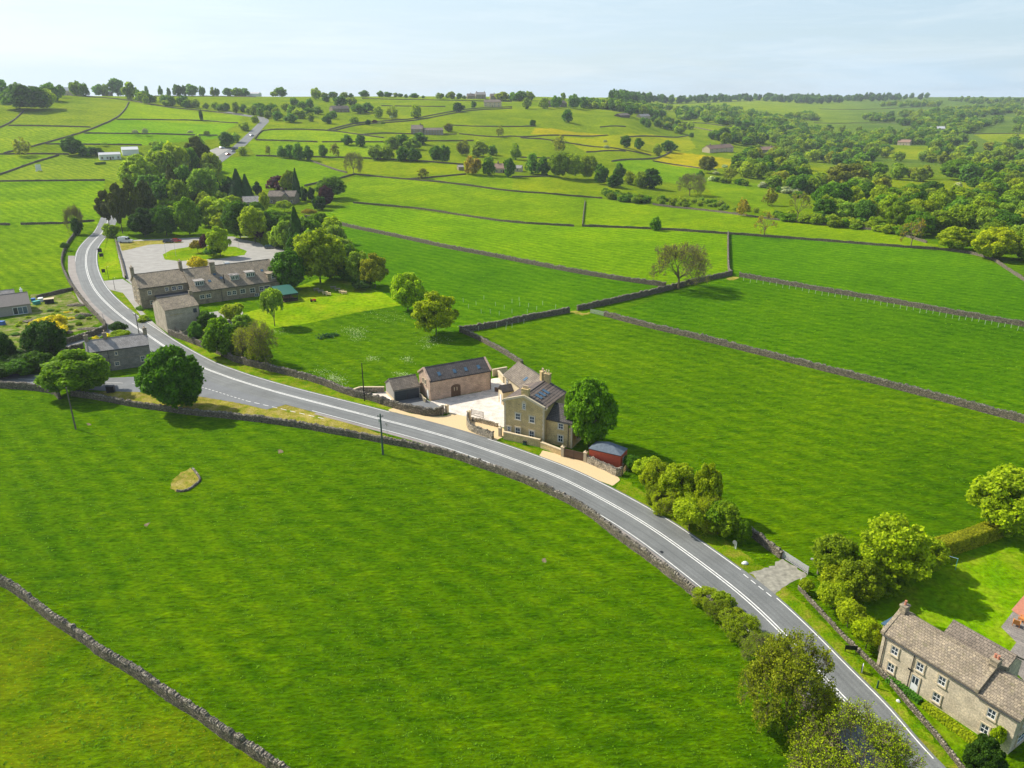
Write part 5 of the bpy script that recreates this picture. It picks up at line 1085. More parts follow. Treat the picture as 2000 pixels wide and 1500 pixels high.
# long rear range
X0, LB, WB, EB, RB = 13.25, 26.0, 17.5, 3.9, 8.9; Y0 = -4.0
h.walls(LB, WB, EB, RB, M_old, x0=X0, y0=Y0); h.roof(LB, WB, EB, RB, M_slate, x0=X0, y0=Y0, vg=-.05); h.verge(LB, WB, EB, RB, M_old, x0=X0, y0=Y0, which=(1,)); h.gutter(LB, EB, X0, Y0-.28)
sl = (RB-EB)/(WB/2)
def dormer(x, yf, w=2.6, hh=1.55, mat=M_wht):
    z0 = EB+sl*(yf-Y0)+.05; dp = hh/sl+.3
    d_ = MB().poly([(x-w/2, yf, z0), (x+w/2, yf, z0), (x+w/2, yf, z0+hh), (x-w/2, yf, z0+hh), (x-w/2, yf+dp, z0+hh+.02), (x+w/2, yf+dp, z0+hh+.02)], [(0, 1, 2, 3), (0, 3, 4), (1, 5, 2), (3, 2, 5, 4), (0, 4, 5, 1)]).build('dormer', M_cladding, h.r)
    MB().box(x-w/2-.15, x+w/2+.15, yf-.25, yf+dp, z0+hh+.03, z0+hh+.14).build('dormer_roof', M_gslate, d_)
    for sx in (-1, 1):
        u = x+sx*w*.24; f_ = MB().box(u-w*.21, u+w*.21, yf-.06, yf+.02, z0+.25, z0+hh-.12).build('window_frame', M_wht, d_)
for x, y in ((X0+2.8, Y0+1.7), (X0+13.2, Y0+2.2), (X0+18.0, Y0+2.6)): dormer(x, y)
for x, y in ((X0+2.8, Y0+1.7), (X0+13.2, Y0+2.2), (X0+18.0, Y0+2.6)):
    z0 = EB+sl*(y-Y0)+.05
    for sx in (-1, 1):
        for q in (-.26, .26): u = x+sx*.62+q; MB().box(u-.2, u+.2, y-.075, y-.062, z0+.35, z0+1.33).build('pane', M_glass, [c for c in h.r.children if c.name.startswith('dormer')][-1])
for x, t_ in ((X0+6.0, .35), (X0+9.6, .42), (X0+22.2, .52), (X0+8.2, .62)): h.skylight(x, t_, .7, .9, Y0, WB/2, EB, RB)
h.chimney(X0+8.0, Y0+6.2, 6.5, 10.6, 1.5, 1.1, M_old, 0); MB().cyl((X0+9.8, Y0+1.6, 4.5), (X0+9.8, Y0+1.6, 7.6), .13, n=8).build('flue', M_blk, h.r)
h.block('roof_recess', X0+22.6, X0+25.8, Y0+.5, Y0+4.6, 4.2, 6.2, M_old); h.block('flat_recess_roof', X0+22.4, X0+25.9, Y0+.3, Y0+4.7, 6.21, 6.35, M_slate)
h.window('f', X0+24.2, 4.6, 1.0, 1.3, off=Y0+.5)
for x, w_, hh, z in ((X0+2.6, 1.3, 1.1, 1.6), (X0+4.4, 1.3, 1.1, 1.6), (X0+10.4, 1.1, 1.2, 1.5), (X0+11.9, 1.1, 1.2, 1.5), (X0+14.4, 1.5, 1.3, 1.5), (X0+17.3, 1.5, 1.4, 1.3), (X0+20.0, 1.2, 1.3, 1.5), (X0+21.8, 1.8, 1.2, 1.6)): h.window('f', x, z, w_, hh, off=Y0, bars=(2, 2), sw=.12)
h.window('f', X0+18.4, .0, 1.2, .9, off=Y0, sw=.05); h.pipe(X0+8.2, Y0-.1, 3.8)
# canopy over the inn terrace
g_ = House('green_canopy', (-68.6, 214.4), 33, 'dark green roofed terrace shelter at the right end of the inn', 'shelter')
g_.block('shelter_wall', .3, 5.0, 7.3, 7.5, 0, 2.3, M_blk)
for x in (.2, 2.6, 5.0): g_.block('post', x, x+.14, .1, .24, 0, 2.25, M_blk); g_.block('post', x, x+.14, 7.0, 7.14, 0, 2.9, M_blk)
g_.block('rail', .2, 5.1, .05, .2, .55, 1.0, M_blk); MB().poly([(-.2, -.2, 2.3), (5.4, -.2, 2.3), (5.4, 8, 3.3), (-.2, 8, 3.3), (-.2, -.2, 2.42), (5.4, -.2, 2.42), (5.4, 8, 3.42), (-.2, 8, 3.42)], [(3, 2, 1, 0), (4, 5, 6, 7), (0, 1, 5, 4), (1, 2, 6, 5), (2, 3, 7, 6), (3, 0, 4, 7)]).build('canopy_roof', M_greenr, g_.r)
g_.block('fascia', -.2, 5.4, -.26, -.21, 2.0, 2.3, M_blk); b = MB()
for k in range(6): b.box(.2+k*.85, .75+k*.85, 8.05, 8.9, 3.1, 3.2)
b.build('rafters', M_wht, g_.r); g_.block('shelter_floor', 0, 5.2, 0, 7.4, .02, .12, M_oak)
# ---- pale gabled barn across the inn yard
h = House('gabled_outbuilding', (-88.9, 183.9), 40, 'tall pale gabled outbuilding with a blank front beside the main road', 'outbuilding')
h.walls(8.6, 10.5, 6.0, 7.9, M_rdr); h.roof(8.6, 10.5, 6.0, 7.9, M_slate, ov=.2, vg=.05); h.chimney(8.4, 5.0, 7.5, 8.9, .7, .7, M_old, 1); h.block('shutter', 7.0, 7.9, -.05, .02, 4.3, 5.4, M_char); h.pipe(8.5, -.06, 5.9)
# painted gilded lettering, weathered past reading, on the front wall
b = MB(); x = 1.3
for k, (w1, h1) in enumerate(((.30, .34), (.25, .28), (.28, .30), (.22, .26), (.32, .34), (.22, .26), (.26, .28), (.24, .30))): b.box(x, x+w1*.35, -.012, .0, 4.45, 4.45+h1).box(x+w1*.35, x+w1, -.012, .0, 4.45+h1*.4, 4.45+h1*.6); x += w1+.12
b.build('faded_lettering', flat('faded_gold', (.42, .30, .08), .7), h.r)
# ---- grey cottage at the junction
h = House('grey_cottage', (-92.9, 153.9), 28, 'grey stone cottage between the two junction trees and the lane', 'cottage')
h.walls(12.3, 5.6, 4.9, 6.6, M_grey); h.roof(12.3, 5.6, 4.9, 6.6, M_gslate, ov=.25, vg=-.05); h.verge(12.3, 5.6, 4.9, 6.6, M_grey, which=(0,)); h.gutter(12.3, 4.9, 0, -.25); h.pipe(3.9, -.08, 4.8)
for x, y in ((.2, 2.8), (3.9, 2.9), (12.0, 2.8)): h.chimney(x, y, 6.0, 8.0, .8, .8, M_old, 1)
h.window('f', 5.5, 3.5, .45, .75, bars=(1, 1)); h.window('f', 5.3, 1.1, .9, .8); h.window('f', 10.6, 1.2, .9, 1.2); h.window('f', 10.5, 3.3, .8, .9) if False else None; h.window('f', 2.0, 1.2, .8, 1.0)
h.block('string_course', -.02, 12.32, -.05, .02, 2.6, 2.68, M_old)
# ---- bungalow at the left edge
h = House('bungalow', (-148.0, 194.9), 35.1, 'low bungalow cut by the left edge with white framed garden doors', 'bungalow')
h.walls(14.8, 9, 2.75, 5.0, M_cladding); h.roof(14.8, 9, 2.75, 5.0, flat('brown_concrete_tiles', (.20, .175, .155), .8, var=.15), ov=.3)
pd_ = h.block('patio_door', 10.4, 13.9, -.06, .02, .1, 2.2, M_wht)
for k in range(3): MB().box(10.52+k*1.14, 11.54+k*1.14, -.075, -.062, .25, 2.08).build('pane', M_blueg if k else M_glass, pd_)
h.window('f', 5, .9, 1.4, 1.1); h.chimney(13.6, 8.7, 3.0, 5.2, .6, .6, M_wht, 1, M_wht)
h = House('white_framed_annexe', (-150.5, 207), 35.1, 'second low roof behind the bungalow at the left edge', 'bungalow'); h.walls(7, 6, 2.6, 4.2, M_cladding); h.roof(7, 6, 2.6, 4.2, M_gslate); h.window('r', 3, .8, 1.6, 1.3, off=7, sw=.05)
# ---- gritstone cottage bottom right
h = House('gritstone_cottage', (39.05, 63.4), -58.4, 'pale gritstone cottage with a white door below the roadside lawn at the bottom right', 'cottage')
L1 = 9.6; h.walls(L1, 5.3, 4.45, 6.15, M_cot); h.roof(L1, 5.3, 4.45, 6.15, M_slate, ov=.12, vg=-.05); h.verge(L1, 5.3, 4.45, 6.15, M_old, which=(1,)); h.verge(L1, 5.3, 4.45, 6.15, M_old, which=(0,), lift=.12); h.gutter(L1, 4.45, 0, -.14)
h.walls(3.8, 5.3, 4.2, 5.8, M_grey.copy() if False else M_cot, 'annex_wall', x0=L1+.01); h.roof(3.8, 5.3, 4.2, 5.8, M_slate, x0=L1+.25, ov=.12, vg=0); h.gutter(3.9, 4.2, L1+.1, -.14)
h.walls(6.0, 4.6, 4.0, 5.5, M_cot, 'rear_wall', x0=3.6, y0=4.0); h.roof(6.0, 4.6, 4.0, 5.5, M_slate2, x0=3.6, y0=4.2, ov=.1)
for x in (1.55, 4.3, 6.55): h.window('f', x, 2.75, .75, 1.0, sw=.12)
for x in (1.55, 6.45): h.window('f', x, .55, .75, 1.05, sw=.12)
h.window('f', 11.3, 2.6, .75, 1.0, sw=.12); h.window('f', 11.1, .55, .75, 1.05, sw=.12)
h.door('f', 4.15, .8, 1.95, panes=True); h.window('r', 1.6, 2.6, .7, 1.0, off=L1+3.81, glass=M_blueg); h.window('r', 3.6, 2.6, .7, 1.0, off=L1+3.81, glass=M_blueg); h.window('r', 1.8, .6, 1.4, 1.1, off=L1+3.81, glass=M_blueg)
h.chimney(.25, 2.65, 5.7, 7.0, .62, .75, M_old, 1, M_terra, .45); h.chimney(L1-.1, 2.65, 5.7, 6.9, .7, .9, M_old, 2, M_terra, .35); h.pipe(3.55, -.08, 4.3); h.pipe(.4, -.08, 4.3)
h.block('rear_lean_to', -1.4, -.02, 2.4, 4.9, -.2, 3.6, M_cream); h.block('lean_to_roof', -1.55, -.03, 2.2, 5.1, 3.602, 3.75, M_blueg); h.block('house_sign', 3.2, 3.6, -.05, -.002, 2.2, 2.34, M_blk)
# ---- red shed by the gate
P0 = np.array(xy_ := (13.2, 111.4)); h = House('red_garden_shed', (12.8, 111.2), -29, 'rust red panelled shed with a blue grey pyramid roof beside the big sycamore', 'shed')
h.block('panel_wall', 0, 5.6, 0, 3.0, -.2, 2.6, M_redp); MB().poly([(-.08, -.08, 2.6), (5.68, -.08, 2.6), (5.68, 3.08, 2.6), (-.08, 3.08, 2.6), (2.6, 1.8, 3.7), (3.0, 1.8, 3.7)], [(3, 2, 1, 0), (0, 1, 5, 4), (1, 2, 5), (2, 3, 4, 5), (3, 0, 4)]).build('roof', flat('blue_grey_felt', (.11, .14, .17), .7, var=.2), h.r)
h.window('r', 1.5, .6, 1.2, 1.2, off=5.6, sw=.05, bars=(3, 3)); h.block('fascia', -.08, 5.68, -.12, -.082, 2.48, 2.6, M_gutter)
# ---- garden house behind the trees, and the small far buildings
def farhouse(name, a, b, W, e, r, wm, rm, label, cat='house', ch=((.1, 1),), wins=4, door=True, group=None):
    A = G(*a); B = G(*b); d = B-A; L = math.hypot(d[0], d[1]); H_ = House(name, A[:2], math.degrees(math.atan2(d[1], d[0])), label, cat, min(A[2], B[2])-.1, group)
    H_.walls(L, W, e, r, wm); H_.roof(L, W, e, r, rm, ov=.35, th=.25)
    for f, _ in ch: H_.chimney(L*f, W/2, r-.6, r+1.5, 1.0, .9, M_old, 1)
    fl = 2 if e > 4.2 else 1
    for k in range(wins):
        for q in range(fl): H_.window('f', L*(k+.5)/wins, .9+q*2.6, 1.1, 1.3, sw=.15)
    if door: H_.door('f', L*.5+.05 if wins % 2 == 0 else L*(.5+.5/wins), 1.0, 2.1, mat=M_oak)
    return H_
FH = farhouse('garden_house', (524,398), (577,399), 8, 4.2, 6.6, M_old, M_slate2, 'stone house with a gabled bay set among garden conifers above the car park', ch=((.45, 1),), wins=4)
FH.walls(3.2, 2.2, 4.2, 5.8, M_old, 'bay_wall', x0=8.6, y0=-2.19, gable='y'); FH.roof(3.2, 2.6, 4.2, 5.8, M_slate2, x0=8.6, y0=-2.2, gable='y')
farhouse('garden_wing', (478,406), (520,403), 9, 2.9, 5.2, M_old, M_gslate, 'low grey roofed wing left of the garden house with the bay', ch=(), wins=3)
farhouse('garden_cottage', (408,404), (436,403), 7, 3.2, 5.2, M_old, M_slate2, 'low roof showing behind the dark red garden tree', ch=(), wins=2, door=False)
FARH = [
 ('cricket_pavilion', (195,313), (237,311), 9, 3.6, 4.8, 'W', 'L', 'white cricket pavilion with a pale roof beside the pitch', 'pavilion', (), 4),
 ('white_shed', (240,304), (272,303), 14, 4, 5.6, 'W', 'L', 'larger white roofed shed behind the cricket pavilion', 'shed', (), 0),
 ('farmhouse', (803,262), (826,263), 13, 5, 8.5, 'O', 'S', 'gabled farmhouse at the left of the distant stone farm', 'farmhouse', ((.8, 1),), 2),
 ('farm_range', (828,263), (866,264), 9, 4.5, 6.5, 'O', 'S', 'long low range at the right of the distant stone farm', 'farm building', (), 7),
 ('hilltop_cottage', (650,219), (683,219), 9, 4, 7, 'O', 'S', 'stone cottage on the hillside below the dark skyline trees', 'cottage', ((.5, 1),), 4),
 ('hilltop_farm', (945,208), (978,209), 9, 6, 9, 'C', 'S', 'pale gabled farmhouse where the hilltop lane ends', 'farmhouse', ((.1, 1), (.9, 1)), 4),
 ('skyline_house', (913,193), (928,193), 8, 4, 7, 'O', 'S', 'first small house on the central skyline left of the wood', 'house', ((.5, 1),), 2),
 ('skyline_house', (930,193), (949,193), 9, 6, 9, 'O', 'G', 'widest house on the central skyline left of the wood', 'house', ((.1, 1), (.9, 1)), 3),
 ('skyline_house', (958,194), (974,194), 8, 4.5, 7.5, 'O', 'S', 'house on the central skyline touching the dark wood', 'house', ((.5, 1),), 2),
 ('slope_house', (1072,209), (1086,209), 8, 5, 8, 'O', 'S', 'left one of two houses among round trees right of the centre skyline wood', 'house', ((.5, 1),), 2),
 ('slope_house', (1090,209), (1107,209), 9, 5, 8, 'O', 'S', 'right one of two houses among round trees right of the centre skyline wood', 'house', ((.5, 1),), 2),
 ('field_barn', (1211,229), (1230,230), 8, 3.5, 5.5, 'B', 'S', 'brown barn on the slope under a dark tree', 'barn', (), 0),
 ('slope_cottage', (1252,231), (1270,232), 8, 4, 6.5, 'C', 'G', 'pale cottage near the thicket on the slope left of the valley', 'cottage', ((.5, 1),), 2),
 ('red_roofed_farmhouse', (1386,299), (1432,297), 9, 5, 8, 'C', 'R', 'large farmhouse with a reddish roof right of the buttercup field', 'farmhouse', ((.15, 1), (.6, 1)), 5),
 ('valley_house', (1482,297), (1516,301), 10, 5, 8, 'O', 'R', 'house with outbuildings right of the red roofed farmhouse', 'house', ((.2, 1), (.8, 1)), 3),
 ('hamlet_house', (1535,264), (1552,264), 9, 5, 8, 'O', 'S', 'leftmost roof of the hamlet in the valley trees', 'house', ((.5, 1),), 2),
 ('hamlet_house', (1554,267), (1570,268), 9, 5, 8, 'C', 'S', 'gabled house in the middle of the valley hamlet', 'house', ((.5, 1),), 2),
 ('hamlet_row', (1572,269), (1600,270), 9, 4.5, 7, 'O', 'R', 'long reddish roof of the valley hamlet', 'house', (), 4),
 ('hamlet_barn', (1614,270), (1642,272), 11, 4, 6.5, 'O', 'L', 'pale roofed barn at the right end of the valley hamlet', 'barn', (), 3),
 ('wood_edge_house', (1752,283), (1776,284), 9, 4, 7, 'C', 'R', 'house with a tan roof in front of the far valley wood', 'house', ((.5, 1),), 2),
 ('valley_mill', (1817,257), (1845,257), 10, 5, 8, 'C', 'L', 'pale house deep in the far valley wood', 'house', ((.5, 1),), 3),
 ('far_farm', (1460,224), (1478,224), 9, 4, 6, 'O', 'G', 'left roof of the far farm under the right skyline', 'farm building', (), 2),
 ('far_farm', (1482,223), (1500,224), 9, 4, 6, 'O', 'G', 'right roof of the far farm under the right skyline', 'farm building', (), 2),
 ('left_hill_house', (117,182), (144,182), 10, 6, 9.5, 'C', 'L', 'large pale house on the left skyline', 'house', ((.3, 1),), 4),
 ('left_hill_barn', (143,184), (160,184), 8, 5, 8, 'O', 'S', 'stone barn right of the large pale skyline house', 'barn', (), 2),
 ('left_hill_cottage', (198,179), (214,179), 8, 3.5, 6, 'O', 'G', 'low cottage on the left skyline beside the round tree', 'cottage', ((.5, 1),), 2),
 ('ridge_shed', (482,183), (505,184), 14, 4, 6, 'W', 'L', 'white shed on the skyline above the upper road', 'shed', (), 0),
 ('ridge_shed', (458,182), (474,182), 10, 3.5, 5, 'O', 'G', 'low grey shed on the skyline left of the white shed', 'shed', (), 0),
 ('central_bungalow', (966,337), (992,338), 10, 3.2, 6, 'C', 'R', 'bungalow roof between the bright round tree and the wood in the centre', 'bungalow', ((.3, 1),), 3),
 ('small_garage', (896,333), (906,333), 6, 2.4, 3.4, 'O', 'G', 'low garage left of the reddish brown tree', 'garage', (), 0),
 ('garden_outhouse', (1003,335), (1018,336), 7, 2.6, 4.2, 'C', 'G', 'small outhouse beside the dark tree in the centre', 'outbuilding', (), 1),
]
MW_ = dict(W=M_wht, O=M_old, C=M_cream, B=M_oak); MR_ = dict(L=flat('pale_sheet_roof', (.50, .50, .50), .6, var=.1), S=M_slate2, G=M_gslate, R=flat('warm_tile_roof', (.30, .19, .13), .8, var=.15))
for n_, a, b, W, e, r, wm, rm, lb, ct_, ch, wn in FARH: farhouse(n_, a, b, W, e, r, MW_[wm], MR_[rm], lb, ct_, ch, wn, wn > 1)
# ---------------------------------------------------------------- walls, posts and gates round the tall house
stonewall('curved rubble wall beside the gravel drive left of the tall sandstone house', [(914,818),(913,830),(918,840),(930,846),(945,851),(963,858)], 1.25, .5, True, M_warm, M_cope)
stonewall('low wall with pale coping above the curved rubble wall, by the planted strip', [(922,822),(945,827),(972,834)], .7, .35, True, M_warm, M_warm)
stonewall('random rubble wall in front of the red shed', [(1147,903),(1175,915),(1190,922),(1207,931),(1214,926)], 1.25, .5, True, M_warm, M_cope)
stonewall('low walls at the garage end of the courtyard', [(818,774),(826,781),(832,786)], .8, .3, True, M_warm, M_cream)
def cap_wall(label, pts, h, mat=M_sand, cope=M_cream, wd=.35, world=False):
    P = [G(*p) for p in pts]; r = empty('garden_wall', P[0]); b = MB(); c = MB()
    for p, q in zip(P[:-1], P[1:]):
        p = p-P[0]; q = q-P[0]; d = (q-p)[:2]; d /= np.hypot(*d); n = np.array([-d[1], d[0]])*wd/2; m = n*1.3; hh = h
        for o, nn, z0, z1 in ((b, n, -.2, hh), (c, m, hh+.002, hh+.14)): o.hexa([(*(p[:2]-nn), z0), (*(q[:2]-nn), z0), (*(q[:2]+nn), z0), (*(p[:2]+nn), z0), (*(p[:2]-nn), z1), (*(q[:2]-nn), z1), (*(q[:2]+nn), z1), (*(p[:2]+nn), z1)])
    b.build('wall_body', mat, r); c.build('coping', cope, r); return tag(r, label, 'wall')
cap_wall('rendered boundary wall with cream coping in front of the tall sandstone house', [(984,857),(1055,873)], 1.35)
cap_wall('lower stretch of rendered wall between the tall house front and the boarded gate', [(1056.5,874),(1096,889)], 1.0)
cap_wall('cream topped wall running from the roadside to the garage', [(690,771),(704,766),(751,766)], 1.1, M_warm)
cap_wall('buff wall closing the court between the barn and the rear wing', [(962,735),(990,730)], 1.5, M_cream)
cap_wall('short inner wall of the court behind the barn end', [(973,735),(984,748)], 1.3, M_cream)
def pillar(label, p, h=1.7, w=.5, ball=True, mat=M_quoin):
    r = empty('gate_pillar', G(*p), R(-29)); MB().box(-w/2, w/2, -w/2, w/2, -.1, h).build('shaft', mat, r); MB().box(-w/2-.08, w/2+.08, -w/2-.08, w/2+.08, h+.002, h+.14, .0, .0).box(-w/2-.02, w/2+.02, -w/2-.02, w/2+.02, h+.142, h+.24, .12, .12).build('cap', M_cream, r)
    if ball: MB().cyl((0, 0, h+.24), (0, 0, h+.34), .07, .14).cyl((0, 0, h+.34), (0, 0, h+.46), .14, .05).build('finial', M_cream, r)
    tag(r, label, 'gate pillar', 'stone gate pillars')
pillar('stone pillar at the left end of the rendered boundary wall', (977,852), 1.6)
pillar('stone pillar left of the brown boarded gate', (1099,891)); pillar('stone pillar right of the brown boarded gate', (1143,902))
pillar('stone pillar on the barn side of the courtyard entrance', (873,806), 1.5, .55, False, M_cream); pillar('stone pillar on the house side of the courtyard entrance', (916,818), 1.5, .55, False, M_cream)
def gate(name, a, b, h, mat, label, rails=5, boarded=False, brace=True):
    A, B = G(*a), G(*b); d = B-A; L = math.hypot(d[0], d[1]); r = empty(name, A, math.atan2(d[1], d[0])); o = MB()
    if boarded:
        o.box(0, L, -.04, .04, .06, h); g_ = o.build('boards', mat, r); MB().box(0, L, -.06, -.045, h-.14, h-.04).box(0, L, -.06, -.045, .12, .22).build('rail', M_oak, r); MB().box(L/2-.02, L/2+.02, -.075, -.061, .06, h).build('meeting_stile', M_blk, r)
    else:
        for k in range(rails): z = .18+(h-.2)*(k/(rails-1))**.85; o.box(0, L, -.025, .025, z-.035, z+.035)
        o.build('rails', mat, r); MB().box(-.05, .03, -.04, .04, 0, h+.05).box(L-.03, L+.05, -.04, .04, 0, h+.05).build('stiles', mat, r)
        if brace: MB().hexa([(0, .03, .15), (.1, .03, .15), (.1, .05, .15), (0, .05, .15), (L-.1, .03, h-.05), (L, .03, h-.05), (L, .05, h-.05), (L-.1, .05, h-.05)]).build('brace', mat, r)
    return tag(r, label, 'gate')
M_galv = flat('galvanised_steel', (.55, .52, .53), .45, .3, var=.1); M_warmwood = flat('new_timber', (.42, .28, .13), .7, var=.15)
gate('boarded_gate', (1102,892), (1140,901), 1.55, M_oak, 'pair of brown boarded gates between two stone pillars', boarded=True)
gate('field_gate', (1528,1090), (1577,1122), 1.15, M_galv, 'pale metal gate at the roadside pull-in', 7)
gate('field_gate', (1153.5,611.5), (1180,617.5), 1.2, M_galv, 'metal gate at the left end of the long field wall', 6)
gate('farm_gate', (921,811), (944,817), 1.25, M_timb, 'open timber gate standing in the courtyard entrance', 5)
gate('farm_gate', (864,812), (871,808), 1.2, M_timb, 'timber gate leaf beside the barn side entrance pillar', 5)
gate('small_gate', (1213,931), (1226,916), 1.1, M_warmwood, 'small wooden gate beyond the end of the rubble wall', 4)
gate('picket_gate', (966,765), (984,767), 1.0, M_oak, 'low brown fence across the far end of the courtyard', boarded=True)
# ---------------------------------------------------------------- poles, lamps, signs, posts
M_pole = flat('weathered_pole', (.16, .13, .10), .9, var=.3, sc=2); M_polegr = flat('mossy_pole', (.07, .11, .09), .9, var=.3, sc=2)
def pole(name, a, topy, label, cat, r0=.15, mat=M_pole, arm=None, lamp=None, h=None):
    p = G(*a); h = h or height_at(p, topy); r = empty(name, p); MB().cyl((0, 0, -.3), (0, 0, h), r0, r0*.72, 8).build('post', mat, r)
    if arm:
        MB().box(-.5, .5, -.05, .05, h-.5, h-.4).build('crossarm', mat, r)
        for x in (-.42, 0, .42): MB().cyl((x, 0, h-.4), (x, 0, h-.22), .05, .04, 6).build('insulator', M_blk, r)
        MB().cyl((-.25, -.12, h-1.5), (-.25, -.12, h-.9), .12, n=8).build('transformer', M_galv, r) if arm == 2 else None
    if lamp:
        MB().cyl((0, 0, h-.1), (lamp, 0, h+.05), .03, n=6).build('bracket', mat, r); MB().box(min(lamp, lamp*1.5), max(lamp, lamp*1.5), -.14, .14, h-.02, h+.12, .04, .04).build('lamp_head', M_galv, r)
    return tag(r, label, cat)
pole('telegraph_pole', (148,838), 757, 'bare wooden pole in the big field below the left junction tree', 'telegraph pole')
pole('telegraph_pole', (748,888), 808, 'greenish wooden pole behind the foreground wall near the garage', 'telegraph pole', .17, M_polegr, arm=2)
pole('telegraph_pole', (712,783), 709, 'thin dark pole on the far verge left of the garage', 'telegraph pole', .12, M_blk)
pole('telegraph_pole', (272,653), 612, 'dark pole at the road edge behind the grey cottage', 'telegraph pole', .12, M_blk, arm=1)
pole('street_lamp', (1597,1121), 1070, 'short wooden pole with a pale lamp head beside the metal gate', 'lamp post', .13, M_timb, h=3.6).rotation_euler.z = R(-20)
_p = bpy.data.objects['street_lamp']; MB().cyl((0, 0, 2.0), (-.75, 0, 2.05), .03, n=6).build('bracket', M_galv, _p); MB().box(-1.1, -.72, -.14, .14, 1.98, 2.14, .05, .05).build('lamp_head', M_galv, _p)
pole('street_lamp', (204,632), 612, 'grey street lamp at the corner of the narrow lane', 'lamp post', .08, M_galv, lamp=-.7)
pole('street_lamp', (212.5,545), 521, 'slim lamp on the mown strip beside the road bend', 'lamp post', .07, M_blk, lamp=.4)
pole('street_lamp', (225,567), 543, 'slim lamp by the inn entrance bed', 'lamp post', .07, M_blk, lamp=.4)
for a, t_, lb in (((325,501), 474, 'left one of the two lamp posts on the car park island'), ((344,501), 473, 'second lamp post on the left half of the car park island'), ((467,486), 468, 'lamp post on the right end of the car park island')): pole('car_park_lamp', a, t_, lb, 'lamp post', .06, M_galv, lamp=.3)
def board(a, w, h, z0, mat, label, rot=0, cat='sign', name='sign_board', post=M_blk, face=None):
    r = empty(name, G(*a), R(rot)); MB().box(-w/2, w/2, -.03, .03, z0, z0+h).build('panel', mat, r); MB().box(-w/2+.05, -w/2+.13, .032, .10, -.1, z0+h*.9).box(w/2-.13, w/2-.05, .032, .10, -.1, z0+h*.9).build('posts', post, r)
    if face: MB().box(-w/2+.06, w/2-.06, -.04, -.031, z0+.06, z0+h-.06).build('sign_face', face, r)
    return tag(r, label, cat)
board((196,496), 1.5, 1.5, .7, M_blk, 'dark board nearest the pines on the strip beside the road bend', 20)
board((199,505), 1.4, 1.3, .7, M_blk, 'dark board in the middle of the strip beside the road bend', 20)
board((203,535), 1.1, 1.2, .5, M_blk, 'small dark board at the lower end of the strip beside the road bend', 20)
board((1661,1274), 1.3, .55, .35, M_blk, 'low black panel in place of a shadow on the grass nearest the bright shrubs', -8, cat='notice board')  # made-up black panel, stands in for a shadow lying on the grass
board((1683,1313), .5, .9, .1, M_wht, 'white board, its shadow put in as a black face, standing on the verge before the cottage', 60, face=M_blk, cat='notice board')  # black face is the board's cast shadow put into colour
pole('marker_post', (1713,1344), 1330, 'short dark green post on the verge in front of the cottage door', 'post', .11, flat('dark_green_paint', (.03, .09, .05), .5), h=.95)
def roadsign(a, topy, label):
    p = G(*a); h = height_at(p, topy); r = empty('road_sign', p, R(-30)); MB().cyl((0, 0, -.1), (0, 0, h), .04, n=6).build('post', M_galv, r); MB().cyl((0, -.05, h-.25), (0, -.08, h-.25), .3, n=16).build('disc', M_galv, r); tag(r, label, 'road sign')
roadsign((756.5,851), 826, 'small round road sign on the near verge right of the greenish pole')
roadsign((1434,1071), 1056, 'round sign on a white post on the verge before the pull-in')
for a, lb, h in (((1563,1141), 'white marker post at the right side of the pull-in', .9), ((1437,1072), 'white post in the verge under the small tree', 1.0)): pole('marker_post', a, 0, lb, 'post', .09, M_wht, h=h)
r = empty('utility_cabinet', G(217,766), R(10)); MB().box(-.75, .75, -.4, .4, 0, 1.35).build('cabinet', M_blk, r); MB().box(-.8, .8, -.45, .45, 1.352, 1.45).build('lid', M_char, r); MB().box(-.02, .02, -.42, -.402, .05, 1.3).build('door_gap', M_gutter, r); tag(r, 'black cabinet on the grass between the two junction trees', 'cabinet')
r = empty('salt_bin', G(1025,868), R(-29)); MB().box(-.3, .3, -.25, .25, 0, .55, .03, .03).build('bin', flat('dark_green_paint', (.02, .09, .05), .5), r); MB().box(-.34, .34, -.29, .29, .552, .62).build('lid', M_blk, r); tag(r, 'small dark green bin on the grass below the cream wall', 'bin')
def boulder(name, a, s, mat, label, cat='stone', seed=0):
    r_ = random.Random(seed); b = MB(); n = 9; P = []
    for k, (z, f) in enumerate(((-.1, 1), (.35, .95), (.75, .6), (.95, .2))):
        for j in range(n): an = j*6.28/n; q = f*r_.uniform(.85, 1.12); P.append((math.cos(an)*q*s[0], math.sin(an)*q*s[1], z*s[2]))
    F = [(k*n+j, k*n+(j+1) % n, (k+1)*n+(j+1) % n, (k+1)*n+j) for k in range(3) for j in range(n)]+[tuple(range(3*n, 4*n))]; o = b.poly(P, F).build(name, mat); o.location = G(*a); tag(o, label, cat); return o
boulder('white_stone', (1455,1101), (.45, .3, .4), M_wht, 'white stone on the verge before the pull-in', seed=2)
boulder('white_stone', (1754,1370), (.2, .2, .25), M_wht, 'small white stone at the verge wall below the cottage door', seed=3)
r = sheet('drain_cover', [(1288,1078),(1292,1076),(1297,1079),(1293,1082)], .058, M_blk); tag(r, 'dark drain cover at the near edge of the road', 'drain cover')
# rubble patch in the big field
stonewall('little angled heap of pale stones in the rough patch of the big field', [(346,960),(362,961),(380,950),(393,938),(384,925),(377,916)], .22, .35, True, M_wall, M_cope)
tag(sheet('rough_patch', [(334,955),(335,940),(350,925),(372,914),(385,922),(394,936),(380,952),(350,962)], .02, M_dry), kind='structure')
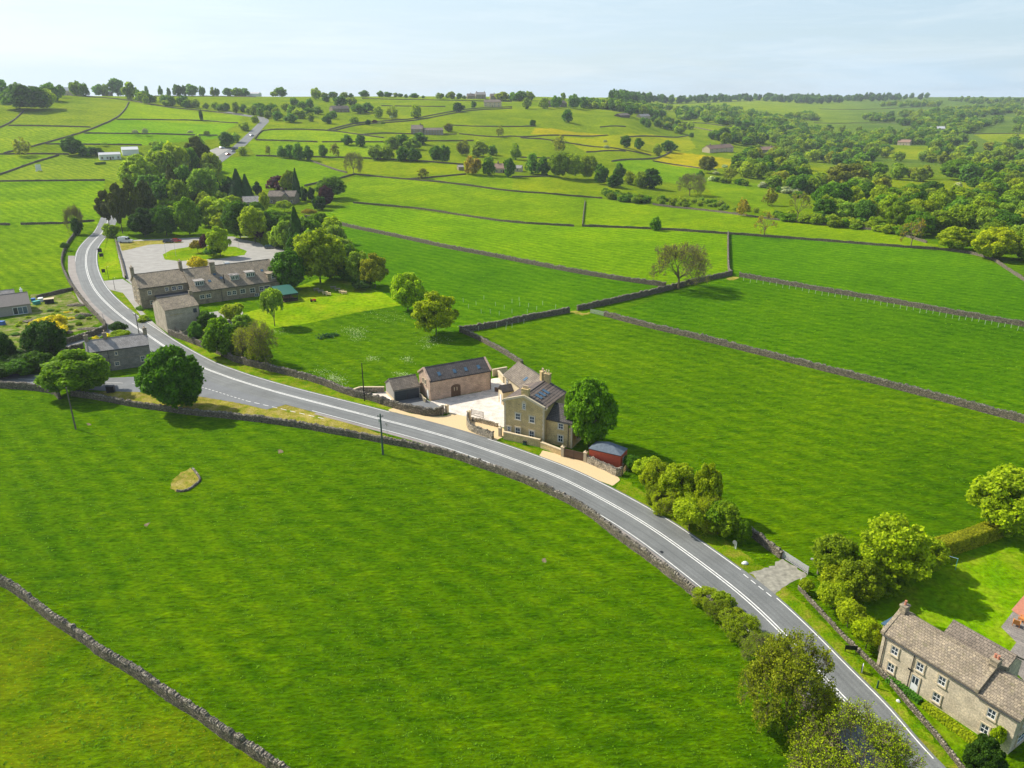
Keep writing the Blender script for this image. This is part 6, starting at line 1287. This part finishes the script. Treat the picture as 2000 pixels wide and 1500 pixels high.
# ---------------------------------------------------------------- clipped hedge, garden things
Ph = smoothline(np.array([G(*p)[:2] for p in [(1812,1087),(1850,1078),(1900,1062),(1955,1040),(1990,1025)]]), .25, 1); Nh = normals2(Ph); n = 26000; i = rng.integers(0, len(Ph)-1, n); prof = rng.random(n)
side = np.where(prof < .38, -1.0, np.where(prof < .76, 1.0, 0)); off = np.where(side == 0, rng.uniform(-.85, .85, n), side*rng.uniform(.78, .95, n)); zz_ = np.where(side == 0, rng.uniform(1.95, 2.15, n), rng.uniform(0, 2.1, n))
Pv = np.stack([Ph[i, 0]+Nh[i, 0]*off, Ph[i, 1]+Nh[i, 1]*off, zz_], 1)+rng.normal(0, .04, (n, 3)); Nn = np.stack([Nh[i, 0]*side, Nh[i, 1]*side, np.where(side == 0, 1., .3)], 1)+unit(n)*.5; Nn /= np.linalg.norm(Nn, axis=1)[:, None]
hd = link('clipped_hedge', mesh('clipped_hedge', *quads(Pv, Nn, .17), M_leaf)); hd.color = (.36, .36, .02, 1); tag(hd, 'clipped hedge with a golden top along the garden lawn', 'hedge')
def hedge(pts, h, w, c, label, n=5000):
    P = smoothline(np.array([G(*p)[:2] for p in pts]), .25, 1); N_ = normals2(P); i = rng.integers(0, len(P)-1, n); s_ = rng.choice([-1, 1, 0], n, p=[.35, .35, .3]); of = np.where(s_ == 0, rng.uniform(-.5, .5, n), s_*.5)*w; z_ = np.where(s_ == 0, h, rng.uniform(0, 1, n)*h)
    Q = np.stack([P[i, 0]+N_[i, 0]*of, P[i, 1]+N_[i, 1]*of, z_+Z(P[i, 0], P[i, 1])], 1)+rng.normal(0, .04, (n, 3)); M_ = np.stack([N_[i, 0]*s_, N_[i, 1]*s_, np.where(s_ == 0, 1., .3)], 1)+unit(n)*.5; M_ /= np.linalg.norm(M_, axis=1)[:, None]
    o = link('clipped_hedge', mesh('clipped_hedge', *quads(Q, M_, .16), M_leaf)); o.color = (*c, 1); tag(o, label, 'hedge')
hedge([(1806,1382),(1850,1415),(1912,1460)], .55, .7, (.36, .42, .01), 'yellowish low hedge along the foot of the gritstone cottage')
hedge([(1735,1330),(1770,1352),(1800,1376)], .4, .6, (.09, .24, .02), 'green plants along the cottage front left of its low hedge', 3000)
hedge([(186,322),(207,320)], 1.4, 2.2, (.03, .09, .02), 'dark clipped hedge block left of the cricket pavilion', 2500)
# play frame
r = empty('play_frame', G(1838,1100), R(-35)); 
for x in (0, 2.6): MB().cyl((x, -1.0, 0), (x, 0, 2.1), .045, n=6).cyl((x, 1.0, 0), (x, 0, 2.1), .045, n=6).build('leg_pair', flat('teal_tube', (.05, .30, .30), .4), r)
MB().cyl((-.1, 0, 2.1), (2.7, 0, 2.1), .045, n=6).build('top_bar', flat('pale_blue_tube', (.45, .60, .68), .4), r); MB().poly([(-1.9, -.8, .0), (-.1, -.8, 1.2), (-.1, .1, 1.2), (-1.9, .1, .0), (-1.9, -.8, .06), (-.1, -.8, 1.26), (-.1, .1, 1.26), (-1.9, .1, .06)], [(3, 2, 1, 0), (4, 5, 6, 7), (0, 1, 5, 4), (1, 2, 6, 5), (2, 3, 7, 6), (3, 0, 4, 7)]).build('slide', flat('green_plastic', (.08, .42, .16), .4), r)
for x in (.8, 1.8): MB().cyl((x-.2, 0, 2.1), (x-.2, 0, .5), .015, n=4).cyl((x+.2, 0, 2.1), (x+.2, 0, .5), .015, n=4).box(x-.24, x+.24, -.12, .12, .46, .5).build('swing', M_blk, r)
r.scale = (.65, .65, .65); tag(r, 'green and blue garden swing frame with a slide beside the hedge', 'swing frame')
M_orange = flat('orange_timber', (.62, .24, .06), .6, var=.1)
def gchair(a, rz, lb):
    r = empty('garden_chair', G(*a), R(rz)); MB().box(-.35, .35, -.35, .35, .36, .42).build('seat', M_orange, r); MB().hexa([(-.32, .30, .40), (.32, .30, .40), (.32, .36, .40), (-.32, .36, .40), (-.30, .52, 1.1), (.30, .52, 1.1), (.30, .58, 1.1), (-.30, .58, 1.1)]).build('backrest', M_orange, r)
    for x in (-.36, .30):
        for y in (-.34, .28): MB().box(x, x+.06, y, y+.06, 0, .6).build('leg', M_orange, r)
        MB().box(x-.03, x+.09, -.42, .36, .602, .64).build('armrest', M_orange, r)
    tag(r, lb, 'garden chair')
gchair((1984,1222), 140, 'orange garden chair on the flagstones, the left one'); gchair((1996,1214), 215, 'orange garden chair on the flagstones cut by the right edge')
tag(sheet('brick_terrace', [(1975,1192),(2020,1140),(2080,1180),(2020,1222)], .05, M_terra), kind='structure')
# ---------------------------------------------------------------- vehicles
M_tyre = flat('tyre', (.012, .012, .012), .8, var=.1); M_rim = flat('rim', (.35, .35, .36), .35, .6, var=.05); M_light = flat('lamp_glass', (.75, .75, .72), .1, var=.02); M_tail = flat('tail_lamp', (.45, .02, .02), .2, var=.02)
def paint(nm, c): m = flat(nm, c, .25, var=.03, spec=.6); m.node_tree.nodes['Principled BSDF'].inputs['Coat Weight'].default_value = .6; return m
def vehicle(a, rz, mat, label, kind='hatch', cat='car', name='parked_car'):
    r = empty(name, G(*a) if len(a) == 2 else a, R(rz)); r.location.z += .03
    if kind == 'van': L, W_, pr, gl = 5.6, 2.0, [(0, .35), (5.6, .35), (5.6, .95), (5.2, 1.2), (4.5, 1.32), (3.9, 2.2), (3.6, 2.35), (.05, 2.4), (0, 2.3)], [(4.42, 1.42), (3.92, 2.12), (3.2, 2.12), (3.2, 1.42)]; ax = (1.1, 4.6)
    elif kind == 'estate': L, W_, pr, gl = 4.6, 1.8, [(0, .3), (4.6, .3), (4.6, .65), (4.4, .82), (3.5, .95), (2.75, 1.42), (2.4, 1.47), (.5, 1.45), (.05, .95)], [(3.35, .97), (2.75, 1.36), (.55, 1.38), (.25, .97)]; ax = (.85, 3.75)
    else: L, W_, pr, gl = 4.1, 1.75, [(0, .3), (4.1, .3), (4.1, .65), (3.95, .8), (3.1, .95), (2.4, 1.42), (1.9, 1.5), (.6, 1.42), (.05, .95)], [(2.98, .97), (2.4, 1.35), (.7, 1.38), (.35, .97)]; ax = (.75, 3.35)
    b = MB(); n = len(pr); c = L/2; P = []
    for k, (y, ins) in enumerate(((-W_/2, 1), (-W_/2+.0, 0), (W_/2, 0), (W_/2, 1))):
        for u, z in pr: P.append((u-c, y*(1 if z < 1.0 or kind == 'van' else .86), z))
    P = [P[j] for j in range(n, 3*n)]; b.poly(P, [tuple(range(n)), tuple(range(2*n-1, n-1, -1))]+[(k, n+k, n+(k+1) % n, (k+1) % n) for k in range(n)]); b.build('body', mat, r)
    yw = W_/2*(.93 if kind != 'van' else 1)+.012; g_ = MB()
    for s in (-1, 1): g_.prism(gl, s*(yw-.02), s*yw, 'y') if kind == 'van' else g_.hexa([(gl[3][0]-c, s*(W_/2-.01), gl[3][1]), (gl[0][0]-c, s*(W_/2-.01), gl[0][1]), (gl[0][0]-c, s*(W_/2+.012), gl[0][1]), (gl[3][0]-c, s*(W_/2+.012), gl[3][1]), (gl[2][0]-c, s*(W_/2*.86-.02), gl[2][1]), (gl[1][0]-c, s*(W_/2*.86-.02), gl[1][1]), (gl[1][0]-c, s*(W_/2*.87+.012), gl[1][1]), (gl[2][0]-c, s*(W_/2*.87+.012), gl[2][1])])
    if kind == 'van': g_.v = [(x-c, y, z) for x, y, z in g_.v]
    g_.build('side_windows', M_glass, r); p, q = (gl[0], gl[1]); o = MB().hexa([(p[0]-c+.06, -W_/2*.85, p[1]), (p[0]-c+.12, -W_/2*.85, p[1]+.02), (p[0]-c+.12, W_/2*.85, p[1]+.02), (p[0]-c+.06, W_/2*.85, p[1]), (q[0]-c+.03, -W_/2*.76, q[1]), (q[0]-c+.09, -W_/2*.76, q[1]+.02), (q[0]-c+.09, W_/2*.76, q[1]+.02), (q[0]-c+.03, W_/2*.76, q[1])]); o.build('windscreen', M_glass, r)
    for x in ax:
        for s in (-1, 1):
            w_ = MB().cyl((x-c, s*(W_/2-.2), .32), (x-c, s*(W_/2+.015), .32), .32, n=14).build('wheel', M_tyre, r); MB().cyl((x-c, s*(W_/2+.016), .32), (x-c, s*(W_/2+.03), .32), .19, n=10).build('rim', M_rim, w_)
    for s in (-1, 1): MB().box(c-.06, c+.02, s*W_*.33-.16, s*W_*.33+.16, .58, .74).build('headlight', M_light, r); MB().box(-c-.02, -c+.06, s*W_*.40-.1, s*W_*.40+.1, .6, .85).build('tail_light', M_tail, r)
    if kind == 'van': MB().box(-1.4, .2, -.6, .6, 2.41, 2.62, .1, .1).build('roof_unit', M_wht, r)
    return tag(r, label, cat)
PW = paint('white_car_paint', (.72, .73, .74)); PR_ = paint('red_car_paint', (.45, .01, .015)); PB = paint('black_car_paint', (.012, .014, .02)); PTE = paint('teal_car_paint', (.02, .06, .07)); PG = paint('silver_car_paint', (.38, .40, .42))
vehicle((246,474), 2, PW, 'white panel van with a roof box at the top of the car park', 'van', 'van', 'parked_van')
vehicle((329,474), 12, PB, 'dark hatchback beside the red car'); vehicle((345,473), 8, PR_, 'small bright red car under the trees')
vehicle((528,485), 20, PTE, 'dark teal car parked on the right margin of the car park', 'estate'); vehicle((443,519), 120, PW, 'white car nearest the inn roof, right of the golden bush', 'estate'); vehicle((415,523), 115, PW, 'white car half hidden by the golden bush')
for a, rz, m_, lb in (((457,293), 40, PB, 'dark car standing in the upper road lay-by'), ((446,303), 60, PR_, 'red car in the upper road lay-by'), ((457,297), 40, PG, 'grey car below the dark one in the upper road lay-by'), ((434,290), 60, PW, 'white car at the trees of the upper road lay-by'), ((492,266), 65, PG, 'silver car driving on the upper road')): vehicle(a, rz, m_, lb)
tag(sheet('lay_by', [(440,287)], 0, M_car), kind='structure') if False else None
lb_ = smoothline(np.array([G(*p)[:2] for p in [(432,306),(444,298),(462,290)]]), 4); tag(ribbon('lay_by', lb_, 2, 16, .10, M_car, rows=4), kind='structure')
# ---------------------------------------------------------------- inn garden furniture
def picnic(p, rz, mat, label=None):
    r = empty('picnic_table', p, R(rz)); MB().box(-.9, .9, -.38, .38, .72, .78).build('tabletop', mat, r)
    for s in (-1, 1): MB().box(-.9, .9, s*.72-.14, s*.72+.14, .42, .47).build('bench_seat', mat, r)
    for x in (-.6, .6): MB().hexa([(x-.04, -.62, 0), (x+.04, -.62, 0), (x+.04, -.52, 0), (x-.04, -.52, 0), (x-.04, -.25, .719), (x+.04, -.25, .719), (x+.04, -.15, .719), (x-.04, -.15, .719)]).hexa([(x-.04, .52, 0), (x+.04, .52, 0), (x+.04, .62, 0), (x-.04, .62, 0), (x-.04, .15, .719), (x+.04, .15, .719), (x+.04, .25, .719), (x-.04, .25, .719)]).box(x+.045, x+.10, -.82, .82, .35, .415).build('leg_frame', mat, r)
    return r
A1, B1, A2, B2 = G(618,568), G(641,577), G(651,564), G(670,573); M_new = flat('new_pine', (.66, .52, .26), .7, var=.1)
for A, B, ts, nm in ((A1, B1, (0, .38, .75, 1.0), 'front'), (A2, B2, (0, .45, .85, 1.1), 'back')):
    for k, t_ in enumerate(ts): tag(picnic(A+(B-A)*t_, 20, M_new if k > 1 else M_timb), '%s picnic table on the inn lawn, %s %s one of the %s row' % (('yellow' if k > 1 else 'grey'), 'left' if k % 2 == 0 else 'right', 'yellow' if k > 1 else 'grey', 'left' if nm == 'front' else 'right'), 'picnic table', 'picnic tables on the inn lawn')
r = empty('ride_on_mower', G(612,589), R(200)); MB().box(-.8, .1, -.35, .35, .3, .75, .05, .05).build('bonnet', flat('red_body', (.55, .03, .03), .4), r); MB().box(.15, .8, -.4, .4, .3, .6).build('deck', M_tail, r); MB().box(.3, .75, -.25, .25, .602, .72).box(.68, .78, -.25, .25, .722, 1.15).build('seat', M_blk, r); MB().cyl((.0, 0, .75), (.2, 0, 1.05), .03, n=6).build('steering_column', M_blk, r)
for x, rr in ((-.5, .22), (.6, .3)):
    for y in (-.48, .36): MB().cyl((x, y, rr), (x, y+.12, rr), rr, n=12).build('wheel', M_tyre, r)
tag(r, 'small red ride-on mower standing on the inn lawn', 'mower')
r = empty('timber_fence', G(336,643)); q = G(358,660)-G(336,643); q2 = G(372,652)-G(336,643)
for a, b in (((0, 0), q[:2]), (q[:2], q2[:2])):
    a = np.array(a); b = np.array(b); d = (b-a)/np.hypot(*(b-a)); n_ = np.array([-d[1], d[0]])*.03; MB().hexa([(*(a-n_), 0), (*(b-n_), 0), (*(b+n_), 0), (*(a+n_), 0), (*(a-n_), 1.5), (*(b-n_), 1.5), (*(b+n_), 1.5), (*(a+n_), 1.5)]).build('panel', M_timb, r)
for p_ in ((0, 0), q[:2], q2[:2]): MB().box(p_[0]-.07, p_[0]+.07, p_[1]-.07, p_[1]+.07, 0, 1.6).build('post', M_timb, r)
tag(r, 'pale timber fence at the foot of the gabled outbuilding', 'fence')
# posts and rail of the inn lawn edge and small saplings in guards
M_tube = flat('pale_tree_guard', (.50, .58, .38), .6, var=.1)
gm = MB().cyl((0, 0, 0), (0, 0, 1.25), .055, n=6); g0 = None; gl_ = []
for px, py in [(905,590),(915,602),(930,596),(945,585),(958,612),(968,598),(985,604),(1000,592),(1015,598),(1030,612),(1014,588),(1048,606),(1060,596),(1000,612),(975,616),(940,612),(1085,603),(1032,600)]: gl_.append((px, py, 'slim sapling guard standing in the grass above the staked wall', 'sapling guards above the staked wall'))
for px, py in [(935,646),(970,640),(990,637),(1012,630),(1023,632),(1038,624),(1048,622),(1062,618),(1074,614),(1000,640),(988,644)]: gl_.append((px, py, 'slim sapling guard standing in front of the shaded wall', 'sapling guards in front of the shaded wall'))
for k in range(44): f = k/43; px = 1452+f*548; gl_.append((px, float(np.interp(px, [1444,1480,1600,1720,1850,2000], [548,552,574,594,619,645]))+random.uniform(-1, 3), 'pale tree guard in the line below the upper right field wall', 'tree guards below the upper right field wall'))
gme = None
for px, py, lb, gp in gl_:
    if gme is None: o = gm.build('tree_guard', M_tube); gme = o.data
    else: o = link('tree_guard', gme)
    o.location = G(px, py); o.rotation_euler = (random.uniform(-.06, .06), random.uniform(-.06, .06), 0); tag(o, lb, 'tree guard', gp)
r = empty('sight_screen', G(76,334), R(70)); MB().box(-2, 2, -.08, .08, .4, 4.2).build('screen', M_wht, r); MB().box(-1.9, -1.7, -.9, .9, 0, .4).box(1.7, 1.9, -.9, .9, 0, .4).build('feet', M_wht, r); tag(r, 'white sight screen at the left end of the cricket ground', 'sight screen')
# rubble garden bits
for a, s_, lb in (((150,597), (3, 1.1, .7), 'long stone slab heap at the roadside corner of the rubble garden'), ((163,617), (2.6, 1.2, .9), 'square stone heap by the lane corner lamp'), ((178,643), (4, 1.2, .5), 'flat stone slabs above the curved lane wall'), ((128,650), (2.0, 1.2, .8), 'pinkish stone heap beside the gorse'), ((70,628), (3.5, 1.6, .8), 'grey rubble pile in front of the bungalow doors')): boulder('stone_heap', a, s_, M_wall, lb, 'stone heap', seed=len(lb))
for k, (a, c, nm, lb) in enumerate((((66,590), (.03, .14, .42), 'blue_barrel', 'blue barrel among the clutter behind the bungalow'), ((72,594), (.04, .35, .28), 'teal_crate', 'teal crate among the clutter behind the bungalow'), ((80,588), (.7, .7, .68), 'white_crate', 'white crate among the clutter behind the bungalow'), ((3,634), (.03, .12, .36), 'blue_boat_cover', 'blue tarpaulin bundle at the left edge'))):
    r = empty(nm, G(*a), k); m_ = flat(nm, c, .5, var=.1)
    (MB().cyl((0, 0, 0), (0, 0, 1.1), .6, n=12) if 'barrel' in nm else MB().box(-.9, .9, -.6, .6, 0, .9, .1, .1)).build('body', m_, r); (MB().cyl((0, 0, 1.1), (0, 0, 1.16), .64, n=12) if 'barrel' in nm else MB().box(-.95, .95, -.65, .65, .902, .98)).build('rim', m_, r); tag(r, lb, 'clutter')
r = empty('cold_frame', G(97,592), R(30)); MB().box(-1.2, 1.2, -.8, .8, 0, 1.3).build('frame_body', M_blk, r); MB().box(-1.35, 1.35, -.95, .95, 1.302, 1.42).build('lid', M_cream, r); tag(r, 'dark cold frame with a cream lid in the rubble garden clutter', 'cold frame')
# ---------------------------------------------------------------- cow parsley, tufts
def scatter(name, regs, mat_col, label, size, cat='flowers', zr=(.3, .8)):
    P_ = []; 
    for (cx, cy, sx, sy, n) in regs:
        for _ in range(n): g_ = G(random.gauss(cx, sx), random.gauss(cy, sy)); P_.append((g_[0], g_[1], g_[2]+random.uniform(*zr)))
    P_ = np.array(P_); N_ = unit(len(P_))*.6+np.array([0, 0, 1.]); N_ /= np.linalg.norm(N_, axis=1)[:, None]; o = link(name, mesh(name, *quads(P_, N_, size), M_leaf)); o.color = (*mat_col, 1); tag(o, label, cat, kind='stuff')
scatter('cow_parsley', [(692,650,14,4,260), (700,662,9,5,120), (728,704,7,2.5,130), (795,706,7,4,130), (650,742,6,4,130), (662,748,8,5,220), (845,668,16,5,240), (835,682,5,2,60), (545,650,10,4,50), (780,625,22,5,90), (740,618,20,5,60), (640,735,14,6,70), (785,735,9,2.5,160), (620,730,8,4,40), (860,650,14,4,80), (585,740,8,4,30)], (.50, .55, .38), 'white cow parsley flowering in the meadow behind the garage', .15)
scatter('nettles', [(640,658,8,1.6,260), (625,662,3,1,60), (655,655,4,1,80)], (.03, .10, .03), 'dark nettle patch in the meadow behind the inn lawn', .3, 'nettles', (.1, .6))
# tussocks of the near fields
n = 42000; th = rng.uniform(-R(44), R(44), n); rr = 40*np.exp(rng.random(n)*math.log(260/40)); TX = rr*np.sin(th); TY = rr*np.cos(th)
cl = np.sin(TX*.9+np.sin(TY*.55)*2)+np.sin(TY*1.1+np.sin(TX*.4+1)*2.2)+np.sin(TX*.21+TY*.17)*1.2; ok = (cl > .6)|(rng.random(n) < .30); TX = TX[ok]; TY = TY[ok]
bad = np.zeros(len(TX), bool); D2 = np.full(len(TX), 1e9)
for c_ in C[::3]: D2 = np.minimum(D2, (TX-c_[0])**2+(TY-c_[1])**2)
bad |= D2 < 49
for nm in ('side_road', 'lane', 'footway', 'verge', 'inn_forecourt', 'car_park', 'inn_lawn', 'inn_yard', 'gravel_drive', 'courtyard_paving', 'garden_lawn', 'patio', 'front_garden', 'cottage_garden', 'gate_apron', 'traffic_island'):
    for o in bpy.data.objects:
        if o.name.split('.')[0] == nm: bad |= inpoly(TX, TY, [v.co[:2] for v in o.data.vertices][:len(o.data.polygons[0].vertices)])
bad |= inpoly(TX, TY, [(-25, 128), (-5, 118), (22, 102), (26, 112), (12, 128), (4, 150), (-12, 152), (-28, 143)])|inpoly(TX, TY, [(-112, 200), (-85, 175), (-55, 215), (-80, 240)])|(TX > 37)&(TY < 66)|inpoly(TX, TY, [(-97, 150), (-78, 150), (-76, 168), (-97, 165)])
TX = TX[~bad]; TY = TY[~bad]; n = len(TX); dist_ = np.hypot(TX, TY); s_ = rng.uniform(.07, .17, n)*(.8+dist_/260); Ps = []; Ns = []; Cs = []
for k in range(3):
    Ps.append(np.stack([TX+rng.normal(0, .09, n), TY+rng.normal(0, .09, n), s_*rng.uniform(.1, .4, n)], 1)); a_ = rng.uniform(0, 6.28, n); Ns.append(np.stack([np.cos(a_)*.6, np.sin(a_)*.6, rng.uniform(.8, 1.5, n)], 1))
Pa = np.concatenate(Ps); Na = np.concatenate(Ns); Na /= np.linalg.norm(Na, axis=1)[:, None]; V_, F_ = quads(Pa, Na, np.tile(s_, 3), .8); cc = np.array(BASE)[None]*rng.uniform(.75, 1.35, (len(Pa), 1))*np.array([1.1, 1, 1])
o = link('grass_tufts', mesh('grass_tufts', V_, F_, M_wood)); a = o.data.color_attributes.new('tone', 'FLOAT_COLOR', 'POINT'); a.data.foreach_set('color', np.repeat(np.concatenate([cc, np.ones((len(cc), 1))], 1), 4, axis=0).astype(np.float32).ravel()); tag(o, 'longer tussocks of pasture grass in the near fields', 'grass', kind='stuff')
# worn grass at the field gaps, bare spots
ROUGH['worn_path'] = .35; ROUGH['bare_patch'] = .25
tag(sheet('worn_path', [(1112,609),(1122,606),(1138,612),(1153,610),(1150,614),(1134,616),(1120,611)], .012, M_dry), kind='structure')
tag(sheet('worn_path', [(1418,545),(1430,540),(1443,541),(1440,545),(1425,548)], .012, M_dry), kind='structure')
for pts in ([(1056,1092),(1064,1090),(1068,1096),(1060,1100)], [(283,1022),(291,1020),(296,1026),(287,1029)], [(540,880),(552,878),(556,882),(546,885)], [(168,827),(176,826),(178,830),(170,831)]): tag(sheet('bare_patch', pts, .012, flat('bare_soil', (.20, .16, .09), .95, var=.4, sc=2, spec=0)), kind='structure')
# ---------------------------------------------------------------- haze
m = bpy.data.materials.new('haze'); m.use_nodes = True; t = m.node_tree; t.nodes.clear(); o_ = nd(t, 'ShaderNodeOutputMaterial'); pv = nd(t, 'ShaderNodeVolumePrincipled')
pv.inputs['Color'].default_value = (.84, .91, 1, 1); pv.inputs['Density'].default_value = .00010; pv.inputs['Anisotropy'].default_value = .2; t.links.new(pv.outputs[0], o_.inputs['Volume'])
hz = MB().box(-4700, 4700, -4700, 4700, -60, 92).build('haze', m); tag(hz, kind='stuff')
